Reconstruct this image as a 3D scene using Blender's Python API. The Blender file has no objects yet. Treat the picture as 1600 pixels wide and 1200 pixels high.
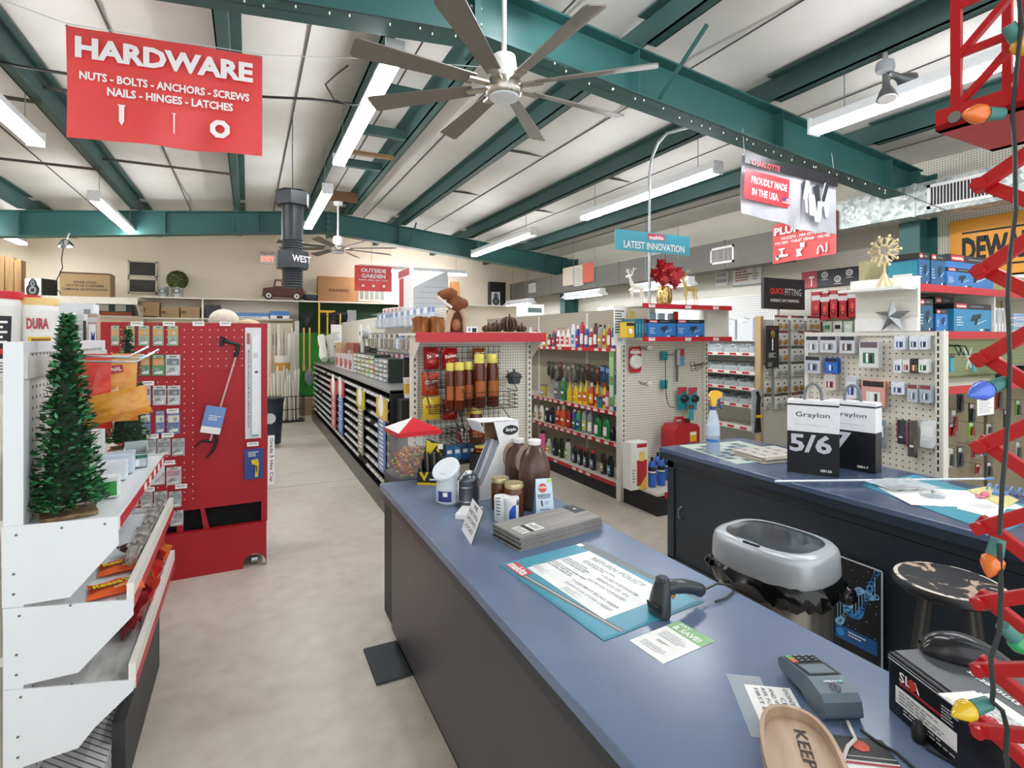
import bpy, math, random
from mathutils import Matrix, Vector
random.seed(7)
S = bpy.context.scene
COL = S.collection
PI = math.pi
# ---------------------------------------------------------------- camera, world, exposure
FPX, TH, HOR, EYE = 830.0, math.atan(412 / 830), 527.0, 1.65   # focal length in px, heading, horizon row, eye height
cam_d = bpy.data.cameras.new('camera'); cam = bpy.data.objects.new('camera', cam_d); COL.objects.link(cam)
cam.location = (0, 0, EYE); cam.rotation_euler = (PI / 2, 0, -TH)
cam_d.sensor_width = 36; cam_d.lens = FPX / 1600 * 36; cam_d.shift_y = -(600 - HOR) / 1600
cam_d.clip_start = 0.02; cam_d.clip_end = 100
S.camera = cam
W = bpy.data.worlds.new('world'); S.world = W; W.use_nodes = True
W.node_tree.nodes['Background'].inputs[0].default_value = (0.93, 0.97, 1.0, 1)
W.node_tree.nodes['Background'].inputs[1].default_value = 0.88      # soft sky fill; the wall behind the camera is left out to admit it
S.view_settings.view_transform = 'Standard'; S.view_settings.look = 'None'
S.view_settings.exposure = 1.15; S.view_settings.gamma = 1.0; S.view_settings.use_curve_mapping = False
TUBE = 34.0      # strength of the fluorescent tubes

_s, _c = math.sin(TH), math.cos(TH)
def ray(px, py):
    a = (px - 800) / FPX
    return Vector((_s + a * _c, _c - a * _s, (HOR - py) / FPX))
def onX(px, py, X): r = ray(px, py); return Vector((0, 0, EYE)) + r * (X / r.x)
def onY(px, py, Y): r = ray(px, py); return Vector((0, 0, EYE)) + r * (Y / r.y)
def onZ(px, py, Z): r = ray(px, py); return Vector((0, 0, EYE)) + r * ((Z - EYE) / r.z)

# ---------------------------------------------------------------- materials
def lin(h):
    h = h.lstrip('#'); v = [int(h[i:i + 2], 16) / 255 for i in (0, 2, 4)]
    return tuple(x / 12.92 if x <= .04045 else ((x + .055) / 1.055) ** 2.4 for x in v)
_M = {}
def nodes(name):
    m = bpy.data.materials.new(name); m.use_nodes = True
    n = m.node_tree.nodes; return m, n, m.node_tree.links, n['Principled BSDF']
def coord(n, l):
    return n.new('ShaderNodeTexCoord').outputs['Object']
def M(col, rough=.5, metal=0, var=.10, scale=30, bump=0, alpha=1, trans=0, emit=0, spec=None):
    """a procedural paint / plastic / metal: its colour varied by noise"""
    k = (col, rough, metal, var, scale, bump, alpha, trans, emit, spec)
    if k in _M: return _M[k]
    m, n, l, p = nodes('surface_' + col.strip('#')); c = lin(col)
    nz = n.new('ShaderNodeTexNoise'); nz.inputs['Scale'].default_value = scale; nz.inputs['Detail'].default_value = 3
    l.new(coord(n, l), nz.inputs['Vector'])
    mx = n.new('ShaderNodeMix'); mx.data_type = 'RGBA'
    mx.inputs[6].default_value = (*[min(1, x * (1 - var)) for x in c], 1); mx.inputs[7].default_value = (*[min(1, x * (1 + var)) for x in c], 1)
    l.new(nz.outputs['Fac'], mx.inputs[0]); l.new(mx.outputs[2], p.inputs['Base Color'])
    p.inputs['Roughness'].default_value = rough; p.inputs['Metallic'].default_value = metal
    if spec is not None: p.inputs['Specular IOR Level'].default_value = spec
    if trans: p.inputs['Transmission Weight'].default_value = trans; p.inputs['IOR'].default_value = 1.2
    if alpha < 1: p.inputs['Alpha'].default_value = alpha
    if emit: l.new(mx.outputs[2], p.inputs['Emission Color']); p.inputs['Emission Strength'].default_value = emit
    if bump:
        b = n.new('ShaderNodeBump'); b.inputs['Strength'].default_value = bump; b.inputs['Distance'].default_value = .01
        l.new(nz.outputs['Fac'], b.inputs['Height']); l.new(b.outputs[0], p.inputs['Normal'])
    _M[k] = m; return m
def math_node(n, l, op, a, b=None):
    q = n.new('ShaderNodeMath'); q.operation = op
    for i, x in enumerate((a, b)):
        if x is None: continue
        if isinstance(x, (int, float)): q.inputs[i].default_value = x
        else: l.new(x, q.inputs[i])
    return q.outputs[0]
def pegboard(name, base, hole, pitch=.0254, rad=.2, rough=.6):
    """board with a square grid of drilled holes; works on boards along x or along y"""
    m, n, l, p = nodes(name)
    sp = n.new('ShaderNodeSeparateXYZ'); l.new(coord(n, l), sp.inputs[0])
    u = math_node(n, l, 'ADD', sp.outputs[0], sp.outputs[1])
    fu = math_node(n, l, 'SUBTRACT', math_node(n, l, 'FRACT', math_node(n, l, 'DIVIDE', u, pitch)), .5)
    fv = math_node(n, l, 'SUBTRACT', math_node(n, l, 'FRACT', math_node(n, l, 'DIVIDE', sp.outputs[2], pitch)), .5)
    d = math_node(n, l, 'ADD', math_node(n, l, 'MULTIPLY', fu, fu), math_node(n, l, 'MULTIPLY', fv, fv))
    f = math_node(n, l, 'LESS_THAN', d, rad * rad)
    mx = n.new('ShaderNodeMix'); mx.data_type = 'RGBA'
    mx.inputs[6].default_value = (*lin(base), 1); mx.inputs[7].default_value = (*lin(hole), 1)
    l.new(f, mx.inputs[0]); l.new(mx.outputs[2], p.inputs['Base Color']); p.inputs['Roughness'].default_value = rough
    return m
def ramp_mat(name, stops, scale=4, detail=5, rough=.5, stretch=(1, 1, 1), tex='NOISE', metal=0, bump=0, dist=0):
    m, n, l, p = nodes(name)
    mp = n.new('ShaderNodeMapping'); mp.inputs['Scale'].default_value = stretch; l.new(coord(n, l), mp.inputs['Vector'])
    t = n.new({'NOISE': 'ShaderNodeTexNoise', 'VORONOI': 'ShaderNodeTexVoronoi', 'WAVE': 'ShaderNodeTexWave'}[tex])
    t.inputs['Scale'].default_value = scale
    if tex == 'NOISE': t.inputs['Detail'].default_value = detail; t.inputs['Distortion'].default_value = dist
    if tex == 'WAVE': t.inputs['Distortion'].default_value = dist; t.inputs['Detail'].default_value = 2
    l.new(mp.outputs[0], t.inputs['Vector'])
    r = n.new('ShaderNodeValToRGB'); e = r.color_ramp.elements
    while len(e) < len(stops): e.new(.5)
    for q, (pos, c) in zip(e, stops): q.position = pos; q.color = (*lin(c), 1)
    o = t.outputs['Color'] if tex == 'VORONOI' else t.outputs[0]
    l.new(o, r.inputs[0]); l.new(r.outputs[0], p.inputs['Base Color'])
    p.inputs['Roughness'].default_value = rough; p.inputs['Metallic'].default_value = metal
    if bump:
        b = n.new('ShaderNodeBump'); b.inputs['Strength'].default_value = bump; b.inputs['Distance'].default_value = .01
        l.new(o, b.inputs['Height']); l.new(b.outputs[0], p.inputs['Normal'])
    return m
def glow(name, col, strength):
    m = bpy.data.materials.new(name); m.use_nodes = True; n = m.node_tree.nodes; n.clear()
    e = n.new('ShaderNodeEmission'); o = n.new('ShaderNodeOutputMaterial'); e.inputs[0].default_value = (*lin(col), 1); e.inputs[1].default_value = strength
    m.node_tree.links.new(e.outputs[0], o.inputs[0]); return m
def clear_plastic(name, tint='#f4f8fa', a=.25, rough=.08):
    m, n, l, p = nodes(name); p.inputs['Base Color'].default_value = (*lin(tint), 1); p.inputs['Roughness'].default_value = rough
    p.inputs['Alpha'].default_value = a; return m

# ---------------------------------------------------------------- mesh builder
_TXT = {}
def text_mesh(s, bold, sx):
    k = (s, bold)
    if k not in _TXT:
        cu = bpy.data.curves.new('lettering', 'FONT'); cu.body = s; cu.size = 1; cu.resolution_u = 2
        cu.align_x = 'CENTER'; cu.align_y = 'CENTER'; cu.offset = bold
        o = bpy.data.objects.new('lettering', cu); me = o.to_mesh()
        _TXT[k] = ([v.co.copy() for v in me.vertices], [tuple(p.vertices) for p in me.polygons])
        o.to_mesh_clear(); bpy.data.objects.remove(o); bpy.data.curves.remove(cu)
    return _TXT[k]
FRONT, SIDE = 0, -PI / 2      # lettering read from -Y, and from -X
_SEQ = {}
class B:
    def __init__(s): s.v = []; s.f = []; s.mi = []; s.sm = []; s.m = []; s.T = None
    def at(s, loc=(0, 0, 0), rz=0, rx=0, ry=0):
        s.T = Matrix.Translation(Vector(loc)) @ Matrix.Rotation(rz, 4, 'Z') @ Matrix.Rotation(ry, 4, 'Y') @ Matrix.Rotation(rx, 4, 'X'); return s
    def off(s): s.T = None; return s
    def add(s, vs, fs, m, smooth=False):
        o = len(s.v)
        if m not in s.m: s.m.append(m)
        k = s.m.index(m)
        s.v += [s.T @ Vector(q) for q in vs] if s.T else [Vector(q) for q in vs]
        for q in fs: s.f.append(tuple(i + o for i in q)); s.mi.append(k); s.sm.append(smooth)
        return s
    def box(s, a, b, m):
        x0, y0, z0 = a; x1, y1, z1 = b
        return s.add([(x0, y0, z0), (x1, y0, z0), (x1, y1, z0), (x0, y1, z0), (x0, y0, z1), (x1, y0, z1), (x1, y1, z1), (x0, y1, z1)],
                     [(3, 2, 1, 0), (4, 5, 6, 7), (0, 1, 5, 4), (1, 2, 6, 5), (2, 3, 7, 6), (3, 0, 4, 7)], m)
    def cbox(s, c, d, m): return s.box([c[i] - d[i] / 2 for i in range(3)], [c[i] + d[i] / 2 for i in range(3)], m)
    def prism(s, poly, ax, a, b, m, smooth=False):
        """a closed outline pushed along an axis: 'y' outline in (x, z), 'x' in (y, z), 'z' in (x, y)"""
        f = {'y': lambda u, w, t: (u, t, w), 'x': lambda u, w, t: (t, u, w), 'z': lambda u, w, t: (u, w, t)}[ax]; n = len(poly)
        vs = [f(u, w, a) for u, w in poly] + [f(u, w, b) for u, w in poly]
        s.add(vs, [(i, (i + 1) % n, n + (i + 1) % n, n + i) for i in range(n)], m, smooth)
        return s.add(vs, [tuple(range(n))[::-1], tuple(range(n, 2 * n))], m)
    def lathe(s, prof, m, n=16, at=(0, 0, 0), sx=1, sy=1, smooth=True, ends=True):
        vs = []; fs = []
        for r, z in prof:
            for i in range(n): t = 2 * PI * i / n; vs.append((at[0] + r * sx * math.cos(t), at[1] + r * sy * math.sin(t), at[2] + z))
        for j in range(len(prof) - 1):
            for i in range(n): k = (i + 1) % n; fs.append((j * n + i, j * n + k, (j + 1) * n + k, (j + 1) * n + i))
        s.add(vs, fs, m, smooth)
        caps = []
        if not ends: return s
        if prof[0][0] > 1e-5: caps.append(tuple(range(n))[::-1])
        if prof[-1][0] > 1e-5: caps.append(tuple(range((len(prof) - 1) * n, len(prof) * n)))
        if caps: s.add(vs, caps, m)
        return s
    def cyl(s, p0, p1, r, m, r1=None, n=10, smooth=True):
        r1 = r if r1 is None else r1; return s.tube([p0, p1], [r, r1], m, n, smooth)
    def tube(s, pts, r, m, n=6, smooth=True, closed=False):
        P = [Vector(p) for p in pts]; R = r if isinstance(r, (list, tuple)) else [r] * len(P); vs = []; fs = []; up = None; N = len(P)
        for i, p in enumerate(P):
            if closed: d = P[(i + 1) % N] - P[i - 1]
            else: d = P[min(i + 1, N - 1)] - P[max(i - 1, 0)]
            d.normalize()
            if up is None: up = Vector((0, 0, 1)) if abs(d.z) < .9 else Vector((1, 0, 0))
            a = d.cross(up).normalized() if d.cross(up).length > 1e-6 else d.orthogonal().normalized(); b = a.cross(d).normalized(); up = b
            for k in range(n): t = 2 * PI * (k + .5) / n; vs.append(p + (a * math.cos(t) + b * math.sin(t)) * R[i])
        for j in range(N if closed else N - 1):
            q = (j + 1) % N
            for k in range(n): h = (k + 1) % n; fs.append((j * n + k, q * n + k, q * n + h, j * n + h))
        s.add(vs, fs, m, smooth)
        if not closed: s.add(vs, [tuple(range(n)), tuple(range((N - 1) * n, N * n))[::-1]], m)
        return s
    def ball(s, c, r, m, n=10, k=6, sc=(1, 1, 1)):
        return s.lathe([(r * math.sin(PI * j / k) * 1.0, -r * sc[2] * math.cos(PI * j / k)) for j in range(k + 1)], m, n, c, sc[0], sc[1])
    def grid(s, fn, nu, nv, m, smooth=True):
        vs = [fn(i / nu, j / nv) for j in range(nv + 1) for i in range(nu + 1)]; w = nu + 1
        return s.add(vs, [(j * w + i, j * w + i + 1, (j + 1) * w + i + 1, (j + 1) * w + i) for j in range(nv) for i in range(nu)], m, smooth)
    def bag(s, w, h, t, m, mb=None, nu=6, nv=8, crim=.06, wob=.01, seed=0):
        """a filled pouch standing in x, z with crimped ends, centre at its middle"""
        rd = random.Random(seed); wv = [[rd.uniform(-1, 1) * wob for _ in range(nu + 1)] for _ in range(nv + 1)]
        def fn(sgn):
            def q(u, v):
                j = round(v * nv); i = round(u * nu); e = max(0, min(1, (min(v, 1 - v) - crim) / .3)) if crim < .5 else 1
                k = (math.sin(PI * u) ** .6) * (math.sin(PI / 2 * e) ** .7)
                sq = 1 - .07 * math.sin(PI * v)
                return ((u - .5) * w * sq, sgn * (t / 2 * k) + wv[j][i] * (1 if k > .05 else .3), (v - .5) * h)
            return q
        s.grid(fn(-1), nu, nv, m); s.grid(fn(1), nu, nv, mb or m); return s
    def text(s, t, size, loc, m, face=FRONT, bold=.012, sx=1, flat=False, roll=0, lift=.0012):
        vs, fs = text_mesh(t, bold, sx); old = s.T
        R = Matrix.Rotation(face, 4, 'Z') @ (Matrix.Identity(4) if flat else Matrix.Rotation(PI / 2, 4, 'X')) @ Matrix.Rotation(roll, 4, 'Z')
        T = Matrix.Translation(Vector(loc)) @ R @ Matrix.Translation((0, 0, lift)) @ Matrix.Diagonal((size * sx, size, 1, 1))
        s.T = old @ T if old else T; s.add(vs, fs, m); s.T = old; return s
    def ft(s, t, w, h, loc, m, face=FRONT, bold=.025, flat=False, roll=0, lift=.0012):
        """lettering fitted to a box w wide and h tall"""
        vs, fs = text_mesh(t, bold, 1); xs = [q.x for q in vs]; ys = [q.y for q in vs]
        cx, cy = (min(xs) + max(xs)) / 2, (min(ys) + max(ys)) / 2; old = s.T
        T = Matrix.Translation(Vector(loc)) @ Matrix.Rotation(face, 4, 'Z') @ (Matrix.Identity(4) if flat else Matrix.Rotation(PI / 2, 4, 'X')) @ Matrix.Rotation(roll, 4, 'Z') @ Matrix.Translation((0, 0, lift)) @ Matrix.Diagonal((w / (max(xs) - min(xs)), h / (max(ys) - min(ys)), 1, 1)) @ Matrix.Translation((-cx, -cy, 0))
        s.T = old @ T if old else T; s.add(vs, fs, m); s.T = old; return s
    def lines(s, w, h, n, loc, m, face=FRONT, flat=False, fill=.45, seed=0, align=-1):
        """rows of print too small to read"""
        rd = random.Random(seed); old = s.T
        T = Matrix.Translation(Vector(loc)) @ Matrix.Rotation(face, 4, 'Z') @ (Matrix.Identity(4) if flat else Matrix.Rotation(PI / 2, 4, 'X'))
        s.T = old @ T if old else T; st = h / n
        for i in range(n):
            y = h / 2 - (i + .5) * st; L = w * rd.uniform(.55, 1); x = -w / 2 if align < 0 else -L / 2; e = x + L
            while x < e - w * .03:
                q = min(e, x + w * rd.uniform(.06, .2)); s.add([(x, y - st * fill / 2, .001), (q, y - st * fill / 2, .001), (q, y + st * fill / 2, .001), (x, y + st * fill / 2, .001)], [(0, 1, 2, 3)], m); x = q + w * .025
        s.T = old; return s
    def rect(s, w, h, loc, m, face=FRONT, flat=False, roll=0, lift=.0008):
        old = s.T; T = Matrix.Translation(Vector(loc)) @ Matrix.Rotation(face, 4, 'Z') @ (Matrix.Identity(4) if flat else Matrix.Rotation(PI / 2, 4, 'X')) @ Matrix.Rotation(roll, 4, 'Z')
        s.T = old @ T if old else T; s.add([(-w / 2, -h / 2, lift), (w / 2, -h / 2, lift), (w / 2, h / 2, lift), (-w / 2, h / 2, lift)], [(0, 1, 2, 3)], m); s.T = old; return s
    def disc(s, r, loc, m, face=FRONT, flat=False, n=20, sx=1, r0=0, lift=.001, a0=0):
        old = s.T; T = Matrix.Translation(Vector(loc)) @ Matrix.Rotation(face, 4, 'Z') @ (Matrix.Identity(4) if flat else Matrix.Rotation(PI / 2, 4, 'X'))
        s.T = old @ T if old else T; A = [2 * PI * i / n + a0 for i in range(n)]
        if r0:
            s.add([(sx * r * math.cos(t), r * math.sin(t), lift) for t in A] + [(sx * r0 * math.cos(t), r0 * math.sin(t), lift) for t in A], [(i, (i + 1) % n, n + (i + 1) % n, n + i) for i in range(n)], m)
        else: s.add([(sx * r * math.cos(t), r * math.sin(t), lift) for t in A], [tuple(range(n))], m)
        s.T = old; return s
    def build(s, name, parent=None, loc=None, rz=0, bev=0, seg=2, rot=None):
        me = bpy.data.meshes.new(name); me.from_pydata(s.v, [], s.f); me.polygons.foreach_set('material_index', s.mi); me.polygons.foreach_set('use_smooth', s.sm)
        for m in s.m: me.materials.append(m)
        if any(s.sm): me.set_sharp_from_angle(angle=.75)
        o = bpy.data.objects.new(name, me); COL.objects.link(o)
        _SEQ[o.name] = len(_SEQ)
        if parent: o.parent = parent
        if loc is not None: o.location = loc
        o.rotation_euler = rot if rot else (0, 0, rz)
        if bev: d = o.modifiers.new('edge', 'BEVEL'); d.width = bev; d.segments = seg; d.limit_method = 'ANGLE'; d.angle_limit = .7
        return o
def tag(o, label, cat, group=None):
    o['label'] = label; o['category'] = cat
    if group: o['group'] = group
    return o
def thing(name, label, cat, loc=(0, 0, 0), rz=0, group=None):
    o = bpy.data.objects.new(name, None); COL.objects.link(o); o.empty_display_size = .05
    o.location = loc; o.rotation_euler = (0, 0, rz); return tag(o, label, cat, group)
def struct(o): o['kind'] = 'structure'; return o
def stuff(o): o['kind'] = 'stuff'; return o
def dup(o, loc=None, rz=None, label=None, group=None, parent=None, scale=None):
    c = o.copy(); COL.objects.link(c); _SEQ[c.name] = _SEQ.get(o.name, 0)
    if parent: c.parent = parent
    if loc is not None: c.location = loc
    if rz is not None: c.rotation_euler.z = rz
    if scale is not None: c.scale = scale
    if label: c['label'] = label
    if group: c['group'] = group
    for ch in list(o.children): dup(ch, parent=c)
    return c
ORD = ['first', 'second', 'third', 'fourth', 'fifth', 'sixth', 'seventh', 'eighth', 'ninth', 'tenth', 'eleventh', 'twelfth', 'thirteenth', 'fourteenth', 'fifteenth', 'sixteenth',
       'seventeenth', 'eighteenth', 'nineteenth', 'twentieth'] + ['twenty-' + x for x in ('first', 'second', 'third', 'fourth', 'fifth', 'sixth', 'seventh', 'eighth', 'ninth')] + ['thirtieth'] + ['thirty-' + x for x in ('first', 'second', 'third', 'fourth', 'fifth', 'sixth', 'seventh', 'eighth', 'ninth')]
def rot2(p, a): return (p[0] * math.cos(a) - p[1] * math.sin(a), p[0] * math.sin(a) + p[1] * math.cos(a))
def rrect(w, h, r, k=4):
    out = []
    for cx, cy, a in ((w / 2 - r, h / 2 - r, 0), (-w / 2 + r, h / 2 - r, PI / 2), (-w / 2 + r, -h / 2 + r, PI), (w / 2 - r, -h / 2 + r, 1.5 * PI)):
        out += [(cx + r * math.cos(a + PI / 2 * i / k), cy + r * math.sin(a + PI / 2 * i / k)) for i in range(k + 1)]
    return out
_PR = {}
def put(key, make, loc, rz=0, label=None, group=None, scale=None):
    """the first call builds the thing, later calls copy it part by part"""
    if key not in _PR:
        t = _PR[key] = make(); t.location = loc; t.rotation_euler = (0, 0, rz)
        if label: t['label'] = label
        if group: t['group'] = group
        if scale: t.scale = scale
        return t
    t = dup(_PR[key], loc, rz, label, group); t.scale = scale or (1, 1, 1); return t
# shared paints
WHITE = M('#eceae6', .45); CREAM = M('#d9d4c4', .55); RED = M('#c01626', .4, var=.06); BLACK = M('#17181a', .5); DARK = M('#2c2f33', .5)
STEEL = M('#a9adb0', .35, 1, var=.1); CHROME = M('#d5d7d9', .15, 1, var=.04); TEAL = M('#2b5b57', .5, var=.12, scale=3); PAPER = M('#f3f2ee', .7, var=.03)
CARD = M('#a58863', .8, var=.08, scale=12); BLUE = M('#2f68a8', .45); INK = M('#26272b', .7); GREY = M('#8b8f92', .5); WIRE = M('#26262a', .4, .6)
GOLD = M('#c9a35a', .3, 1, var=.1); YELLOW = M('#e8c02c', .5); GREEN = M('#1f8a3e', .5); ORANGE = M('#e26a24', .5); MAKB = M('#2c8fa6', .5)
BLISTER = clear_plastic('clear_blister', '#e6eef2', .35); LGREY = M('#c4c7c8', .5); TAN = M('#c2a679', .6)
PEG = pegboard('cream_pegboard', '#e6e1d3', '#5a564c'); PEGW = pegboard('white_pegboard', '#dcdcd8', '#4a4a4a', pitch=.03, rad=.16)
PEGBIG = pegboard('coarse_cream_pegboard', '#d9d3c4', '#3f3c36', pitch=.04, rad=.13)
PEGRED = pegboard('red_pegboard', '#a80c1a', '#e9c9c6', pitch=.0508, rad=.08, rough=.45)
PEGGREY = pegboard('greyed_pegboard', '#aca391', '#57523f', pitch=.03, rad=.14)
# ================================================================ the building
YB, XR, XL, YF = 12.6, 6.7, -4.6, -1.2
def zroof(x): return 4.13 - .10 * abs(x - 1.3)
m, n, l, p = nodes('polished_concrete')
tc = coord(n, l)
a = n.new('ShaderNodeTexNoise'); a.inputs['Scale'].default_value = .9; a.inputs['Detail'].default_value = 8; a.inputs['Distortion'].default_value = .7; l.new(tc, a.inputs['Vector'])
b = n.new('ShaderNodeTexNoise'); b.inputs['Scale'].default_value = 9; b.inputs['Detail'].default_value = 6; l.new(tc, b.inputs['Vector'])
mx = n.new('ShaderNodeMix'); mx.inputs[0].default_value = .35; l.new(a.outputs[0], mx.inputs[2]); l.new(b.outputs[0], mx.inputs[3])
r = n.new('ShaderNodeValToRGB'); e = r.color_ramp.elements
e[0].position = .3; e[0].color = (*lin('#b0a697'), 1); e[1].position = .72; e[1].color = (*lin('#dcd6cb'), 1)
q = e.new(.5); q.color = (*lin('#c9c1b4'), 1)
l.new(mx.outputs[0], r.inputs[0]); l.new(r.outputs[0], p.inputs['Base Color'])
rr = n.new('ShaderNodeMapRange'); rr.inputs[3].default_value = .22; rr.inputs[4].default_value = .5; l.new(b.outputs[0], rr.inputs[0]); l.new(rr.outputs[0], p.inputs['Roughness'])
FLOORM = m
b = B(); b.box((XL - .2, YF, -.1), (XR + .2, YB + .2, 0), FLOORM)
struct(b.build('floor'))
b = B(); j = M('#6f675b', .8)
for y in (6.35, 9.6): b.box((-.4, y, 0.0002), (1.15, y + .006, .001), j)
struct(b.build('trim_1'))
BW = M('#ebdfca', .8, var=.05, scale=2); SEAM = M('#4e4a45', .9); INS = ramp_mat('roof_insulation', [(.3, '#c9c6c0'), (.7, '#d9d6d1')], scale=1.2, rough=.6, bump=.25)
b = B(); b.box((XL, YB, 0), (XR, YB + .15, 4.2), BW); struct(b.build('wall_back'))
b = B(); b.box((XR, 1.0, 0), (XR + .12, YB, 3.9), PEG); b.box((XR, YF, 0), (XR + .12, 1.0, 3.9), PEG); struct(b.build('wall_right'))
b = B(); b.box((XL - .12, YF, 0), (XL, YB, 3.9), BW); struct(b.build('wall_left'))
b = B()   # insulated roof: sagging blankets between purlins, black seams
PURL = [-4.25, -2.9, -1.55, -.13, 2.62, 4.0, 5.42]; RIDGE = [.98, 1.62]
edges = sorted([XL - .1] + PURL + [.98, 1.62, XR + .1])
for x0, x1 in zip(edges, edges[1:]):
    for y0, y1 in ((YF, 3.2), (3.2, 10.2), (10.2, YB)):
        b.grid(lambda u, v, x0=x0, x1=x1, y0=y0, y1=y1: (x0 + (x1 - x0) * u, y0 + (y1 - y0) * v, zroof(x0 + (x1 - x0) * u) - .035 * math.sin(PI * u) * (x1 - x0) / 1.4 * min(1, 6 * min(v, 1 - v))), 8, 10, INS)
struct(b.build('ceiling'))
b = B(); b.box((XL - .3, YF - .3, 4.35), (XR + .3, YB + .3, 4.4), GREY); struct(b.build('roof'))
k = 0
for x in [-3.55, -2.2, -.9, .42, 1.3, 2.05, 3.3, 4.68, 6.05]:
    w = min(1.4, 1.3) ; z = zroof(x) - .041 if x not in (1.3,) else zroof(x) - .02
    b = B(); b.box((x - .007, YF, z - .004), (x + .007, YB, z + .002), SEAM); struct(b.build('trim_2'))
# cold-formed purlins over the rafters
PM = M('#31504c', .55, var=.15, scale=3)
for x in PURL + RIDGE:
    z = zroof(x) - .2; d = 1 if x > 1.3 else -1; b = B()
    for y0, y1 in ((YF, 3.05), (3.35, 10.05), (10.35, YB)):
        b.box((x - .006, y0, z), (x + .006, y1, z + .19), PM); b.box((x - .006, y0, z), (x + d * .085, y1, z + .012), PM); b.box((x + d * .075, y0, z), (x + d * .085, y1, z + .03), PM)
        b.box((x - d * .085, y0, z + .178), (x, y1, z + .19), PM)
    b.box((x - .006, 3.05, z), (x + .006, 3.35, z + .19), PM); b.box((x - .006, 10.05, z), (x + .006, 10.35, z + .19), PM)
    struct(b.build('purlin'))
for y in (.3, 5.75, 7.75):       # bridging rods between purlins
    for x0, x1 in zip(sorted(PURL)[:-1], sorted(PURL)[1:]):
        if x0 < 1 < x1: continue
        b = B(); b.box((x0 + .01, y, zroof(x0) - .1), (x1 - .01, y + .025, zroof(x0) - .075), SEAM); o = b.build('purlin_bridging'); struct(o)
for y in (4.9, 5.95, 7.2):
    b = B(); b.box((.99, y, 3.9), (1.61, y + .07, 4.0), PM); struct(b.build('ridge_strut'))
b = B(); b.box((.99, 8.95, 3.86), (1.61, 9.0, 4.02), M('#6b4a30', .8)); struct(b.build('ridge_plank'))
b = B(); b.box((1.03, 6.55, 3.86), (1.62, 6.62, 3.9), M('#8d6f4b', .8)); struct(b.build('ridge_plank'))
# rigid frames
def rafter(y, h0, h1):
    b = B(); zt = lambda x: zroof(x) - .2
    for xa, xb in ((XL + .1, 1.3), (1.3, XR - .3)):
        da, db = (h1, h0) if xa < 1 else (h0, h1)
        za, zb = zt(xa), zt(xb)
        b.prism([(xa, za - da), (xb, zb - db), (xb, zb), (xa, za)], 'y', y - .006, y + .006, TEAL)
        b.prism([(xa, za - .014), (xb, zb - .014), (xb, zb), (xa, za)], 'y', y - .1, y + .1, TEAL)
        b.prism([(xa, za - da), (xb, zb - db), (xb, zb - db + .014), (xa, za - da + .014)], 'y', y - .1, y + .1, TEAL)
    b.box((1.28, y - .1, zt(1.3) - h0 - .08), (1.32, y + .1, zt(1.3)), TEAL)
    for zz in (.08, .18, .28):
        for yy in (-.06, .06):
            b.cyl((1.26, y + yy, zt(1.3) - zz), (1.34, y + yy, zt(1.3) - zz), .014, STEEL, n=6)
    for x in (-3, -1.2, .2, 2.6, 4.2, 5.85): b.box((x - .005, y - .09, zt(x) - min(h0, h1)), (x + .005, y + .09, zt(x)), TEAL)
    return struct(b.build('rafter'))
rafter(3.2, .36, .34); rafter(10.2, .38, .38)
for y in (3.2, 10.2):
    b = B(); b.box((XR - .36, y - .006, 0), (XR - .02, y + .006, 3.42), TEAL)
    for x in (XR - .37, XR - .034): b.box((x, y - .1, 0), (x + .014, y + .1, 3.42), TEAL)
    struct(b.build('column'))
    for x in (2.8, -.2):        # flange braces from rafter to purlin
        b = B(); b.tube([(x, y - .05, zroof(x) - .53), (x, y - .55, zroof(x) - .2)], .016, TEAL, 4, False); struct(b.build('flange_brace'))
# air ducts on the wall side
DZ = ramp_mat('galvanised_spangle', [(.2, '#8f9693'), (.5, '#b4bab6'), (.8, '#c9cdca')], scale=26, rough=.45, tex='VORONOI', metal=.55)
DG = M('#6d6a64', .6, .3)
def duct(name, label, y0, y1, x, z0, z1, mt, vents):
    t = thing(name, label, 'air duct', ((x + XR) / 2, y0, z0))
    b = B(); b.box((x, y0, z0), (XR - .38, y1, z1), mt)
    y = y0 + .9
    while y < y1: b.box((x - .008, y, z0 - .008), (XR - .37, y + .03, z1 + .008), mt); y += 1.2
    b.v = [q - Vector(t.location) for q in b.v]; b.build('duct_body', t)
    for yv, w, h in vents:
        b = B(); zc = (z0 + z1) / 2; loc = Vector((x, yv, zc)) - Vector(t.location)
        b.at(loc); b.box((-.012, -w / 2, -h / 2), (0, w / 2, -h / 2 + .03), WHITE); b.box((-.012, -w / 2, h / 2 - .03), (0, w / 2, h / 2), WHITE); b.box((-.012, -w / 2, -h / 2), (0, -w / 2 + .03, h / 2), WHITE); b.box((-.012, w / 2 - .03, -h / 2), (0, w / 2, h / 2), WHITE)
        b.box((-.002, -w / 2, -h / 2), (-.001, w / 2, h / 2), BLACK)
        k = int(w / .03)
        for i in range(k): b.box((-.01, -w / 2 + .03 + i * (w - .06) / k, -h / 2), (-.003, -w / 2 + .036 + i * (w - .06) / k, h / 2), WHITE)
        b.build('vent_grille', t)
duct('air_duct', 'bright galvanised air duct with white vent above the yellow wall banner', .9, 4.35, 6.05, 2.88, 3.2, DZ, [(2.62, .55, .24)])
duct('air_duct', 'dull grey air duct running to the far corner of the shop', 4.5, 12.3, 6.05, 2.62, 3.02, DG, [(5.45, .42, .24), (9.1, .36, .24), (11.1, .36, .22)])
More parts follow.
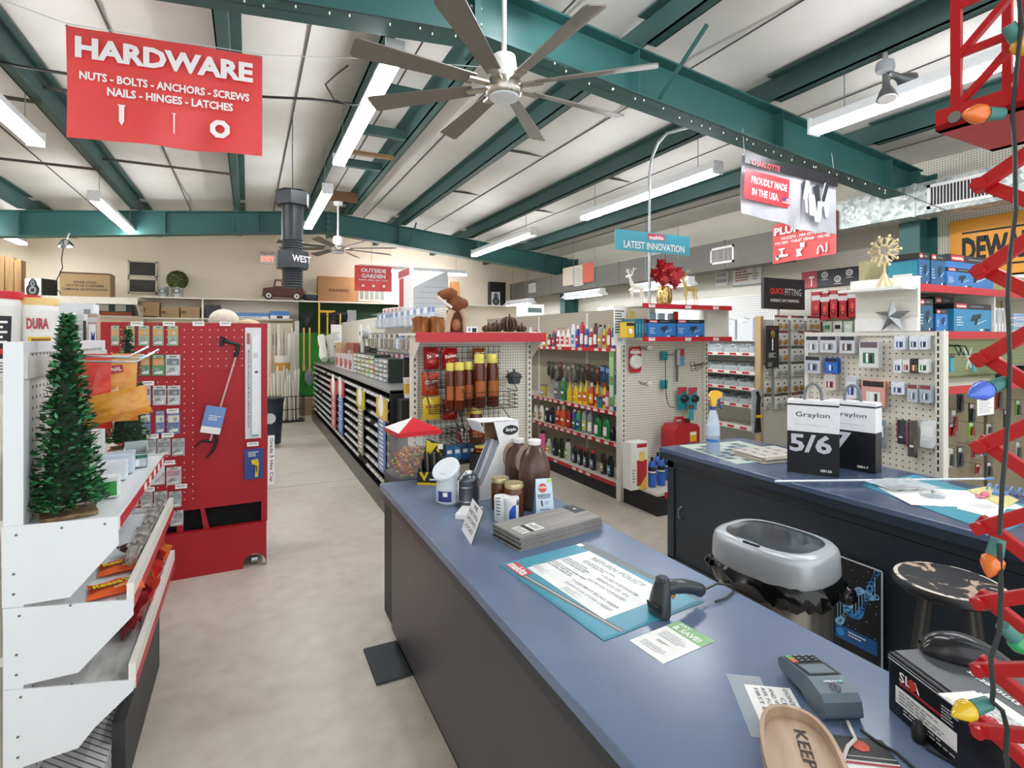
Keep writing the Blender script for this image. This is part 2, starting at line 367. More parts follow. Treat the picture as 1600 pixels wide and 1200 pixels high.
# garden-wall recess, green felt and dark header on the far wall
# ================================================================ lamps, fans, signs overhead
TUBEM = glow('lit_tube', '#f7faff', TUBE); HOUS = M('#e9ebec', .35)
def strip_light(x, y0, y1, z, label, lng=True, hang=True, axis='y', shop=False):
    L = y1 - y0; rz = 0 if axis == 'y' else -PI / 2
    t = thing('strip_light', label, 'ceiling light', (x, y0, z) if axis == 'y' else (y0, x, z), rz)
    b = B(); b.prism([(-.06, .012), (-.035, .09), (.035, .09), (.06, .012), (.045, 0), (-.045, 0)], 'y', 0, L, HOUS)
    if shop: b.prism([(-.15, -.02), (-.05, .06), (.05, .06), (.15, -.02)], 'y', 0, L, HOUS)
    b.build('housing', t)
    for s in (-.043, .043):
        b = B(); b.cyl((s, .03, -.018), (s, L - .03, -.018), .014, TUBEM, n=8); b.build('tube', t)
    for y in (-.012, L - .01): b = B(); b.box((-.063, y, -.036), (.063, y + .022, .093), HOUS); b.build('end_cap', t)
    if hang:
        for y in (.25, L - .25):
            b = B(); top = zroof(x if axis == 'y' else y0) - .05; b.cyl((0, y, .09), (0, y, max(.12, top - z)), .004, GREY, n=5); b.build('hanger', t)
    return t
LL = 'long twin-tube strip light '
strip_light(.86, 3.45, 5.85, 3.5, LL + 'under the ridge beside the big fan')
strip_light(.86, 6.75, 9.1, 3.42, LL + 'under the ridge beyond the giant bolt')
strip_light(-1.66, 3.4, 6.0, 3.35, LL + 'behind the red hardware banner', True)
strip_light(-1.66, 7.95, 10.35, 3.32, LL + 'above the range hood carton')
strip_light(-3.5, 9.6, 12.0, 3.28, LL + 'by the timber stack in the far corner')
strip_light(4.1, 3.75, 6.05, 3.28, LL + 'above the teal hanging sign')
strip_light(4.0, 7.3, 9.75, 3.28, LL + 'above the bottle aisle near the far frame')
strip_light(4.15, .35, 2.8, 3.34, LL + 'behind the red scissor lift')
strip_light(11.7, 2.15, 4.6, 3.13, LL + 'across the far wall above the garden banner', axis='x')
strip_light(1.62, 1.0, 3.0, 3.86, LL + 'tucked high against the ridge above the fan', hang=False)
strip_light(5.75, 7.9, 9.1, 2.45, 'short shop light hung below the grey duct', shop=True)
strip_light(5.6, 5.6, 6.8, 2.42, 'short reflector shop light beside the price poster', shop=True)
strip_light(5.75, 10.6, 11.8, 2.45, 'small shop light below the duct beside the far column', shop=True)
FANM = M('#78726a', .4, .35); NICK = M('#b9b4aa', .25, .9)
def fan(x, y, z, r, top, ph, label):
    t = thing('ceiling_fan', label, 'ceiling fan', (x, y, z))
    b = B(); b.cyl((0, 0, .16), (0, 0, top - z), .016, M('#dcdcda', .3, .3), n=10); b.build('downrod', t)
    b = B(); b.lathe([(.03, .22), (.07, .2), (.08, .13), (.03, .05)], WHITE, 14); b.build('motor_cover', t); b = B(); b.lathe([(.02, 0), (.07, 0), (.07, .05), (.02, .05)], WHITE, 12, (0, 0, top - z - .06)); b.build('ceiling_mount', t)
    b = B(); b.lathe([(.03, .06), (.1, .05), (.115, .02), (.11, -.03), (.095, -.045), (0, -.045)], NICK, 24)
    for k in range(8): a = ph + k * PI / 4; b.at((0, 0, .012), a); b.box((.08, -.025, -.006), (.24, .025, .006), NICK)
    b.off(); b.build('hub', t)
    b = B(); b.lathe([(.09, -.045), (.09, -.055), (.06, -.062), (0, -.064)], M('#d8dde0', .4), 24); b.build('lens', t)
    for k in range(8):
        a = ph + k * PI / 4; b = B(); b.at((0, 0, .02), a, rx=.28)
        b.prism([(.2, -.045), (r - .02, -.07), (r, -.055), (r, .055), (r - .02, .065), (.2, .04)], 'z', -.004, .004, FANM); b.off(); b.build('blade', t)
    return t
fan(1.4, 2.93, 3.165, .91, 4.05, .05, 'huge eight-blade grey ceiling fan close above the sales counter')
fan(1.3, 8.95, 3.07, .95, 3.85, .3, 'eight-blade ceiling fan far down the aisle near the far frame')
# --- banners
BRED = M('#e24c4a', .42, var=.05, scale=4); BWHT = M('#f4eeee', .5, var=.02)
def banner(name, label, p0, p1, h, mats, fold=.012, back=None, sag=.0):
    """a hanging cloth from p0 to p1 (top corners), local x along it"""
    d = Vector(p1) - Vector(p0); L = Vector((d.x, d.y, 0)).length; t = thing(name, label, 'banner', p0, math.atan2(d.y, d.x))
    dz = d.z
    def w(u, v): return fold * (math.sin(u * 9 + v * 2) + .6 * math.sin(u * 17 + 4 * v)) * (.3 + v)
    b = B(); b.grid(lambda u, v: (u * L, w(u, 1 - v), dz * u - h * (1 - v) - sag * math.sin(PI * u)), 28, 12, mats)
    b.grid(lambda u, v: (u * L, w(u, 1 - v) + .003, dz * u - h * (1 - v) - sag * math.sin(PI * u)), 28, 12, back or mats)
    b.build('cloth', t)
    return t, L, dz
def letter(t, L, s, size, u, z, m=BWHT, bold=.014, sx=1, off=-.022, roll=0, name='lettering', dz=0):
    b = B(); b.text(s, size, (u * L, off, z), m, bold=bold, sx=sx, roll=roll); return b.build(name, t)
def fl(t, s, w, h, x, z, bold=.035, m=BWHT, off=-.022, roll=0, dy=0):
    b = B(); b.ft(s, w, h, (x, off, z), m, bold=bold, roll=roll); return b.build('lettering', t)
p0 = Vector((-.88, 3.63, 3.33)); p1 = Vector((.075, 3.52, 3.335))
t, L, _ = banner('hardware_banner', 'large red HARDWARE banner with white screw, nail and nut drawings', p0, p1, .6, BRED)
fl(t, 'HARDWARE', L * .9, .115, L * .5, -.115, .045); fl(t, 'NUTS - BOLTS - ANCHORS - SCREWS', L * .86, .046, L * .5, -.265); fl(t, 'NAILS - HINGES - LATCHES', L * .64, .046, L * .52, -.335)
b = B(); b.prism([(-.018, 0), (.018, 0), (.012, -.012), (.012, -.09), (0, -.115), (-.012, -.09), (-.012, -.012)], 'y', -.026, -.024, BWHT); b.build('screw_drawing', t, (L * .27, 0, -.4))
b = B(); b.prism([(-.012, 0), (.012, 0), (.004, -.004), (.003, -.11), (0, -.12), (-.003, -.11), (-.004, -.004)], 'y', -.026, -.024, BWHT); b.build('nail_drawing', t, (L * .53, 0, -.41))
b = B(); b.disc(.055, (0, -.024, 0), BWHT, n=8, r0=.026, a0=.39); b.build('nut_drawing', t, (L * .77, 0, -.47))
for u in (.01, .99): b = B(); b.disc(.008, (u * L, -.014, -.01), STEEL, r0=.004); b.build('grommet', t)
o = B().tube([(-4.2, 3.3, 3.62), (-1.7, 3.34, 3.42), (-1.4, 3.45, 3.37), p0 + Vector((0, 0, .01)), p1 + Vector((0, 0, .01)), (.75, 3.3, 3.37), (1.3, 2.98, 3.3)], .0025, M('#cfd3d3', .4)).build('hanging_wire'); tag(o, 'thin pale wire that carries the red hardware banner', 'wire')
BLK = M('#26242a', .4); SILV = ramp_mat('brushed_print', [(.3, '#8b8a92'), (.7, '#d9d8de')], scale=1.3, rough=.4)
t, L, dz = banner('product_banner', 'grey and red PROUDLY MADE IN THE USA banner under the steel frame', (3.7, 3.12, 3.19), (4.78, 3.02, 3.085), .5, SILV, .02, sag=.02)
b = B(); b.at((0, -.03, 0), ry=.09); b.rect(L * .46, .25, (L * .24, 0, -.26), M('#cf3a44', .4)); b.rect(L, .09, (L * .5, 0, -.045), BLK); b.off(); b.build('print_panel', t)
fl(t, 'CHARLOTTE', .32, .05, L * .2, -.09, .04, M('#d8484c', .4), -.034, -.09); fl(t, 'PROUDLY MADE', .4, .062, L * .24, -.24, .03, BWHT, -.034, -.09); fl(t, 'IN THE USA.', .3, .062, L * .2, -.335, .03, BWHT, -.034, -.09)
b = B(); b.at((L * .42, -.035, -.37), ry=.09)
for i in range(7): b.rect(.1, .007, (0, 0, .024 - i * .008), M('#c43a40', .5) if i % 2 == 0 else PAPER)
b.rect(.04, .03, (-.03, -.001, .012), M('#3a4470', .5)); b.off(); b.build('flag_print', t)
b = B(); rd = random.Random(3)
for i in range(16):
    x = L * rd.uniform(.62, .86); z = rd.uniform(-.44, -.2); a = rd.uniform(1.2, 1.9); q = rd.choice([PAPER, DARK, LGREY, PAPER]); b.at((x, -.036 - i * .0004, z - dz * 0), ry=a); b.prism(rrect(rd.uniform(.1, .26), rd.uniform(.03, .06), .014), 'y', -.0005, .0005, q)
b.off(); b.build('pipe_print', t)
for x in (.02, L - .02):
    b = B(); b.cyl((x, 0, -.01), (x, .02, zroof(4.2) - .57 - 3.19 + (.08 if x < .5 else .0) + .06), .002, LGREY, n=4); b.build('hanging_string', t)
pt, pb = onX(1207, 352, 6.02), onX(1307, 328, 6.02)
t, L, dz = banner('plumbing_banner', 'red PLUMBING banner with tap, toilet and pipe drawings below the duct', pt, pb, .5, BRED, .008)
L0 = L; h = .5
fl(t, 'PLUMBING', L * .9, .1, L * .5, -.1, .045); fl(t, 'FAUCETS - PIPE FITTINGS', L * .66, .036, L * .5, -.2); fl(t, 'PVC PIPE - TOILET REPAIR - VALVES', L * .86, .036, L * .5, -.255)
b = B(); b.tube([(-.06, -.022, -.1), (-.05, -.022, -.02), (-.02, -.022, 0), (0, -.022, -.03), (.01, -.022, -.08), (.04, -.022, -.09), (.05, -.022, -.05), (.05, -.022, .02)], .012, BWHT, 4); b.build('pipe_drawing', t, (L * .82, 0, -.36))
b = B(); b.box((-.09, -.024, -.06), (.07, -.022, -.03), BWHT); b.box((-.03, -.024, -.03), (.0, -.022, .03), BWHT); b.box((-.06, -.024, .03), (.03, -.022, .05), BWHT); b.box((-.1, -.024, -.09), (-.06, -.022, -.03), BWHT); b.build('tap_drawing', t, (L * .2, 0, -.37))
b = B(); b.prism([(-.05, -.1), (.03, -.1), (.0, -.05), (.04, -.01), (-.06, -.01), (-.04, -.05)], 'y', -.024, -.022, BWHT); b.box((.0, -.024, .0), (.06, -.022, .06), BWHT); b.build('toilet_drawing', t, (L * .48, 0, -.35))
g0, g1 = onY(554, 414, 11.3), onY(612, 412, 11.3)
t, L, _ = banner('garden_banner', 'small red OUTSIDE GARDEN banner hanging before the far wall', g0, (g1.x, g1.y, g0.z), .53, BRED, .008)
fl(t, 'OUTSIDE', L * .68, .085, L * .5, -.1, .04); fl(t, 'GARDEN', L * .64, .085, L * .5, -.215, .04); fl(t, 'PLANTS - SEEDS - SOIL - TOOLS', L * .8, .03, L * .5, -.3)
for u in (.22, .5, .78): b = B(); b.disc(.03, (u * L, -.02, -.42), BWHT, n=7); b.build('leaf_drawing', t)
def strings(t, xs, top):
    for x in xs: b = B(); b.cyl((x, 0, -.01), (x, 0, top - t.location.z), .002, LGREY, n=4); b.build('hanging_string', t)
strings(t, (.02, L - .02), zroof(3) - .06)
# --- teal hanging sign on its conduit
CON = M('#b4b9ba', .35, .8)
o = B().tube([(3.74, 4.316, 1.664), (3.74, 4.316, 3.35), (3.73, 4.27, 3.5), (3.68, 4.12, 3.6), (3.64, 3.95, 3.63), (3.57, 3.4, 3.52), (3.56, 3.33, 3.46)], .014, CON, 8).build('conduit'); tag(o, 'bent grey conduit rising from the boxed tool shelf to the frame', 'conduit')
t = thing('hanging_sign', 'teal LATEST INNOVATION sign fixed to the conduit', 'sign', (3.74, 4.24, 2.52))
SGN = M('#4aa3b4', .5, var=.04); b = B(); b.box((-.5, -.006, 0), (.48, .006, .2), SGN); b.build('board', t)
b = B(); b.ft('LATEST INNOVATION', .8, .075, (0, -.008, .06), BWHT, bold=.02); b.rect(.22, .06, (.02, -.007, .16), M('#d0404a', .5)); b.ft('makita', .19, .045, (.02, -.0085, .155), BWHT, bold=.03, roll=.04); b.build('lettering', t)
# --- giant bolt advert hung from the roof
t = thing('giant_bolt', 'oversized black display bolt with nut hanging over the aisle', 'display bolt', (.43, 6.1, 2.14))
SHIFTX = onY(457, 440, 6.1); t.location = (SHIFTX.x, 6.1, onY(457, 450, 6.1).z)
bb = M('#25292d', .4, .1, var=.08); u = 6.1 / (_c - (457 - 800) / FPX * _s) / FPX   # metres per pixel there
def hexa(b, r, z0, z1, m, a0=.35): b.prism([(r * math.cos(a0 + k * PI / 3), r * math.sin(a0 + k * PI / 3)) for k in range(6)], 'z', z0, z1, m)
b = B(); hexa(b, 26 * u, 128 * u, 148 * u, bb); b.lathe([(22 * u, 0), (24.5 * u, 3 * u)], bb, 6, (0, 0, 147.5 * u)); b.build('bolt_head', t, bev=.006)
b = B(); b.lathe([(16 * u, 74 * u), (16 * u, 130 * u)], bb, 20); pr = []
for k in range(19): z = (74 - 4 * k) * u; pr += [(15.8 * u, z), (14.2 * u, z - 2 * u)]
b.lathe(pr[::-1], M('#43474b', .4, .3), 20); b.build('shank', t)
b = B(); hexa(b, 26 * u, 30 * u, 56 * u, bb, .55); b.build('nut', t, bev=.006)
b = B()
for k, s in ((-2, 'WEST'), (-1, 'MID'), (0, 'WEST')):
    a = .55 + PI / 6 + k * PI / 3 - PI / 2 + PI / 2; nx, ny = math.cos(a), math.sin(a); rr = 26 * u * .866 + .003
    b.text(s, 14 * u, (nx * rr, ny * rr, 43 * u), BWHT, face=a + PI / 2, bold=.02, sx=.9)
b.build('lettering', t)
b = B(); b.cyl((0, 0, 148 * u), (0, 0, zroof(.3) - t.location.z), .004, WIRE, n=5); b.build('hanger', t)
# --- twin flood lamp, emergency lamp, exit sign
c = onX(1383, 112, 4.03)
t = thing('flood_lamp', 'twin-head grey flood lamp under the purlin', 'flood lamp', c)
t.scale = (1.35, 1.35, 1.35); b = B(); b.lathe([(.04, .05), (.045, .02), (.04, 0), (.0, 0)], GREY, 14); b.build('junction_box', t)
for dx, dy, dz in ((-.02, -.02, -.13), (.12, -.03, -.03)):
    b = B(); d = Vector((dx, dy, dz)).normalized(); P = lambda s: d * s
    b.tube([P(.02), P(.07), P(.09), P(.12), P(.155), P(.16)], [.014, .018, .02, .036, .048, .05], M('#77797a', .35, .7), 12); b.tube([P(.1601), P(.163)], [.045, .04], WHITE, 12); b.build('lamp_head', t)
b = B(); b.cyl((0, 0, .05), (0, 0, (3.67 - c.z) / 1.35), .012, GREY); b.build('stem', t)
c = onY(418, 405, 12.5); c.y = 12.55
t = thing('exit_sign', 'lit red EXIT sign on the far wall', 'exit sign', c)
b = B(); b.cbox((0, 0, 0), (.3, .05, .2), WHITE); b.build('case', t); b = B(); b.text('EXIT', .15, (0, -.027, 0), glow('exit_red', '#ff5a50', 2), bold=.02, sx=.85); b.build('lettering', t)
for s in (-.1, .1):
    b = B(); b.tube([(s, 0, .1), (s, -.02, .13), (s, -.05, .14)], [.02, .03, .04], LGREY, 8); b.build('spot', t)
c = onY(103, 384, 10.05)
t = thing('emergency_lamp', 'bright reflector lamp clamped below the far frame', 'lamp', c)
b = B(); b.at((0, 0, 0), rx=.5); b.lathe([(.02, .1), (.05, .08), (.09, .02), (.1, 0)], CHROME, 16); b.lathe([(.08, .005), (0, .005)], glow('lamp_face', '#ffffff', 5), 16); b.off(); b.build('reflector', t)
b = B(); b.cyl((0, 0, .08), (0.03, .05, .2), .012, GREY); b.build('clamp', t)
o = B().tube([c + Vector((-.02, 0, .05)), c + Vector((-.25, .8, -.1)), c + Vector((-.36, 1.3, -.2)), c + Vector((-.5, 1.4, -.5)), c + Vector((-.42, 1.46, -.62))], .008, BLACK).build('speaker_cable'); tag(o, 'black cord from the reflector lamp down to the speaker', 'cord')
# --- icicle light strings on the near rafter
def light_string(pts, label, seed, drop=.05, step=.12):
    rd = random.Random(seed); t = thing('light_string', label, 'string of lights', pts[0]); o = Vector(pts[0]); b = B()
    P = [Vector(p) - o for p in pts]; b.tube(P, .004, M('#1f2b26', .6), 4); b.build('wire', t)
    for a, c in zip(P, P[1:]):
        n = max(1, int((c - a).length / step))
        for i in range(n):
            b = B(); q = a.lerp(c, (i + rd.random()) / n); e = q + Vector((rd.uniform(-.02, .02), rd.uniform(-.02, .02), -drop * rd.uniform(.4, 1))); b.cyl(q, e, .003, M('#1f2b26', .6), n=4); b.cyl(e, e + Vector((0, 0, -.014)), .0045, M('#e9ead8', .3), n=5); b.build('bulb', t)
    return t
zb = lambda x: zroof(x) - .2 - .36
light_string([(-.6, 3.08, zb(-.6) - .0), (.2, 3.08, zb(.2) - .01), (.9, 3.08, zb(.9) - .01), (1.28, 3.08, zb(1.25) - .01)], 'string of tiny dead lights along the steel frame before the fan', 1)
light_string([(1.7, 3.08, zb(1.7)), (2.6, 3.08, zb(2.6) - .01), (3.6, 3.08, zb(3.6) - .01), (4.6, 3.08, zb(4.6) - .01), (5.3, 3.08, zb(5.3) - .01), (5.9, 3.06, zb(5.9)), (5.98, 2.98, 3.05), (5.98, 2.7, 2.86)], 'string of tiny pale lights along the steel frame down to the duct', 2)
b = B(); 
for z, y in ((3.62, 5.2), (3.56, 5.45)): pass
o = B().tube([(-2.4, 5.0, 3.7), (-1.5, 5.05, 3.62), (-.6, 5.1, 3.66), (.1, 5.1, 3.74), (.5, 5.1, 3.8), (.95, 5.12, 3.84)], .012, BLACK, 5).build('cable_run'); tag(o, 'black cable bundle strung across under the roof', 'cable')
o = B().tube([(.7, 4.3, 3.78), (.6, 4.25, 3.66), (.52, 4.2, 3.55), (.58, 4.2, 3.45), (.72, 4.25, 3.45), (.84, 4.3, 3.5)], .007, BLACK, 5).build('looped_cable'); tag(o, 'looped black cord beside the ridge strip light', 'cord')
# ================================================================ gondolas, counters
GCR = M('#dcd8cc', .5, var=.04); GWH = M('#dfe2e4', .4, var=.05, scale=6); STRIP = M('#bd1d2c', .4); TAGW = M('#eeeae2', .6)
def slots(b, x, y, z0, z1, m=BLACK, face='y', step=.05, w=.006, h=.022):
    z = z0
    while z < z1:
        if face == 'y': b.box((x - w, y - .0012, z), (x + w, y, z + h), m)
        else: b.box((x - .0012, y - w, z), (x, y + w, z + h), m)
        z += step
def tags(b, a, c, z, along, fixed, face, step=.16, w=.07, h=.03, m=TAGW, seed=0, p=.75):
    """paper price tags along a shelf edge"""
    rd = random.Random(seed); q = a + .05
    while q < c - .05:
        if rd.random() < p:
            if along == 'y': b.rect(w, h, (fixed - .001, q, z), m, SIDE); b.rect(w * .7, .004, (fixed - .002, q, z + .005), INK, SIDE)
            else: b.rect(w, h, (q, fixed - .001, z), m, FRONT); b.rect(w * .7, .004, (q, fixed - .002, z + .005), INK, FRONT)
        q += step * rd.uniform(.8, 1.2)
# --- white candy gondola in the near corner
YA, YC = 2.15, 3.2
t = thing('candy_gondola', 'white metal gondola with three stepped shelves of candy beside the aisle', 'store shelf', (-.65, YA, 0)); O = Vector(t.location)
b = B(); b.box((-.673, YA, 0), (-.625, YA + .05, 1.636), GWH); b.box((-.673, YC - .05, 0), (-.625, YC, 1.636), GWH); b.box((-.672, YA + .05, 1.60), (-.626, YC - .05, 1.636), GWH)
def sh(b, O): b.v = [q - O for q in b.v]; return b
sh(b, O).build('upright_frame', t)
b = B(); b.box((-.655, YA + .05, .1), (-.632, YC - .05, 1.6), pegboard('slotted_white_back', '#d3d3cf', '#55534e', pitch=.035, rad=.17)); sh(b, O).build('back_panel', t)
b = B(); b.box((-.625, YA + .01, 1.52), (-.618, YC, 1.59), M('#c9c8c2', .5)); sh(b, O).build('top_rail', t)
brk = [[(3, 823), (185, 806), (186, 850), (110, 932), (4, 949.5)], [(5, 950.6), (208, 936), (209, 960), (123, 1049.6), (8, 1076)], [(7, 1078), (211, 1061), (209, 1077), (148, 1136), (123, 1167), (10, 1206)]]
SH = []
for k, pl in enumerate(brk):
    P = [onY(x, y, YA) for x, y in pl]; poly = [(q.x, q.z) for q in P]
    for y in (YA, YC + .005):
        b = B(); b.prism(poly[::-1], 'y', y - .005, y + .001, GWH)
        for (u, w) in ((.12, .12), (.5, .1), (.88, .12), (.1, .6), (.1, .85)):
            x0, x1 = poly[0][0], poly[1][0]; zt = poly[0][1]; zb_ = poly[-1][1]
            b.disc(.004, (x0 + (x1 - x0) * u, y - .006, zt + (zb_ - zt) * w), M('#6d6f70', .4, .6), n=8)
        sh(b, O).build('end_bracket', t)
    x1 = poly[1][0]; z1 = poly[1][1]; SH.append((x1, z1)); b = B()
    m = GWH if k < 2 else ramp_mat('scuffed_shelf', [(.28, '#8a8884'), (.4, '#d6d6d2'), (1, '#e4e4e0')], scale=3, stretch=(2, .6, 1), rough=.5)
    b.prism([(-.63, z1 - .002), (x1 - .004, z1 - .008), (x1 - .004, z1 - .03), (-.63, z1 - .03)], 'y', YA + .006, YC - .008, m); sh(b, O).build('shelf', t)
    b = B()
    if k == 0: b.box((x1 - .004, YA, z1 - .045), (x1 + .004, YC, z1), GWH); b.box((x1 + .004, YA + .006, z1 - .04), (x1 + .006, YC, z1 - .004), STRIP); [b.box((x1 + .006, YA + .45 + .12 * q, z1 - .036), (x1 + .007, YA + .5 + .12 * q, z1 - .008), TAGW) for q in range(5)]
    else: b.box((x1 - .018, YA, z1 - .03), (x1 + .002, YC, z1 + .055), M('#e2dfd6', .45)); b.box((x1 + .002, YA + .01, z1 - .03), (x1 + .0035, YC, z1 + .008), STRIP)
    sh(b, O).build('price_strip', t)
b = B(); b.box((-.63, YA + .03, .02), (-.44, YC - .01, .19), pegboard('perforated_kick', '#c9c9c6', '#55555a', pitch=.03, rad=.2)); b.box((-.44, YA + .2, 0), (-.40, YC - .02, .26), DARK); sh(b, O).build('base_kick', t)
# --- grey steel shelving behind it (other side of the run), holding pails and boxes
t = thing('wall_shelving', 'tall pale shelving behind the candy gondola carrying pails and cartons', 'store shelf', (-1.3, 2.5, 0)); O = Vector(t.location)
for z in (.12, .6, 1.05, 1.46):
    b = B(); b.box((-2.35, 2.3, z - .03), (-.70, 3.9, z), GCR); sh(b, O).build('shelf', t)
for x, y in ((-2.35, 2.3), (-.72, 2.3), (-2.35, 3.88), (-.72, 3.88)):
    b = B(); b.box((x, y, 0), (x + .02, y + .02, 1.46), GCR); sh(b, O).build('post', t)
# --- red rolling display
YR = 4.28
t = thing('red_display', 'red painted rolling display panel with pegboard, slots and a wheel arch', 'display rack', (-.37, YR + .2, 0)); O = Vector(t.location)
RP = ramp_mat('chipped_red_paint', [(.0, '#9c0a18'), (.5, '#a90c1b'), (.75, '#b01020'), (1, '#c84850')], scale=5, rough=.5)
b = B(); b.box((-.87, YR, .455), (.108, YR + .03, 1.75), RP); sh(b, O).build('panel', t)
b = B(); b.box((-.84, YR - .004, .5), (-.33, YR, 1.72), PEGRED); b.box((-.33, YR - .004, 1.42), (.03, YR, 1.72), PEGRED); b.box((-.03, YR - .004, 1.05), (.04, YR, 1.42), PEGRED); sh(b, O).build('drilled_area', t)
for pl in ([(-.87, .31), (-.815, .31), (-.815, .455), (-.87, .455)], [(-.28, .31), (-.245, .31), (-.275, .455), (-.3, .455)], [(-.44, .31), (-.4, .31), (-.4, .455), (-.44, .455)], [(.085, .31), (.108, .31), (.108, .455), (.085, .455)]): b = B(); b.prism(pl, 'y', YR, YR + .03, RP); sh(b, O).build('slot_post', t)
WX, WR = .04, .075
arch = [(-.87, 0), (WX - WR, 0)] + [(WX - WR * math.cos(PI * i / 8), .02 + WR * math.sin(PI * i / 8)) for i in range(9)] + [(WX + WR, 0), (.118, 0), (.118, .31), (-.87, .31)]
arch = [(x, min(z, .31)) for x, z in arch]
b = B(); b.prism(arch, 'y', YR - .035, YR + .02, RP); sh(b, O).build('base_board', t)
b = B(); b.box((-.87, YR + .06, .06), (.108, YR + .4, 1.7), M('#0e0d0e', .9)); sh(b, O).build('cabinet_body', t)  # near-black colour stands in for the shaded interior seen through the slots
b = B(); b.cyl((WX - .02, YR + .03, .035), (WX + .02, YR + .03, .035), .035, STEEL, n=12); b.box((WX - .02, YR + .02, .03), (WX + .02, YR + .04, .08), CHROME); sh(b, O).build('caster', t)
b = B(); b.box((.108, YR, .31), (.125, YR + .42, 1.75), RP); sh(b, O).build('side_panel', t)
# --- nail and screw rack
NX0, NX1, NY0, NY1 = 1.17, 1.40, 4.9, 11.35
t = thing('fastener_rack', 'long black rack of angled nail and screw bins with paper labels along the aisle', 'store shelf', (1.3, NY0, 0)); O = Vector(t.location)
b = B(); b.box((NX0 - .03, NY0, 0), (1.9, NY1, .19), M('#18171a', .25)); sh(b, O).build('base_kick', t)
b = B(); b.box((NX1, NY0, .19), (1.9, NY1, 1.13), M('#141417', .5)); sh(b, O).build('carcass', t)
b = B(); b.box((NX0, NY0 - .02, .19), (NX1 + .1, NY0, 1.15), M('#151518', .45)); b.box((NX0, NY0 - .02, 1.15), (NX1 + .1, NY0 + .0, 1.16), DARK); sh(b, O).build('end_panel', t)
BINM = M('#131517', .4); LBM = M('#d8d6d0', .6); rd = random.Random(5)
NB = 5; SEC = (NY1 - NY0) / NB
for s in range(NB):
    for r in range(9):
        z = 1.04 - r * .1; b = B(); y0 = NY0 + s * SEC; y1 = y0 + SEC - .02
        b.add([(NX0, y0, z + .01), (NX0, y1, z + .01), (NX1, y1, z - .055), (NX1, y0, z - .055)], [(0, 1, 2, 3)], BINM)
        b.add([(NX0 - .012, y0, z), (NX0 - .012, y1, z), (NX0 + .012, y1, z + .042), (NX0 + .012, y0, z + .042)], [(0, 1, 2, 3), (3, 2, 1, 0)], BINM)
        n = 6
        for i in range(n):
            ya = y0 + (y1 - y0) * i / n; yb = ya + (y1 - ya) * 0 + (y1 - y0) / n - .012
            b.box((NX0 + .01, ya - .004, z - .04), (NX1, ya + .004, z + .05), BINM)
            if rd.random() < .95: b.add([(NX0 - .0127, ya + .012, z + .006), (NX0 - .0127, yb, z + .006), (NX0 + .0025, yb, z + .031), (NX0 + .0025, ya + .012, z + .031)], [(3, 2, 1, 0)], LBM)
            for q in range(4):
                yq = ya + .03 + q * (yb - ya - .04) / 4; zq = z + .011 + .009 * (q % 2)
                fx = lambda zz: NX0 - .0155 + (zz - z - .003) / .037 * .022
                b.add([(fx(zq), yq, zq), (fx(zq), yq + .022, zq), (fx(zq + .006), yq + .022, zq + .006), (fx(zq + .006), yq, zq + .006)], [(3, 2, 1, 0)], INK)
            for q in range(3):
                hx = rd.uniform(NX0 + .05, NX1 - .03); hy = rd.uniform(ya + .02, yb - .02); b.cbox((hx, hy, z - .035 + .05 * (NX1 - hx)), (.05, .03, .012), rd.choice([STEEL, GREY, M('#7d6c4c', .4, .7), DARK]))
        sh(b, O).build('bin_tray', t)
b = B(); b.box((NX0, NY0 - .02, 1.13), (1.9, NY1, 1.15), M('#9a9a98', .4, .5)); sh(b, O).build('ledge', t)
b = B(); b.box((1.72, NY0 + .1, 1.15), (1.78, NY1, 1.95), PEG); sh(b, O).build('upper_board', t)
b = B(); b.box((1.3, NY0 - .02, 1.15), (1.62, NY0 + .02, 1.46), M('#101113', .5)); sh(b, O).build('screen_panel', t)
# --- chips endcap
YE = 4.4
t = thing('snack_endcap', 'cream pegboard endcap with red top shelf and wire snack baskets', 'store shelf', (1.8, YE, 0)); O = Vector(t.location)
b = B(); b.box((1.26, YE, .1), (2.36, YE + .05, 1.66), PEG); b.box((1.26, YE + .05, .0), (2.36, YE + .2, .9), GCR); sh(b, O).build('back_panel', t)
for x in (1.25, 2.345):
    b = B(); b.box((x - .018, YE - .03, 0), (x + .03, YE + .05, 1.66), GCR); slots(b, x + .006, YE - .03, .2, 1.6); sh(b, O).build('post', t)
b = B(); b.box((1.2, YE - .24, 1.665), (2.4, YE + .3, 1.685), GCR); b.box((1.2, YE - .255, 1.61), (2.4, YE - .24, 1.69), STRIP); sh(b, O).build('top_shelf', t)
for x in (1.235, 2.36):
    b = B(); b.prism([(YE - .23, 1.66), (YE - .23, 1.6), (YE, 1.42), (YE, 1.66)], 'x', x, x + .006, GCR); sh(b, O).build('shelf_bracket', t)
b = B(); b.box((1.24, YE - .35, 0), (2.37, YE, .14), BLACK); b.box((1.24, YE - .35, .14), (2.37, YE, .16), GCR); sh(b, O).build('base_deck', t)
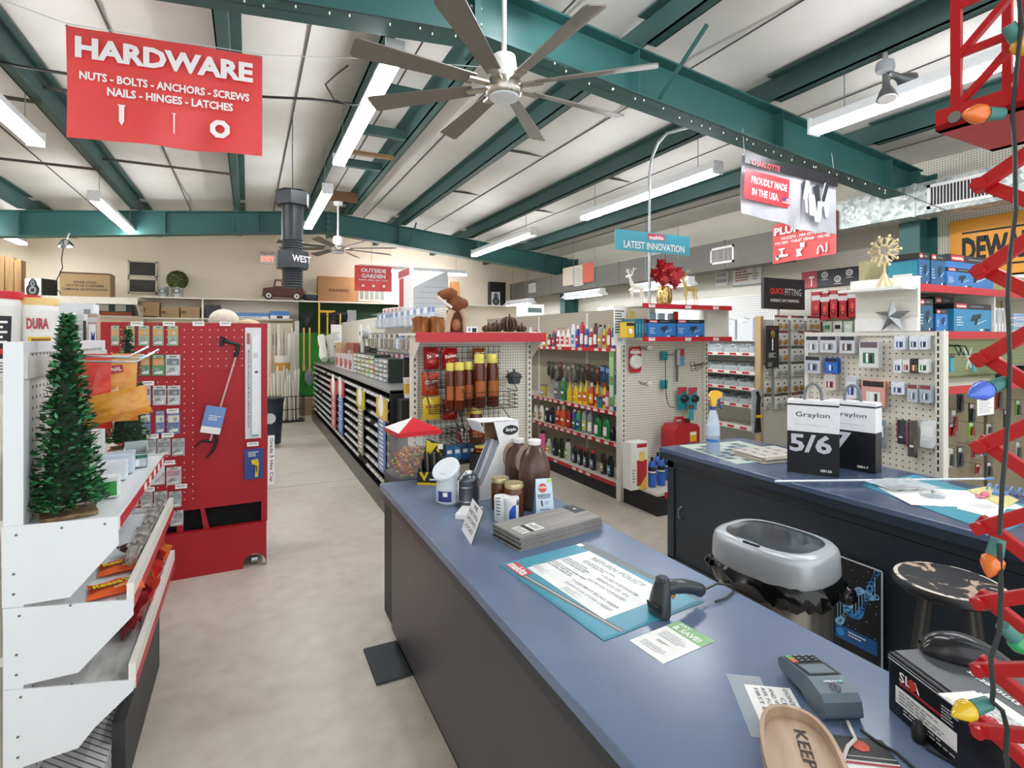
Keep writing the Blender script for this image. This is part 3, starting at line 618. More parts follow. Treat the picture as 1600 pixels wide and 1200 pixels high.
# --- bottle gondola with its endcap
GX, GY0, GY1 = 3.36, 4.34, 8.6
t = thing('bottle_gondola', 'cream gondola whose aisle side holds four shelves of bottles', 'store shelf', (3.7, GY0, 0)); O = Vector(t.location)
b = B(); b.box((3.78, GY0, .1), (3.84, GY1, 1.97), PEGGREY); sh(b, O).build('back_panel', t)
b = B(); b.box((GX, GY0, 0), (4.48, GY1, .14), BLACK); sh(b, O).build('base_kick', t)
SHX = {1.53: 3.45, .87: 3.42, .55: 3.40, .165: 3.345}
for z, x in SHX.items():
    b = B(); b.box((x, GY0 + .03, z - .025), (3.78, GY1, z), GCR); sh(b, O).build('shelf', t)
    b = B(); b.box((x - .008, GY0 + .03, z - .034), (x, GY1, z + .006), STRIP); tags(b, GY0 + .03, GY1, z - .014, 'y', x - .009, SIDE, step=.14, w=.075, seed=int(z * 100), m=TAGW, p=.9 if z > .5 else .35); sh(b, O).build('price_strip', t)
b = B(); b.box((4.3, GY0, .16), (4.36, GY1, 1.7), PEG); sh(b, O).build('rear_panel', t)
for y in (5.5, 6.72, 7.94):
    b = B(); b.box((3.77, y - .02, .1), (3.80, y + .02, 1.95), GCR); sh(b, O).build('post', t)
YG = 4.3
t = thing('tool_endcap', 'cream pegboard endcap with two red edged shelves of boxed tools', 'store shelf', (3.93, YG, 0)); O = Vector(t.location)
b = B(); b.box((3.37, YG, .1), (4.5, YG + .03, 1.66), PEG); sh(b, O).build('back_panel', t)
for x in (3.36, 4.49):
    b = B(); b.box((x - .03, YG - .03, 0), (x + .03, YG + .04, 1.97), GCR); slots(b, x + .01, YG - .03, .2, 1.6, h=.026); sh(b, O).build('post', t)
for z in (1.645, 1.965):
    b = B(); b.box((3.345, YG - .34, z - .02), (4.52, YG - .001, z), GCR); sh(b, O).build('shelf', t)
    b = B(); b.box((3.345, YG - .352, z - .035), (4.525, YG - .34, z + .01), STRIP); tags(b, 3.4, 4.5, z - .013, 'x', YG - .352, FRONT, step=.42, w=.08, p=1); sh(b, O).build('price_strip', t)
b = B(); b.box((4.49, YG - .33, 1.65), (4.505, YG + .02, 1.95), GCR); sh(b, O).build('side_wing', t)
b = B(); b.box((3.37, 3.78, 0), (4.5, YG - .03, .185), BLACK); sh(b, O).build('base_kick', t)
b = B(); b.box((3.365, 3.775, .185), (4.505, YG - .02, .21), GCR); b.box((3.45, 3.765, .16), (4.505, 3.775, .215), STRIP); sh(b, O).build('base_deck', t)
# --- plumbing gondola beyond the aisle
PX0, PY0 = 5.48, 4.42
t = thing('fittings_gondola', 'white gondola with shelves of clear bins full of pipe fittings', 'store shelf', (5.8, PY0, 0)); O = Vector(t.location)
b = B(); b.box((5.86, PY0, .1), (5.9, 8.2, 2.2), PEGW); sh(b, O).build('back_panel', t)
for z in (1.455, 1.225, 1.03, .82, .55, .2):
    x = PX0 if z > .6 else PX0 - .04
    b = B(); b.box((x, PY0 + .02, z - .03), (5.86, 8.2, z - .005), GCR); sh(b, O).build('shelf', t)
    b = B(); b.box((x - .008, PY0 + .02, z - .035), (x, 8.2, z + .008), TAGW)
    y = PY0 + .1
    while y < 8.1: b.rect(.1, .026, (x - .0085, y + .05, z - .013), STRIP, SIDE); y += .19
    sh(b, O).build('price_strip', t)
b = B(); b.box((5.45, PY0 + .02, 0), (5.86, 8.2, .15), DARK); sh(b, O).build('base_kick', t)
t = thing('fittings_display', 'tall display of hanging brass fittings under the black header sign', 'display rack', (5.95, 4.36, 0)); O = Vector(t.location)
b = B(); b.box((5.46, 4.36, .2), (6.62, 4.4, 1.86), PEGW); sh(b, O).build('back_panel', t)
WOOD = ramp_mat('pale_timber', [(.3, '#b49468'), (.7, '#cbb089')], scale=3, stretch=(6, 6, .6), rough=.6)
b = B(); b.box((5.44, 4.33, 0), (5.49, 4.41, 1.9), WOOD); sh(b, O).build('wooden_post', t)
b = B(); b.box((5.46, 4.30, 1.99 - .0), (6.2, 4.34, 2.36), M('#333134', .5)); b.ft('QUICK', .26, .085, (5.69, 4.298, 2.2), M('#e2443a', .5), bold=.04); b.ft('FITTING', .30, .085, (5.98, 4.298, 2.2), PAPER, bold=.0); b.ft('OVERBUILT, NOT OVERPRICED.', .53, .04, (5.83, 4.298, 2.09), PAPER, bold=.03); sh(b, O).build('header_sign', t)
# --- battery endcap and power-tool bay
BX, BY0, BY1 = 3.94, 1.794, 2.72
t = thing('battery_endcap', 'cream pegboard endcap behind the back counter hung with carded batteries', 'store shelf', (BX, 2.25, 0)); O = Vector(t.location)
b = B(); b.box((BX, BY0 + .03, .1), (BX + .03, BY1, 1.67), PEGBIG); sh(b, O).build('back_panel', t)
b = B(); b.box((BX - .03, BY0 - .01, 0), (BX + .03, BY0 + .035, 1.69), GCR); slots(b, BX - .03, BY0 + .018, .8, 1.66, face='x', step=.045, h=.03, w=.005); sh(b, O).build('post', t); b = B(); b.box((BX - .02, BY1 - .03, 0), (BX + .03, BY1, 1.69), GCR); sh(b, O).build('post', t)
b = B(); b.box((BX - .02, BY0 + .036, 1.66), (BX + .032, BY1 - .031, 1.686), GCR); sh(b, O).build('top_rail', t)
YM = 1.95
t = thing('power_tool_bay', 'run of red edged shelves stacked with boxed power tools', 'store shelf', (4.6, YM, 0)); O = Vector(t.location)
b = B(); b.box((BX + .04, 2.3, .1), (XR - .02, 2.34, 2.2), M('#a8a076', .6)); sh(b, O).build('back_panel', t)
b = B(); b.box((BX + .04, 2.285, 1.33), (XR - .02, 2.3, 1.62), pegboard('green_grey_pegboard', '#a9b487', '#6c7353', pitch=.03, rad=.14)); sh(b, O).build('green_pegboard', t)
for z in (2.0, 1.685, 1.32):
    y = YM if z > 1.5 else BY0 + .06
    b = B(); b.box((BX + .035, y, z - .025), (XR - .02, 2.3, z), GCR); sh(b, O).build('shelf', t)
    b = B(); b.box((BX + .034, y - .01, z - .045), (XR - .02, y, z + .006), STRIP); sh(b, O).build('shelf_edge', t)
for x in (5.01, 6.0):
    b = B(); b.box((x, YM + .01, 1.69), (x + .02, 2.29, 1.97), GCR); sh(b, O).build('divider', t)
b = B(); b.box((BX, YM - .01, 1.69), (BX + .03, 2.34, 1.975), GCR); b.box((BX - .008, YM - .01, 1.69), (BX, 2.34, 1.78), WHITE); b.box((BX - .012, YM - .01, 1.975), (BX + .03, 2.37, 2.055), WHITE); b.box((BX - .16, YM, 1.965), (BX, 2.37, 1.985), WHITE); sh(b, O).build('end_cubby', t)
b = B(); b.box((BX + .04, 2.26, .2), (XR - .02, 2.3, 1.27), M('#8f846b', .7)); sh(b, O).build('lower_board', t)
for x in (4.42, 4.98, 5.6):
    b = B(); b.box((x, 2.24, .2), (x + .015, 2.26, 1.27), M('#6b624e', .6)); sh(b, O).build('slotted_post', t)
# --- sales counter
CTOP = ramp_mat('blue_laminate', [(.3, '#5a6a86'), (.5, '#647590'), (.7, '#71819c')], scale=1.6, rough=.24, detail=6)
CBODY = ramp_mat('scuffed_charcoal', [(.35, '#36353b'), (.65, '#433f43')], scale=1.5, rough=.35)
CX0, CX1, CYE = .645, 1.375, 2.93
t = thing('sales_counter', 'long sales counter with blue laminate top and charcoal front', 'counter', (1.0, 1.3, 0)); O = Vector(t.location)
b = B(); b.box((CX0, -.5, .815), (CX1, CYE, .85), CTOP); sh(b, O).build('countertop', t, bev=.004)
b = B(); b.box((CX0 + .004, -.49, .775), (CX1 - .004, CYE - .004, .815), M('#22252c', .35)); sh(b, O).build('top_edge', t)
b = B(); b.box((.70, -.45, .06), (1.33, 2.88, .775), CBODY); sh(b, O).build('body', t)
b = B(); b.box((.72, -.45, 0), (1.31, 2.86, .06), BLACK); sh(b, O).build('plinth', t)
# --- back counter
KX0, KX1, KYE = 2.68, 3.52, 2.99
KB = ramp_mat('dark_slate_paint', [(.3, '#1e252c'), (.7, '#272f37')], scale=1.5, rough=.4); KT = ramp_mat('slate_blue_laminate', [(.3, '#45526b'), (.7, '#566582')], scale=1.5, rough=.22)
t = thing('back_counter', 'dark slate back counter with sliding doors behind the sales counter', 'counter', (3.1, 1.2, 0)); O = Vector(t.location)
b = B(); b.box((KX0, -.8, .82), (KX1, KYE, .85), KT); sh(b, O).build('countertop', t, bev=.003)
b = B(); b.box((KX0 + .003, -.79, .775), (KX1, KYE - .003, .82), M('#232c38', .3)); sh(b, O).build('top_edge', t)
b = B(); b.box((KX0 + .06, -.78, .05), (KX1 - .02, KYE - .05, .775), KB); b.box((KX0 + .035, KYE - .11, .0), (KX0 + .06, KYE - .05, .775), KB); b.box((KX0 + .035, -.7, .72), (KX0 + .06, KYE - .05, .775), KB); b.box((KX0 + .035, -.7, 0), (KX0 + .06, KYE - .05, .08), KB); sh(b, O).build('body', t)
for y0, y1, x in ((1.78, KYE - .115, .048), (.5, 1.8, .04), (-.7, .5, .048)):
    b = B(); b.box((KX0 + x, y0, .085), (KX0 + .06, y1, .715), KB); sh(b, O).build('sliding_door', t)
d = t.children[-3]
b = B(); c = onX(1063, 802, KX0 + .03); c.x = KX0 + .046
b.tube([c + Vector((0, .0, .045)), c + Vector((-.03, 0, .03)), c + Vector((-.035, 0, 0)), c + Vector((-.03, 0, -.03)), c + Vector((0, 0, -.045))], .006, STEEL, 6); o = sh(b, O).build('handle', t.children[[c.name.split('.')[0] for c in t.children].index('sliding_door')])
# ================================================================ things on the sales counter
ZC = .85
def fr(a, b, z=ZC):
    A, C = onZ(*a, z), onZ(*b, z); d = C - A; return A, math.atan2(d.y, d.x), d.length
# candy machine on its stand behind the counter end
A, rz, L = fr((625, 751), (688, 742))
t = thing('display_stand', 'black box stand behind the counter end under the candy dispenser', 'stand', (A.x + .12, A.y + .14, 0))
b = B(); b.box((-.14, -.13, 0), (.16, .15, .82), BLACK); b.build('plinth', t); b = B(); b.box((-.145, -.135, .82), (.165, .155, .848), M('#27303c', .4)); b.build('top_board', t)
t = thing('candy_dispenser', 'clear square candy dispenser with red pyramid lid half full of coloured sweets', 'candy dispenser', (A.x + .0, A.y, ZC), rz)
W_, D_, H_ = .235, .235, .24
b = B(); CL = clear_plastic('clear_acrylic', '#eef2f2', .09)
b.box((0, 0, 0), (W_, .003, H_), CL); b.box((0, D_ - .003, 0), (W_, D_, H_), CL); b.box((0, 0, 0), (.003, D_, H_), CL); b.box((W_ - .003, 0, 0), (W_, D_, H_), CL); b.box((.1, 0, 0), (.103, D_, H_), CL); b.build('clear_box', t)
b = B(); e = .012; b.box((-e, -e, H_), (W_ + e, D_ + e, H_ + .025), M('#d01f2c', .3)); q = (W_ / 2, D_ / 2, H_ + .09); c4 = [(-e, -e), (W_ + e, -e), (W_ + e, D_ + e), (-e, D_ + e)]
for i in range(4): b.add([(*c4[i], H_ + .025), (*c4[(i + 1) % 4], H_ + .025), q], [(0, 1, 2)], M('#d01f2c', .3) if i != 3 else PAPER)
b.build('lid', t)
SW = [M(c, .25) for c in ('#d0281e', '#e08a1e', '#e2c522', '#3f9a2c', '#6b3a1c', '#d0281e', '#c2661c')]; rd = random.Random(2); b = B()
for i in range(560): b.ball((rd.uniform(.012, W_ - .012), rd.uniform(.008, .2), rd.uniform(.008, .135) + .02 * rd.random()), .0085, rd.choice(SW), 6, 4, (1, 1, .7))
stuff(b.build('sweets', t))
# carton of black pens
A, rz, L = fr((675, 768), (712, 753)); rz = .25
A = onZ(652, 757, ZC)
t = thing('pen_carton', 'black and yellow open carton of carpenter pencils beside the candy dispenser', 'display carton', A, -.62)
YD = M('#e3c51f', .5); b = B(); b.box((0, 0, 0), (.13, .004, .07), BLACK); b.box((0, .1, 0), (.13, .104, .12), BLACK); b.prism([(0, 0), (.1, 0), (.1, .12), (0, .07)], 'x', 0, .004, BLACK); b.prism([(0, 0), (.1, 0), (.1, .12), (0, .07)], 'x', .126, .13, BLACK); b.box((0, 0, 0), (.13, .1, .004), BLACK)
b.prism([(.01, .0685), (.04, .02), (.065, .0685), (.05, .0685), (.04, .045), (.025, .0685)], 'y', -.002, 0, YD); b.rect(.13, .012, (.065, 0, .006), YD); b.rect(.05, .008, (.095, 0, .03), PAPER); b.rect(.1, .01, (.13, .05, .006), YD, PI / 2)
b.build('tray', t)
b = B(); b.prism([(0, .12), (.13, .12), (.13, .2), (.02, .23)], 'y', .1, .104, BLACK); b.prism([(.015, .13), (.03, .13), (.075, .19), (.03, .222), (.02, .222)], 'y', .0985, .0995, YD); b.prism([(.12, .13), (.105, .13), (.075, .17), (.085, .18)], 'y', .0985, .0995, YD); b.rect(.035, .016, (.072, .0985, .2), YD); b.rect(.03, .03, (.1, .0985, .19), PAPER); b.build('back_flap', t)
for i in range(9):
    b = B(); x = .015 + .0125 * i; y = .03 + .05 * ((i * 37) % 10) / 10; b.cbox((x, y, .085), (.008, .012, .16), BLACK if i % 3 else M('#6f6658', .6)); o = b.build('pencil', t, rot=(0, .05 * ((i % 3) - 1), 0))
# tilted clear jar with white lid
A = onZ(702, 785, ZC)
t = thing('wipes_jar', 'clear tub with blue label and tilted white lid beside the metal canister', 'jar', A, -.35)
r = .064; b = B(); b.lathe([(r * .82, 0), (r, .012), (r, .065), (r * .97, .1), (r * .8, .14), (r * .8, .15)], clear_plastic('frosted_tub', '#eef3f8', .55), 20); b.lathe([(r * .78, .004), (r * .94, .06), (0, .085)], M('#e8eef4', .6), 14); b.build('tub', t)
b = B(); pr = [(-.055 + .11 * i / 8) for i in range(9)]
b.grid(lambda u, v: ((r + .001) * math.cos(-2.5 + 1.1 * u), (r + .001) * math.sin(-2.5 + 1.1 * u), .02 + .05 * v), 10, 1, M('#2a3f7c', .5)); b.grid(lambda u, v: ((r + .0015) * math.cos(-2.05 + .35 * u), (r + .0015) * math.sin(-2.05 + .35 * u), .045 + .02 * v), 4, 1, PAPER); b.build('label', t)
b = B(); b.lathe([(.066, 0), (.07, .004), (.07, .016), (.064, .021), (.045, .019), (0, .019)], M('#e4ebf0', .4), 22); b.build('lid', t, (-.012, 0, .155), rot=(.5, -.45, 0))
# metal canister
A = onZ(731, 791, ZC)
t = thing('steel_canister', 'dark ribbed steel canister with white bands on the counter', 'canister', A)
CA = M('#5a6066', .3, .7); r = .049; b = B(); b.lathe([(r * 1.03, 0), (r * 1.03, .02), (r, .025), (r, .12), (r * 1.02, .125), (r * 1.0, .135), (r * .7, .15), (r * .5, .158), (0, .158)], CA, 20); b.build('body', t)
b = B()
for z in (.032, .098): b.lathe([(r, z), (r + .003, z), (r + .003, z + .005), (r, z + .005)], CHROME, 20)
b.build('band', t)
b = B(); b.tube([(-r - .003, -.01, .03), (-r - .003, -.01, .125), (-.02, -.02, .17), (.02, -.02, .17), (r + .003, -.01, .125), (r + .003, -.01, .03)], .002, CHROME, 5); b.build('wire_bail', t)
b = B(); b.cbox((0, -.01, .163), (.022, .02, .014), PAPER); b.build('cap', t)
# white slab box and tent sign
A = onZ(711, 812, ZC); rz = -.62
t = thing('white_box', 'flat white box behind the folded tent sign', 'box', A, rz); b = B(); b.box((0, 0, 0), (.1, .12, .026), M('#eeeeec', .4)); b.build('carton', t, bev=.004); b = B(); b.rect(.06, .08, (.05, .06, .026), PAPER, flat=True); b.build('label', t)
A, rz, L = fr((721, 827), (735, 850)); C = onZ(774, 848, ZC)
t = thing('tent_sign', 'clear tent holder with handwritten WE INSTALL LATCHES card', 'sign', A, rz)
w = L + .012; dp = abs((C - A).cross(Vector((math.cos(rz), math.sin(rz), 0))).length); dp = max(.075, min(dp, .12)); hh = .125
b = B(); b.add([(0, 0, 0), (w, 0, 0), (w, dp / 2, hh), (0, dp / 2, hh)], [(0, 1, 2, 3)], M('#f4f4f2', .5)); b.add([(0, .003, 0), (w, .003, 0), (w, dp / 2 + .003, hh), (0, dp / 2 + .003, hh)], [(3, 2, 1, 0)], DARK)
b.build('card', t)
b = B(); b.add([(0, dp, 0), (w, dp, 0), (w, dp / 2, hh), (0, dp / 2, hh)], [(0, 1, 2, 3)], clear_plastic('sign_acrylic', '#dfe6ea', .3)); b.build('acrylic_back', t)
b = B(); an = math.atan2(hh, dp / 2); b.at((0, 0, 0), rx=an - PI / 2); hl = math.hypot(hh, dp / 2)
for s, z, k in (('WE', .88, .35), ('INSTALL', .68, .8), ('LATCHES', .48, .8), ('LOCKS', .27, .7)): b.ft(s, w * k, hl * .12, (w * .5, -.001, hl * z), INK, bold=.0)
b.off(); b.build('handwriting', t)
# tall white counter display leaning with tubes
A = onZ(748, 783, ZC); rz = .12
t = thing('syringe_display', 'tall white cardboard counter display with black oval logo holding packed tubes', 'display carton', A, rz)
CW = M('#e6e6e4', .5); b = B()
pr = [(0, 0), (.14, 0), (.21, .25), (.21, .36), (.02, .37), (.0, .34), (.09, .3), (.12, .24), (.012, .055)]
def oval(b, s): pass
side = [(0, 0), (.16, 0), (.235, .22), (.235, .375), (.085, .385), (.12, .27), (0.02, .07), (0, .07)]
for y in (0, .12): b = B(); b.prism(side, 'y', y, y + .004, CW); b.build('side_wall', t)
b = B(); b.box((.0, 0, 0), (.004, .124, .075), CW); b.prism([(.0, .382), (.235, .372), (.235, .376), (.0, .388)], 'y', 0, .124, CW); b.prism([(-.0, .388), (.03, .33), (.034, .332), (.004, .388)], 'y', 0, .124, M('#cfd3da', .5)); b.box((.231, 0, .1), (.235, .124, .376), CW); b.build('top_flap', t); b = B(); b.prism([(.10, .27), (.225, .22), (.225, .37), (.1, .375)], 'y', .112, .118, M('#86694c', .8)); b.build('kraft_inside', t)
b = B(); b.disc(.04, (.185, -.001, .33), BLACK, n=24, sx=1, lift=.001); b.v = [Vector(((q.x - .185) * 1.15 + .185, q.y, (q.z - .33) * .62 + .33)) for q in b.v]; b.ft('Simple', .062, .022, (.185, -.0025, .331), PAPER, bold=.02); b.build('logo', t)
for i, (y, c) in enumerate(((.012, '#8f98a4'), (.05, '#b9bfc6'), (.085, '#6f7884'))):
    b = B(); b.at((.022, y, .06), ry=.42); b.box((0, 0, 0), (.03, .03, .24), M(c, .35)); b.rect(.024, .05, (.015, 0, .2), PAPER); b.rect(.02, .018, (.015, -.0005, .19), M('#c5442c', .5)); b.rect(.018, .01, (.015, -.0005, .216), INK); b.rect(.02, .1, (.015, 0, .08), M('#aeb6c0', .3)); b.off(); b.build('tube_pack', t)
# jars, canisters, jugs, tent carton
HON = M('#5b2f14', .12, var=.15); LID = M('#c8b98c', .35, .6)
def jar(px, py, r, h, label, honey=HON, z=ZC, band=True):
    A = onZ(px, py, z); t = thing('preserve_jar', label, 'jar', A)
    b = B(); b.lathe([(r * .9, 0), (r, .01), (r, h * .78), (r * .86, h * .88)], honey, 16); b.build('glass', t)
    b = B(); b.lathe([(r * .93, h * .86), (r * .95, h * .96), (r * .9, h), (r * .7, h * .99), (0, h * .99)], LID, 18); b.lathe([(r * .98, h * .9), (r * .98, h * .92)], LID, 18); b.build('lid', t); return t
jar(782, 795, .043, .148, 'gold lidded jar of dark preserve beside the white display'); jar(803, 806, .045, .15, 'gold lidded jar of dark preserve before the brown jugs')
def canister(px, py, r, h, label, blue):
    A = onZ(px, py, ZC); t = thing('white_canister', label, 'canister', A)
    b = B(); b.lathe([(r * .97, 0), (r, .005), (r, h * .86)], M('#e9eaea', .45), 18); b.build('body', t)
    b = B(); b.lathe([(r * 1.04, h * .84), (r * 1.05, h * .96), (r * 1.0, h), (r * .8, h * .985), (0, h * .985)], M('#f0f0ef', .4), 18); b.build('lid', t)
    b = B()
    if blue:
        b.grid(lambda u, v: ((r + .0012) * math.cos(-2.3 + .9 * u), (r + .0012) * math.sin(-2.3 + .9 * u), .008 + .07 * v * (.4 + .6 * math.sin(PI * (u * .5 + .1)))), 10, 2, M('#2b58b4', .45))
        b.grid(lambda u, v: ((r + .0012) * math.cos(-1.25 + .4 * u), (r + .0012) * math.sin(-1.25 + .4 * u), .075 + .025 * v), 4, 1, INK)
    else:
        for i in range(6):
            for j in range(4): a = -2.75 + j * .16; b.grid(lambda u, v: ((r + .0012) * math.cos(a + .11 * u), (r + .0012) * math.sin(a + .11 * u), .03 + i * .014 + .005 * v), 1, 1, INK)
    b.build('print', t)
canister(783, 812, .03, .105, 'white lidded canister with rows of black print', False); canister(799, 814, .032, .105, 'white lidded canister with blue arch on its label', True)
def jug(px, py, label, rz=0, s=1):
    A = onZ(px, py, ZC); t = thing('brown_jug', label, 'jug', A, rz); m = ramp_mat('tinted_jug', [(.3, '#4a352d'), (.7, '#6b5248')], scale=5, rough=.25)
    r = .07 * s; h = .3 * s; b = B(); b.lathe([(r * .9, 0), (r, .012), (r, h * .5), (r * 1.0, h * .55), (r * .98, h * .62), (r * .8, h * .76), (r * .48, h * .88), (r * .34, h * .92), (r * .34, h * .95)], m, 22); b.build('bottle', t)
    b = B(); b.tube([(-r * .35, 0, h * .9), (-r * .75, 0, h * .86), (-r * 1.0, 0, h * .74), (-r * 1.02, 0, h * .62), (-r * .9, 0, h * .56)], [.012 * s] * 2 + [.014 * s] * 3, M('#94786a', .3), 8); b.build('handle', t)
    b = B(); b.lathe([(r * .4, h * .93), (r * .42, h * .995), (r * .38, h), (0, h)], M('#ece8e8', .4), 18); b.build('cap', t); return t
jug(810, 775, 'large brown syrup jug standing behind its twin by the white display', -.5, .97); jug(835, 792, 'large brown syrup jug in front of its twin beside the blue tent carton', -.45, 1.06)
A, rz, L = fr((838, 810), (864, 800)); rz = -.25
t = thing('tent_carton', 'pale blue folded carton standing against the brown jug', 'box', A, rz)
LB = M('#8fc0e2', .5, var=.05); PB = M('#cfe2f0', .5); b = B(); w, dp, hh = .085, .07, .165
b.add([(0, 0, 0), (w, 0, 0), (w, dp, 0), (0, dp, 0), (.006, dp / 2, hh), (w - .006, dp / 2, hh)], [(0, 1, 5, 4)], PB); b.add([(0, 0, 0), (w, 0, 0), (w, dp, 0), (0, dp, 0), (.006, dp / 2, hh), (w - .006, dp / 2, hh)], [(1, 2, 5), (2, 3, 4, 5), (3, 0, 4), (0, 3, 2, 1)], LB); b.build('carton', t)
b = B(); b.at((0, 0, 0), rx=math.atan2(hh, dp / 2) - PI / 2)
b.disc(.02, (.035, -.001, .128), M('#d2504c', .5), n=18); b.ft('Bobby', .036, .013, (.036, -.002, .13), PAPER, bold=.03); b.ft('DISSOLVE', .058, .013, (.04, -.001, .095), M('#3c4e66', .6)); b.rect(.05, .003, (.04, 0, .084), M('#3c4e66', .6)); b.prism([(.028, .05), (.034, .05), (.03, .075), (.024, .075)], 'y', -.002, -.001, INK); b.lines(.025, .016, 3, (.055, 0, .064), GREY); b.ft('INNOVATION', .045, .007, (.04, -.001, .035), M('#4f86b8', .6)); b.rect(.02, .012, (.068, -.0005, .158), M('#b6d84c', .5)); b.off(); b.build('print', t)
# stack of floor plank samples
A, rz, L = fr((769, 835), (824, 862)); A2, rz2, L2 = fr((813, 862), (940, 826))
GP = ramp_mat('grey_wood_print', [(.3, '#77736f'), (.6, '#96928d'), (.8, '#87827d')], scale=6, stretch=(1, 10, 1), rough=.5)
rz = rz2; A = onZ(813, 862, ZC)
wd = (onZ(769, 838, ZC) - A); wd = abs(wd.cross(Vector((math.cos(rz), math.sin(rz), 0))).length)
for i in range(6):
    z = ZC + i * .0085; dx = (-.004, .006, 0, .004, -.003, 0)[i]
    t = thing('floor_plank', ['lowest', 'second lowest', 'third', 'fourth', 'fifth', 'topmost labelled'][i] + ' grey vinyl floor plank counted up the sample stack on the counter', 'floor sample', (A.x + dx, A.y, z), rz, 'stack of vinyl plank samples')
    b = B(); b.box((0, 0, 0), (L2, wd, .0065), GP); b.build('plank', t); b = B(); b.box((.001, .001, .0066), (L2 - .001, wd - .001, .0082), M('#3c3a38', .6) if i < 5 else GP); b.build('underlay' if i < 5 else 'wear_layer', t)
b = B(); b.rect(.11, .075, (.085, wd * .35, .0082), PAPER, flat=True); b.rect(.02, .075, (.08, wd * .35, .009), INK, flat=True); b.lines(.04, .06, 6, (.052, wd * .35, .0085), INK, flat=True, seed=2); b.lines(.04, .06, 7, (.12, wd * .35, .0085), INK, flat=True, seed=3); b.build('label', t)
b = B(); b.box((L2 - .06, wd * .5, .0082), (L2 + .0, wd * .98, .0095), DARK); b.disc(.008, (L2 - .03, wd * .72, .0095), PAPER, flat=True); b.build('tag', t)
# counter mat with return policy
A, rz, L = fr((780, 883), (944, 1002)); C = onZ(925, 851, ZC); wd = (C - A).cross(Vector((math.cos(rz), math.sin(rz), 0))).length
MT = M('#3f93a8', .35, var=.05); MG = M('#62686b', .35)
t = thing('counter_mat', 'teal branded counter mat with a printed return policy under clear film', 'counter mat', A, rz)
b = B(); b.box((0, 0, 0), (L, wd, .0025), MT); b.prism(rrect(L, wd, .012), 'z', 0, .0012, BLACK) if False else None; b.build('mat', t)
b = B(); b.rect(L * .98, wd * .97, (L / 2, wd / 2, .0026), MT, flat=True)
for (p, q) in (((.18, .0), (.3, .0)), ((.85, .88), (1, .88))): pass
b.add([(L * .18, wd * .02, .0038), (L * .99, wd * .15, .0038), (L * .99, wd * .2, .0038), (L * .12, wd * .07, .0038)], [(0, 1, 2, 3)], MG); b.add([(L * .16, wd * .05, .0042), (L * .99, wd * .17, .0042), (L * .99, wd * .175, .0042), (L * .15, wd * .058, .0042)], [(0, 1, 2, 3)], PAPER)
b.add([(L * .0, wd * .85, .0038), (L * .99, wd * .96, .0038), (L * .99, wd * .99, .0038), (L * .0, wd * .99, .0038)], [(0, 1, 2, 3)], MG); b.rect(.025, wd * .06, (L * .03, wd * .88, .0035), PAPER, flat=True)
b.rect(L * .2, wd * .12, (L * .13, wd * .09, .004), M('#c9454b', .5), flat=True); b.ft('makita', L * .18, wd * .09, (L * .13, wd * .09, .0046), PAPER, flat=True, bold=.03); b.build('print', t)
b = B(); b.box((L * .14, wd * .17, .0026), (L * .86, wd * .86, .0044), M('#f1f1ee', .35)); b.v = [Vector((q.x, q.y, q.z)) for q in b.v]; b.build('policy_sheet', t)
G2 = M('#a6a8ab', .7)
b = B(); b.ft('RETURN POLICY', L * .46, wd * .06, (L * .48, wd * .78, .0045), G2, flat=True, bold=0)
for k, (x, y, w, n, hh) in enumerate(((.4, .68, .3, 2, .06), (.32, .56, .34, 3, .1), (.3, .42, .36, 3, .1))): b.lines(L * w, wd * hh, n, (L * x, wd * y, .0045), G2, flat=True, seed=k)
for s, y, w in (('IF YOU NEED TO RETURN AN ITEM', .62, .3), ('BRING IT IN', .55, .26), ('AND PROVIDE YOUR RECEIPT', .48, .32), ('THERE MUST BE NO WEAR', .36, .4), ('30 DAYS OR STORE CREDIT', .29, .4)): b.ft(s, L * w, wd * .032, (L * .62, wd * y, .0045), G2, flat=True, bold=.01)
b.lines(L * .15, wd * .06, 4, (L * .2, wd * .25, .0045), LGREY, flat=True); b.lines(L * .15, wd * .06, 4, (L * .55, wd * .22, .0045), LGREY, flat=True); b.build('policy_print', t)
# barcode scanner
A = onZ(1038, 955, ZC + .006); E_ = onZ(1105, 928, ZC + .02); rz = math.atan2(E_.y - A.y, E_.x - A.x)
t = thing('barcode_scanner', 'black handheld barcode scanner lying on the counter mat', 'barcode scanner', A, rz)
SC = M('#2d3338', .3, var=.08); t.scale = (1.12, 1.12, 1.12); b = B()
b.grid(lambda u, v: ((-.018 + .012 * v + .033 * math.cos(2 * PI * u) * (1 - .45 * v ** 2) * .62), .036 * math.sin(2 * PI * u) * (1 - .5 * v ** 2.2), .085 * v), 18, 8, SC)
b.ball((-.0065, 0, .084), .0185, SC, 14, 8, (.95, 1.02, .5))
b.build('head', t)
b = B(); b.at((-.038, 0, .032), ry=-.2); b.box((-.002, -.024, -.022), (.002, .024, -.004), BLACK); b.build('window', t, bev=.002)
b = B(); b.tube([(.0, 0, .055), (.03, 0, .058), (.07, 0, .05), (.11, 0, .036), (.125, 0, .028), (.13, 0, .024)], [.016, .019, .018, .017, .018, .014], SC, 12); b.build('grip', t)
b = B(); b.tube([(.02, 0, .04), (.03, 0, .03), (.036, 0, .036)], .005, M('#c98f5a', .5), 6); b.build('trigger', t)
P = [A + Vector((*rot2((.13, 0), rz), .024)), onZ(1120, 912, ZC + .03), onZ(1140, 914, ZC + .02), onZ(1148, 923, ZC + .006), onZ(1135, 934, ZC + .005), onZ(1118, 940, ZC + .008)]
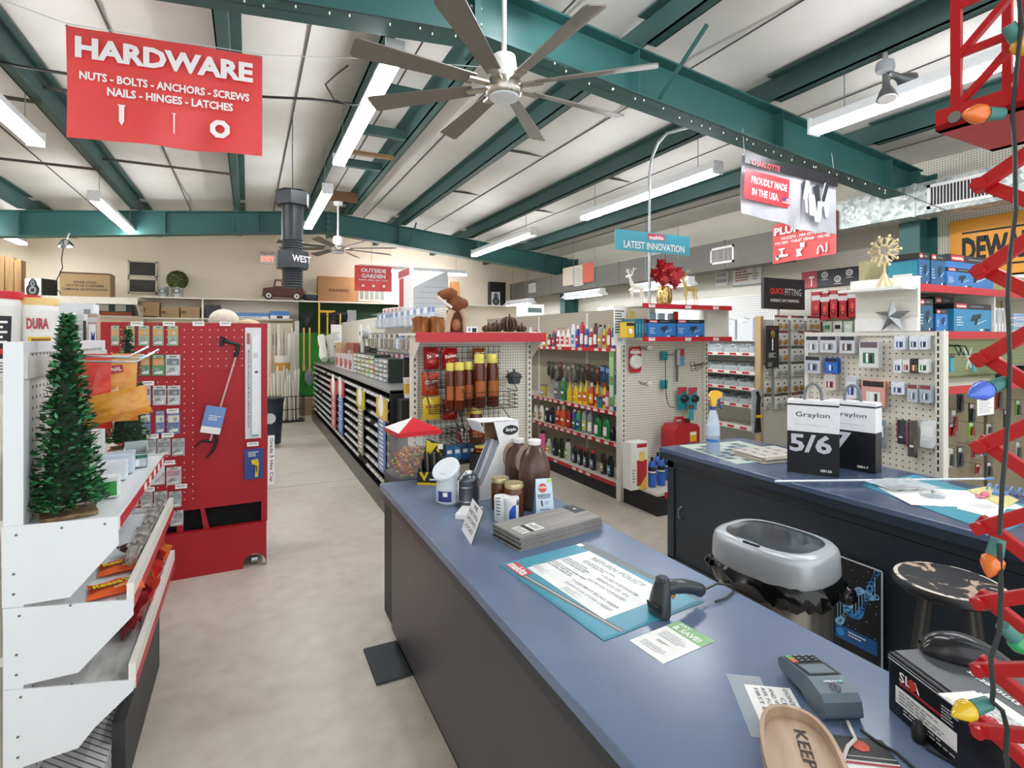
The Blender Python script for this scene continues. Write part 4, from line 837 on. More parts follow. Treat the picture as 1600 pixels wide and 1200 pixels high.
tag(B().tube([P[0] + Vector((.006, 0, .002))] + P[1:], .0035, BLACK, 6).build('scanner_cord'), 'black cord curling from the barcode scanner over the counter edge', 'cord')
# pay and save card
A, rz, L = fr((983, 1001), (1036, 1038)); C = onZ(1065, 973, ZC); wd = (C - A).cross(Vector((math.cos(rz), math.sin(rz), 0))).length
t = thing('savings_card', 'white flyer with pale green PAY & SAVE band on the counter', 'flyer', A, rz); b = B(); b.box((0, 0, .0002), (L, wd, .0012), PAPER); b.build('sheet', t)
b = B(); b.rect(L, wd * .27, (L / 2, wd * .865, .0012), M('#93c48a', .6), flat=True); b.ft('PAY', L * .3, wd * .07, (L * .3, wd * .93, .002), PAPER, flat=True); b.ft('& SAVE!', L * .75, wd * .12, (L * .5, wd * .815, .002), PAPER, flat=True, bold=.04); b.lines(L * .7, wd * .2, 4, (L * .5, wd * .55, .0013), LGREY, flat=True, seed=4); b.lines(L * .4, wd * .06, 2, (L * .5, wd * .35, .0013), GREY, flat=True, seed=5); b.lines(L * .7, wd * .14, 3, (L * .5, wd * .16, .0013), LGREY, flat=True, seed=6); b.build('print', t)
# payment terminal
A, rz, L = fr((1216, 1048), (1290, 1132)); wd = .082; L = .175
t = thing('card_terminal', 'grey card payment terminal with keypad and screen on the counter', 'card terminal', A, rz)
TM = M('#56656e', .35, var=.05); prof = [(0, .016), (.015, .008), (.09, .014), (.115, .0), (.165, 0), (.178, .012), (.172, .04), (.16, .052), (.115, .06), (.012, .042), (0, .032)]
b = B(); b.prism(prof[::-1], 'y', 0, wd, TM); b.build('housing', t, bev=.006)
def on_top(u): return .042 + (.06 - .042) * (u - .012) / (.103)
b = B(); sl = -math.atan2(.018, .103); b.at((.063, wd / 2, on_top(.063)), ry=sl); b.rect(.1, wd - .012, (0, 0, .0008), BLACK, flat=True); b.rect(.045, wd - .024, (.022, 0, .0014), M('#7f8f97', .1), flat=True); b.off(); b.build('screen', t)
for i in range(3):
    for j in range(3): b = B(); u = .022 + .012 * i; b.at((u, .03 + .017 * j, on_top(u)), ry=sl); b.box((-.004, -.006, .001), (.004, .006, .0035), DARK); b.rect(.002, .005, (0, 0, .0036), PAPER, flat=True); b.off(); b.build('key', t)
for i, c in enumerate(('#5aa860', '#c9a54c', '#c8705a')): b = B(); u = .022 + .012 * i; b.at((u, .013, on_top(u)), ry=sl); b.box((-.005, -.007, .001), (.005, .007, .0035), M(c, .5)); b.off(); b.build('key', t)
b = B(); b.at((.1375, wd / 2, .056), ry=math.atan2(.008, .045)); b.ft('worldpay', .032, .007, (-.006, .0, .0012), PAPER, face=-PI / 2, flat=True, bold=.02); b.disc(.011, (.01, 0, .001), DARK, flat=True, r0=.008); b.rect(.01, .003, (.01, 0, .0012), INK, flat=True); b.rect(.006, .008, (-.006, .022, .0012), M('#7fd0d8', .5), flat=True); b.off(); b.build('logo', t)
P = [A + Vector((*rot2((.18, .045), rz), .006)), onZ(1331, 1143, ZC + .012), onZ(1337, 1155, ZC + .006), onZ(1325, 1166, ZC + .006), onZ(1318, 1185, ZC + .006), onZ(1325, 1230, ZC + .006)]
tag(B().tube(P, .0035, M('#d9d6cf', .5), 6).build('terminal_cable'), 'white cable from the card terminal along the counter', 'cable')
# handwritten note under tape
A, rz, L = fr((1162, 1070), (1196, 1148)); C = onZ(1231, 1071, ZC); wd = (C - A).cross(Vector((math.cos(rz), math.sin(rz), 0))).length
t = thing('handwritten_note', 'taped handwritten note about credit and first born', 'note', A, rz); b = B(); b.box((0, 0, .001), (L, wd, .0018), PAPER); b.build('sheet', t)
b = B(); b.box((-.035, -.03, .0004), (L + .012, wd * .45, .001), clear_plastic('packing_tape', '#c9d4da', .45)); b.build('tape', t)
b = B(); 
for s, y, w, x in (('DONT ASK FOR', .86, .9, .5), ('CREDIT', .7, .5, .5), ('AND WE WONT', .54, .8, .45), ('ASK FOR YOUR', .38, .8, .45), ('FIRST BORN', .22, .8, .48)): b.ft(s, L * w, wd * .09, (L * x, wd * y, .0018), INK, flat=True, bold=-.004)
b.build('handwriting', t)
# wooden tray
A, rz, L = fr((1200, 1160), (1222, 1240)); 
cc = onZ(1262, 1215, ZC); rz = math.atan2(*(onZ(1255, 1218, ZC) - onZ(1235, 1150, ZC)).yx)
t = thing('wooden_tray', 'oval wooden tip tray with black KEEP lettering at the counter edge', 'tray', onZ(1258, 1212, ZC), rz)
TW = ramp_mat('ash_wood', [(.3, '#ab8f76'), (.7, '#c4ab92')], scale=5, stretch=(1, 8, 1), rough=.5)
def oval(a, w, n=28, p=2.6): return [(a * math.copysign(abs(math.cos(t)) ** (2 / p), math.cos(t)), w * math.copysign(abs(math.sin(t)) ** (2 / p), math.sin(t))) for t in (2 * PI * i / n for i in range(n))]
o1, o2 = oval(.15, .07), oval(.142, .062); n_ = len(o1); b = B()
b.add([(x, y, 0) for x, y in o1] + [(x, y, .03) for x, y in o1] + [(x, y, .03) for x, y in o2] + [(x, y, .01) for x, y in o2], [(i, (i + 1) % n_, n_ + (i + 1) % n_, n_ + i) for i in range(n_)] + [(n_ + i, n_ + (i + 1) % n_, 2 * n_ + (i + 1) % n_, 2 * n_ + i) for i in range(n_)] + [(2 * n_ + i, 2 * n_ + (i + 1) % n_, 3 * n_ + (i + 1) % n_, 3 * n_ + i) for i in range(n_)] + [tuple(range(3 * n_, 4 * n_)), tuple(range(n_))[::-1]], TW); b.build('bowl', t)
b = B(); b.ft('KEEP', .1, .022, (-.055, .012, .0105), M('#3b3430', .7), flat=True, bold=.01); b.build('lettering', t)
A, rz, L = fr((1330, 1190), (1372, 1230))
t = thing('dark_leaflet', 'black, red and white printed leaflet beside the wooden tray', 'leaflet', onZ(1303, 1166, ZC), -.62); b = B(); b.box((0, -.07, .0004), (.1, .03, .0016), PAPER); b.build('sheet', t)
b = B(); b.rect(.1, .05, (.05, .004, .0018), BLACK, flat=True); b.rect(.1, .008, (.05, -.028, .0018), BLACK, flat=True); b.rect(.1, .006, (.05, -.04, .0018), M('#a32430', .5), flat=True); b.disc(.016, (.05, .005, .0024), M('#c9482c', .5), flat=True, n=7); b.ft('SALE', .04, .015, (.05, .008, .004), PAPER, flat=True) if False else None; b.build('print', t)
# battery charger box with mouse on top
A, rz, L = fr((1388, 1108), (1496, 1202)); L = .4; wd = .22; hh = .125
t = thing('charger_box', 'glossy black boxed charger lying on the counter beneath a computer mouse', 'box', A, rz)
BB = M('#16171a', .25); TOPG = M('#4b4d51', .3)
b = B(); b.box((0, 0, 0), (L, wd, hh), BB); b.build('carton', t, bev=.003)
b = B(); b.box((.004, .012, hh), (L, wd, hh + .003), TOPG); b.ft('synthetics', .1, .02, (.135, .1, hh + .003), PAPER, flat=True, bold=.02, face=PI); b.lines(.05, .01, 1, (.04, .16, hh + .003), LGREY, flat=True); b.rect(.1, .05, (.2, .05, hh + .0032), PAPER, flat=True); b.rect(.05, .035, (.18, .05, hh + .0042), M('#3d62b0', .4), flat=True); b.rect(.025, .035, (.23, .05, hh + .0042), M('#3d62b0', .4), flat=True); b.build('top_panel', t)
b = B(); b.rect(.14, .035, (.09, 0, .048), PAPER); b.lines(.12, .026, 4, (.09, -.001, .048), GREY, seed=9); b.lines(.13, .014, 2, (.105, 0, .022), LGREY, seed=4); b.rect(.1, .006, (.08, 0, .076), M('#a02a26', .4)); b.ft('SLA', .05, .02, (.055, -.0002, .091), PAPER, bold=.02); b.disc(.011, (.062, -.0006, .091), M('#c03a2c', .4), n=12); b.lines(.035, .03, 5, (.145, 0, .085), LGREY, seed=8); b.build('label', t)
b = B(); b.rect(L, .003, (L / 2, 0, .113), LGREY); b.rect(L, .0015, (L / 2, 0, .119), LGREY); b.build('edge_stripes', t)
mz = ZC + hh + .004; Am = onZ(1520, 1010, mz); 
mrz = math.atan2(*(onZ(1590, 1035, mz) - onZ(1445, 1005, mz)).yx)
t = thing('computer_mouse', 'glossy black computer mouse resting on the boxed charger', 'computer mouse', onZ(1508, 1028, mz), mrz)
MB_ = M('#1b1d20', .2); L_ = .15; b = B()
b.grid(lambda u, v: ((v - .5) * L_, .037 * math.cos(PI * u) * (math.sin(PI * (.08 + .86 * v)) ** .45), .002 + .044 * (math.sin(PI * u) ** .7) * (math.sin(PI * (.06 + .9 * v ** .75)) ** .75)), 14, 18, MB_)
b.lathe([(.0001, .0), (.033, .0)], BLACK, 16, (0, 0, .0015), 2.0, 1)
b.build('shell', t); b = B(); b.grid(lambda u, v: ((v - .5) * L_ * .92 + .006, .021 * math.cos(PI * u) * (math.sin(PI * (.12 + .8 * v)) ** .4), .0035 + .044 * (math.sin(PI * (.25 + .5 * u)) ** .7) * (math.sin(PI * (.06 + .9 * v ** .75)) ** .75)), 10, 14, M('#23272d', .25)); b.build('button_cover', t)
t = thing('folded_papers', 'white folded receipt papers lying on the charger box', 'papers', onZ(1500, 1082, mz), rz); b = B()
for i in range(3): b.at((.01 * i, .004 * i, .002 * i), .05 * i); b.box((0, -.045, 0), (.22, .03, .0015), PAPER)
b.off(); b.build('sheets', t); b = B(); b.lines(.12, .05, 5, (.11, -.005, .0062), LGREY, flat=True); b.build('print', t)
P = [onZ(1435, 1145, ZC + .02), onZ(1430, 1160, ZC + .006), onZ(1438, 1185, ZC + .005), onZ(1460, 1215, ZC + .005)]
t = thing('power_plug', 'black plug with cord beside the charger box', 'plug', onZ(1436, 1158, ZC)); o = Vector(t.location)
b = B(); b.lathe([(.011, 0), (.013, .006), (.012, .025), (.007, .032), (.005, .04)], BLACK, 12); b.build('body', t); b = B(); b.tube([(0, -.012, .006), (-.012, -.02, .004), (-.01, -.06, .004), (.03, -.12, .004)], .003, BLACK, 6); b.build('cord', t)
tag(B().tube([onZ(1345, 1140, ZC + .004), onZ(1372, 1160, ZC + .004), onZ(1400, 1175, ZC + .004), onZ(1445, 1215, ZC + .004)], .003, BLACK, 6).build('black_cable'), 'thin black cable trailing across the counter from the terminal', 'cable')
t = thing('floor_mat', 'dark rubber mat on the floor at the counter foot', 'floor mat', (onZ(606, 1034, .01).x, onZ(606, 1034, .01).y, 0)); A = t.location
pts = [onZ(575, 1000, .005), onZ(608, 990, .005), onZ(640, 1070, .005), onZ(603, 1078, .005)]
b = B(); b.box((-.09, -.15, .001), (.085, .17, .012), M('#2d3236', .6)); b.build('rubber', t, bev=.004)
# ================================================================ bin, stool, board and the back counter's goods
rz = .12; cL = Vector((2.16, 1.65, .74))
t = thing('trash_can', 'oval steel sensor trash can with silver lid and black liner between the counters', 'trash can', (cL.x, cL.y, 0), rz)
LM = M('#b4b8bc', .3, .25, var=.04); aw, bw = .2, .245
def ring(z, k, p=3): return [(x * k, y * k, z) for x, y in oval(aw, bw, 40, p)]
def loft(b, rs, m, cap=True):
    n = len(rs[0]); vs = [q for r in rs for q in r]; b.add(vs, [(j * n + i, j * n + (i + 1) % n, (j + 1) * n + (i + 1) % n, (j + 1) * n + i) for j in range(len(rs) - 1) for i in range(n)], m, True)
    if cap: b.add(vs, [tuple(range(n))[::-1], tuple(range((len(rs) - 1) * n, len(rs) * n))], m)
    return b
b = B(); loft(b, [ring(.0, .9), ring(.6, .92)], ramp_mat('brushed_bin_steel', [(.3, '#8d8780'), (.7, '#b5afa6')], scale=8, stretch=(6, 6, .2), rough=.3, metal=.8)); b.build('drum', t)
b = B(); loft(b, [ring(.6, 1.0), ring(.62, 1.04), ring(.70, 1.025), ring(.722, 1.0), ring(.735, .95), ring(.74, .86), ring(.739, .8)], LM, False); b.build('lid_rim', t)
b = B(); loft(b, [ring(.734, .81), ring(.741, .79), ring(.746, .6)], M('#3d4448', .12, var=.15)); b.build('flap', t)
b = B(); b.prism([(x - .176, y) for x, y in rrect(.016, .08, .008)], 'z', .736, .7425, BLACK); b.build('sensor', t)
rd = random.Random(8); b = B(); BAGM = M('#0c0d0e', .18)
def bagring(z, k, am): return [(x * (k + rd.uniform(-am, am)), y * (k + rd.uniform(-am, am)), z + rd.uniform(-am, am) * .25) for x, y in oval(aw, bw, 56, 3)]
loft(b, [bagring(.62, .97, .01), bagring(.595, 1.06, .04), bagring(.57, 1.09, .09), bagring(.54, 1.06, .1), bagring(.515, 1.0, .05), bagring(.52, .95, .01)], BAGM, False); b.build('liner', t)
b = B(); b.ball((-.13, .24, .575), .03, BAGM, 9, 6); b.ball((.16, -.24, .52), .05, BAGM, 9, 6, (1, .8, .8)); b.build('liner_knot', t)
# stool
c = onZ(1482, 906, .72)
t = thing('stool', 'worn black wooden stool with scuffed round seat by the back counter', 'stool', (c.x, c.y, 0), .3)
WORN = ramp_mat('worn_black_paint', [(.0, '#1c1c1f'), (.56, '#242427'), (.585, '#b59a80'), (1, '#d6bfa6')], scale=7, detail=6, rough=.45, dist=1.2)
RIMM = ramp_mat('rubbed_rim', [(.0, '#1b1b1d'), (.45, '#2a2a2c'), (.5, '#d4c8ba')], scale=14, detail=4, rough=.5)
b = B(); b.lathe([(.165, .68), (.178, .69), (.178, .705), (.172, .718)], M('#1c1c1e', .4), 36, ends=False); b.lathe([(.172, .718), (.165, .7195), (.158, .72)], RIMM, 36, ends=False); b.lathe([(.158, .72), (.1, .7195), (0, .7195)], WORN, 36, ends=False); b.build('seat', t)
for k in range(4):
    a = k * PI / 2 + PI / 4; x, y = math.cos(a), math.sin(a); b = B(); b.cyl((.09 * x, .09 * y, .68), (.19 * x, .19 * y, 0), .018, M('#35332f', .5), .014, 10); b.build('leg', t)
for k in range(4):
    a = k * PI / 2 + PI / 4; e = a + PI / 2; z = .24 + .05 * (k % 2); q = .09 + .1 * (.68 - z) / .68; b = B(); b.cyl((q * math.cos(a), q * math.sin(a), z), (q * math.cos(e), q * math.sin(e), z), .009, M('#35332f', .5)); b.build('rung', t)
# dna board leaning on the back counter
q1, q2 = onX(1303, 866, 2.70), onX(1380, 893, 2.70); zt = q2.z
t = thing('science_board', 'black poster board with glowing blue helix picture leaning on the back counter', 'poster', (2.69, q1.y, 0), -PI / 2)
w = q1.y - q2.y; hh = zt; b = B(); b.box((0, -.006, .0), (w, 0, hh), BLACK); b.build('board', t); b = B(); b.box((w, -.007, 0), (w + .004, 0.001, hh), LGREY); b.box((0, -.007, hh), (w, .001, hh + .004), LGREY); b.build('white_edge', t)
t.children[0].rotation_euler = (0, 0, 0)
b = B(); HB = M('#3f8fd6', .4); H2 = M('#8fd0f4', .4)
for i in range(26):
    u = i / 25; x = .03 + (w - .05) * u; zc = hh - .27 + .2 * u ** 1.6; a = u * 6
    for s in (1, -1): zz = zc + s * .06 * math.cos(a); b.disc(.014 + .004 * math.sin(i), (x, -.0065, zz), HB if s > 0 else H2, r0=.009, n=10, lift=.0006 * (i % 2 + 1))
    if i % 2 == 0: b.rect(.003, max(.01, abs(.11 * math.cos(a))), (x, -.0065, zc), H2)
rd = random.Random(4)
for i in range(40): b.disc(rd.uniform(.0012, .003), (rd.uniform(.02, w - .02), -.0065, rd.uniform(.2, hh - .02)), rd.choice([HB, H2, PAPER]), n=6)
b.rect(.2, .07, (.12, -.0065, hh - .375), M('#1d5c96', .4)); b.disc(.02, (.045, -.0065, hh - .375), M('#3a9ae0', .4), lift=.002); b.lines(.09, .03, 2, (.13, -.0085, hh - .365), PAPER); b.build('print', t)
# --- on the back counter
def tz(px, py): return onZ(px, py, ZC)
A = tz(1114, 709)
t = thing('spray_bottle', 'clear spray bottle of blue cleaner with yellow trigger head', 'spray bottle', A, -.4)
b = B(); b.lathe([(.04, 0), (.044, .006), (.044, .2), (.042, .22), (.03, .27), (.02, .3), (.016, .305)], clear_plastic('milky_bottle', '#dfeaf4', .55, .2), 18); b.build('bottle', t)
b = B(); b.lathe([(.038, .004), (.041, .01), (.041, .1), (0, .1)], M('#5d9fd8', .2), 16); b.build('cleaner', t); b = B(); b.lathe([(.0445, .13), (.0445, .2)], M('#c4d6ea', .4), 18); b.lathe([(.0445, .085), (.0445, .105)], M('#3f7cc4', .4), 18); b.build('label', t)
b = B(); b.lathe([(.019, .298), (.019, .325), (.014, .327)], M('#2c4480', .4), 14); b.build('collar', t)
b = B(); b.prism([(-.012, .325), (.016, .325), (.02, .37), (.06, .395), (.062, .42), (.03, .435), (-.01, .43), (-.03, .4), (-.014, .37)], 'y', -.014, .014, M('#eeb732', .4)); b.build('trigger_head', t, bev=.005); b = B(); b.prism([(.03, .385), (.045, .385), (.05, .34), (.065, .31), (.058, .306), (.04, .335)], 'y', -.008, .008, M('#2c4a8a', .4)); b.cyl((.06, 0, .41), (.075, 0, .412), .012, M('#2c4a8a', .4)); b.build('trigger', t)
A, rz, L = fr((1046, 697), (1145, 728))
t = thing('desk_calendar', 'desk pad calendar lying flat under the spray bottle', 'calendar', tz(1075, 698), rz - .03); b = B(); b.box((-.05, -.04, .0004), (.55, .5, .003), M('#b9c7b4', .6)); b.build('pad', t)
b = B()
for i in range(7):
    for j in range(5): b.rect(.058, .07, (.05 + i * .072, .02 + j * .09, .0032), M('#5b6478', .6) if (i + j) % 3 else LGREY, flat=True)
b.build('date_grid', t)
A, rz, L = fr((1143, 711), (1203, 728))
for i in range(7): 
    t = tag(None or B().box((0, 0, 0), (.27, .36, .005), M('#cfc6bb', .8)).build('newspaper', None, tz(1147, 712) + Vector((.01 * ((i * 7) % 3), .008 * ((i * 5) % 4), .0032 + i * .0055)), rz + .03 * ((i * 3) % 3 - 1)), ['bottom', 'second', 'third', 'fourth', 'fifth', 'sixth', 'topmost pictured'][i] + ' newspaper counted upward in the stack on the back counter', 'newspaper', 'stack of newspapers')
b = B(); rd = random.Random(3)
for i in range(9): b.rect(rd.uniform(.03, .06), .03, (.05 + .08 * (i % 3), .06 + .1 * (i // 3), .0052), rd.choice([GREY, M('#8a4a40', .6), INK, M('#4a5568', .6)]), flat=True)
b.lines(.24, .33, 14, (.135, .18, .0052), LGREY, flat=True, fill=.3); b.build('front_page', t)
def gen_box(a, c, hpx, num, gen, label, d=.1):
    A, rz, L = fr(a, c); hh = (a[1] - hpx) / FPX * ((ZC - EYE) * -FPX / (a[1] - HOR)); t = thing('paint_fan_box', label, 'box', A, rz)
    b = B(); b.box((0, 0, 0), (L, d, hh * .575), M('#15171c', .35)); b.build('black_base', t); b = B(); b.box((0, 0, hh * .575), (L, d, hh), M('#e8e8ea', .4)); b.build('white_top', t)
    b = B(); b.rect(L, .01, (L / 2, 0, hh * .94), INK); b.rect(d, .01, (L, d / 2, hh * .94), INK, PI / 2); b.ft('Graylon', L * .66, hh * .085, (L * .5, -.0005, hh * .8), INK, bold=0); b.lines(L * .7, .008, 1, (L * .5, 0, hh * .67), LGREY)
    b.ft(num, L * (.82 if len(num) > 1 else .36), hh * .25, (L * (.46 if len(num) > 1 else .36), -.0005, hh * .42), M('#c9c9d0', .4), bold=.03); b.ft(gen, L * .22, hh * .035, (L * .76, -.0005, hh * .07), PAPER); b.build('lettering', t)
    b = B(); st = M('#6d7177', .6); xs = L * .5; b.tube([(xs + .045 * math.cos(PI * (1 - i / 12)), d * .5, hh - .004 + .1 * math.sin(PI * i / 12) ** .8) for i in range(13)], .0085, st, 6); b.build('strap_handle', t); return t
gen_box((1230, 737), (1311, 747), 624, '5/6', 'GEN 5/6', 'black and white sample box marked 5/6 in front of its twin')
gen_box((1289, 727), (1368, 741), 624, '7', 'GEN 7', 'black and white sample box marked 7 half behind its twin')
t = thing('white_rod', 'long thin white rod with blue tip lying across the back counter goods', 'rod', (0, 0, 0)); 
p, q = onZ(1211, 752, ZC + .02), onZ(1552, 748, ZC + .035); t.location = p; b = B(); d = q - p; b.cyl((0, 0, 0), d * .955, .006, M('#d8dadd', .4)); b.build('shaft', t); b = B(); b.cyl(d * .955, d, .0065, M('#5e8fd0', .4)); b.build('tip', t)
def flat(name, label, cat, pts, z, m, h=.003, n='sheet'):
    P = [onZ(x, y, z) for x, y in pts]; c = sum(P, Vector()) / len(P); t = thing(name, label, cat, (c.x, c.y, z)); b = B(); b.prism([(q.x - c.x, q.y - c.y) for q in P][::-1], 'z', 0, h, m); b.build(n, t); return t, c
t, c = flat('counter_mat', 'second teal counter mat under bags on the back counter', 'counter mat', [(1346, 758), (1430, 742), (1640, 800), (1560, 836)], ZC + .0005, MT, .003, 'mat')
b = B(); b.rect(.5, .3, (0, 0, .0032), PAPER, flat=True, roll=-.6); b.build('print', t)
A = onZ(1408, 762, ZC + .004); t = thing('parts_bag', 'clear bag of black parts on the back counter', 'bag', A + Vector((0, 0, .02)), -.3)
b = B(); b.at((0, 0, 0), rx=-PI / 2); b.bag(.3, .2, .035, clear_plastic('poly_bag', '#eceff0', .45, .15), seed=4); b.off(); b.build('bag', t); b = B(); rd = random.Random(9)
for i in range(22): b.at((rd.uniform(-.1, .06), rd.uniform(-.06, .05), rd.uniform(-.012, .0)), rd.uniform(0, 6)); b.box((-.018, -.004, -.004), (.018, .004, .004), M('#2c3a38', .5))
b.off(); stuff(b.build('parts', t))
t, c = flat('carded_fitting', 'white blister card with round chrome fitting near the counter edge', 'blister card', [(1428, 787), (1441, 763), (1488, 766), (1474, 792)], ZC + .003, M('#efece8', .5))
b = B(); b.lathe([(.05, .003), (.052, .012), (.03, .02), (0, .021)], BLISTER, 18, sx=1.2); b.build('blister', t); b = B(); b.lathe([(.008, .004), (.008, .03), (.004, .034)], STEEL, 10); b.lathe([(.03, .005), (.03, .008), (0, .008)], STEEL, 14); b.build('fitting', t)
t, c = flat('paper_sheets', 'loose white paper sheets under the pink blister pack', 'papers', [(1495, 795), (1518, 772), (1575, 790), (1562, 812)], ZC + .004, PAPER); b = B(); b.lines(.12, .08, 6, (0, 0, .0035), LGREY, flat=True); b.build('print', t)
t, c = flat('toy_pack', 'flat colourful pack with pink and blue tools on the counter mat', 'blister card', [(1512, 766), (1545, 760), (1592, 782), (1570, 794)], ZC + .008, M('#d9d08c', .5)); b = B(); b.ball((-.07, .01, .015), .022, M('#d66a86', .4), 8, 6, (1.3, .8, .6)); b.box((-.0, -.03, .004), (.07, .01, .018), M('#6a93c9', .4)); b.box((-.12, .0, .004), (-.09, .03, .012), M('#d68a9a', .4)); b.build('toy_tools', t)
t = thing('blue_coil', 'coiled pale blue hose at the far end of the back counter', 'hose', tz(1596, 776), .3); b = B(); b.tube([(.02 * math.cos(a * .7) , -.06 + .0016 * a * 2, .022 + .02 * math.sin(a * .7)) for a in range(60)], .004, M('#6f9ad6', .4), 6); b.build('coil', t)
# ================================================================ goods on the candy gondola
def tree(px, py, ptop, label, z, wpx):
    A = onZ(px, py, z) + Vector((.03, 0, 0)); d = (z - EYE) * -FPX / (py - HOR); h = (py - ptop) / FPX * d; r = wpx / 2.25 / FPX * d
    t = thing('tabletop_tree', label, 'artificial tree', A, .3)
    b = B(); b.box((-.07, -.06, 0), (.075, .06, .012), ramp_mat('woven_jute', [(.3, '#5c4a30'), (.7, '#9b8057')], scale=60, rough=.8)); b.build('base', t)
    b = B(); b.cyl((0, 0, .01), (0, 0, h * .95), .006, M('#4a3a26', .8)); b.build('trunk', t)
    b = B(); rd = random.Random(int(px)); G = [M('#12401f', .45), M('#1d5a2c', .4), M('#0e3219', .5), M('#2f7a44', .35), M('#5f9c70', .3)]
    n = 2600 if wpx > 70 else 1200
    for i in range(n):
        u = rd.random() ** 1.6; z0 = h * (.06 + .93 * u); R = r * (1 - u) ** .85 + .012; a = rd.uniform(0, 2 * PI); q = R * (.55 + .5 * rd.random())
        L = .03 if wpx > 70 else .022; wv = .0062; c = Vector((q * math.cos(a), q * math.sin(a), z0)); d_ = Vector((math.cos(a + rd.uniform(-.9, .9)), math.sin(a + rd.uniform(-.9, .9)), rd.uniform(-.2, .7))).normalized(); s_ = d_.cross(Vector((rd.uniform(-1, 1), rd.uniform(-1, 1), 1))).normalized() * wv
        b.add([c - d_ * L * .5, c + s_, c + d_ * L * .5, c - s_], [(0, 1, 2, 3)], rd.choice(G))
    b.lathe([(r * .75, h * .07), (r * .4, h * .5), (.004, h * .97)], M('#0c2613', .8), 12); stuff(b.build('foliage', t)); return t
Z1 = SH[0][1] - .001; Z2 = SH[1][1] - .006; Z3 = SH[2][1] - .006
tree(88, 806, 488, 'larger dark green artificial Christmas tree on the top candy shelf', Z1, 98)
tree(189, 702, 512, 'smaller artificial Christmas tree behind the hanging snack bags', Z1, 62)
# peg hooks with hung snack bags
def hook(y, z, n=.26, x=-.63):
    t = thing('peg_hook', 'bent steel peg hook on the white gondola', 'hook', (x, y, z)); b = B(); b.tube([(0, 0, 0), (n * .8, 0, -.005), (n, 0, .03)], .004, STEEL, 6); b.build('wire', t); return t
for i, (y, z) in enumerate(((2.36, 1.585), (2.5, 1.56), (2.62, 1.57))): hook(y, z, .3)['label'] = ORD[i] + ' bent steel peg hook counted from the near post of the white gondola'
def foil(a, c, sc=9): return ramp_mat('foil_' + a + c, [(.25, a), (.5, c), (.75, a)], scale=sc, rough=.28, dist=1.5)
def snack(pxc, pyc, w, h, y, m, label, rot=0, extra=None, tw=0, cat='snack bag', name='snack_bag', thick=.05):
    A = onY(pxc, pyc, y); t = thing(name, label, cat, A, tw); b = B(); b.at((0, 0, 0), ry=rot); b.bag(w, h, thick, m, seed=int(pxc)); b.off(); b.build('bag', t)
    if extra: b = B(); b.at((0, -thick * .52, 0), ry=rot); extra(b); b.off(); b.build('print', t)
    return t
def pr1(b): b.rect(.09, .03, (-.0, 0, .075), M('#a8203a', .4), roll=.12); b.ft('ORIGINAL', .08, .018, (0, -.001, .075), PAPER, roll=.12); b.rect(.06, .06, (.0, 0, .0), M('#efe6d6', .5)); b.ft('FUN SIZE', .1, .03, (-.0, -.001, -.02), M('#8c1c22', .4), roll=.12) if False else b.rect(.018, .026, (-.012, -.001, .012), M('#5a2030', .4))
snack(138, 612, .15, .29, 2.56, foil('#c2181c', '#d8442a'), 'red crumpled candy bag hung nearest the large tree')
snack(172, 606, .19, .28, 2.68, foil('#e07a2c', '#d9a24a'), 'orange ORIGINAL candy bag hung from the middle peg hook', extra=pr1, tw=.1)
snack(180, 634, .23, .11, 2.52, foil('#d9661c', '#e0a03a'), 'low orange candy bag folded under the red ones', rot=-.2, thick=.04)
# top shelf packs
def shelfbox(name, label, cat, px, py, z, w, d, h, rz, m, pr=None, part='carton'):
    A = onZ(px, py, z); t = thing(name, label, cat, A, rz); b = B(); b.box((0, 0, 0), (w, d, h), m); b.build(part, t, bev=.003)
    if pr: b = B(); pr(b, w, d, h); b.build('print', t)
    return t
GRN = M('#2f9a3e', .35)
shelfbox('wipes_pack', 'bright green and white wet wipes pack on the top candy shelf', 'wipes pack', 133, 783, Z1, .1, .06, .075, .1, M('#e6ecea', .35), lambda b, w, d, h: (b.rect(w * .9, h * .7, (w * .48, 0, h * .45), GRN), b.ft('ra', .035, .018, (w * .35, -.001, h * .5), PAPER, bold=.03), b.rect(.006, h, (w - .005, -.0005, h / 2), PAPER)))
shelfbox('tissue_pack', 'plain white tissue pack behind the green wipes pack', 'tissue pack', 150, 755, Z1, .1, .1, .07, .1, M('#dfe6ec', .3)); shelfbox('tissue_pack', 'pale blue clear wrapped tissue pack next to the open carton', 'tissue pack', 160, 744, Z1, .11, .1, .085, .1, M('#cfdde8', .25))
A = onZ(192, 733, Z1); t = thing('open_carton', 'open white and green display carton of packets by the shelf edge', 'display carton', A, .12); b = B(); w, d, h = .09, .13, .06
for a_, c_ in (((0, 0, 0), (w, .003, h)), ((0, d - .003, 0), (w, d, h + .04)), ((0, 0, 0), (.003, d, h + .02)), ((w - .003, 0, 0), (w, d, h + .02)), ((0, 0, 0), (w, d, .003))): b.box(a_, c_, M('#b9c6c8', .5))
b.rect(w, .015, (w / 2, 0, h - .012), M('#1f6a4a', .5)); b.rect(.03, .03, (w / 2, 0, .02), PAPER); b.rect(d, .015, (w, d / 2, h), M('#1f6a4a', .5), PI / 2); b.build('carton', t)
b = B()
for i in range(5): b.box((.01, .01 + .022 * i, .003), (w - .01, .016 + .022 * i, h * .9), M('#e4e9ea', .3) if i % 2 else M('#20564a', .4))
b.build('packets', t)
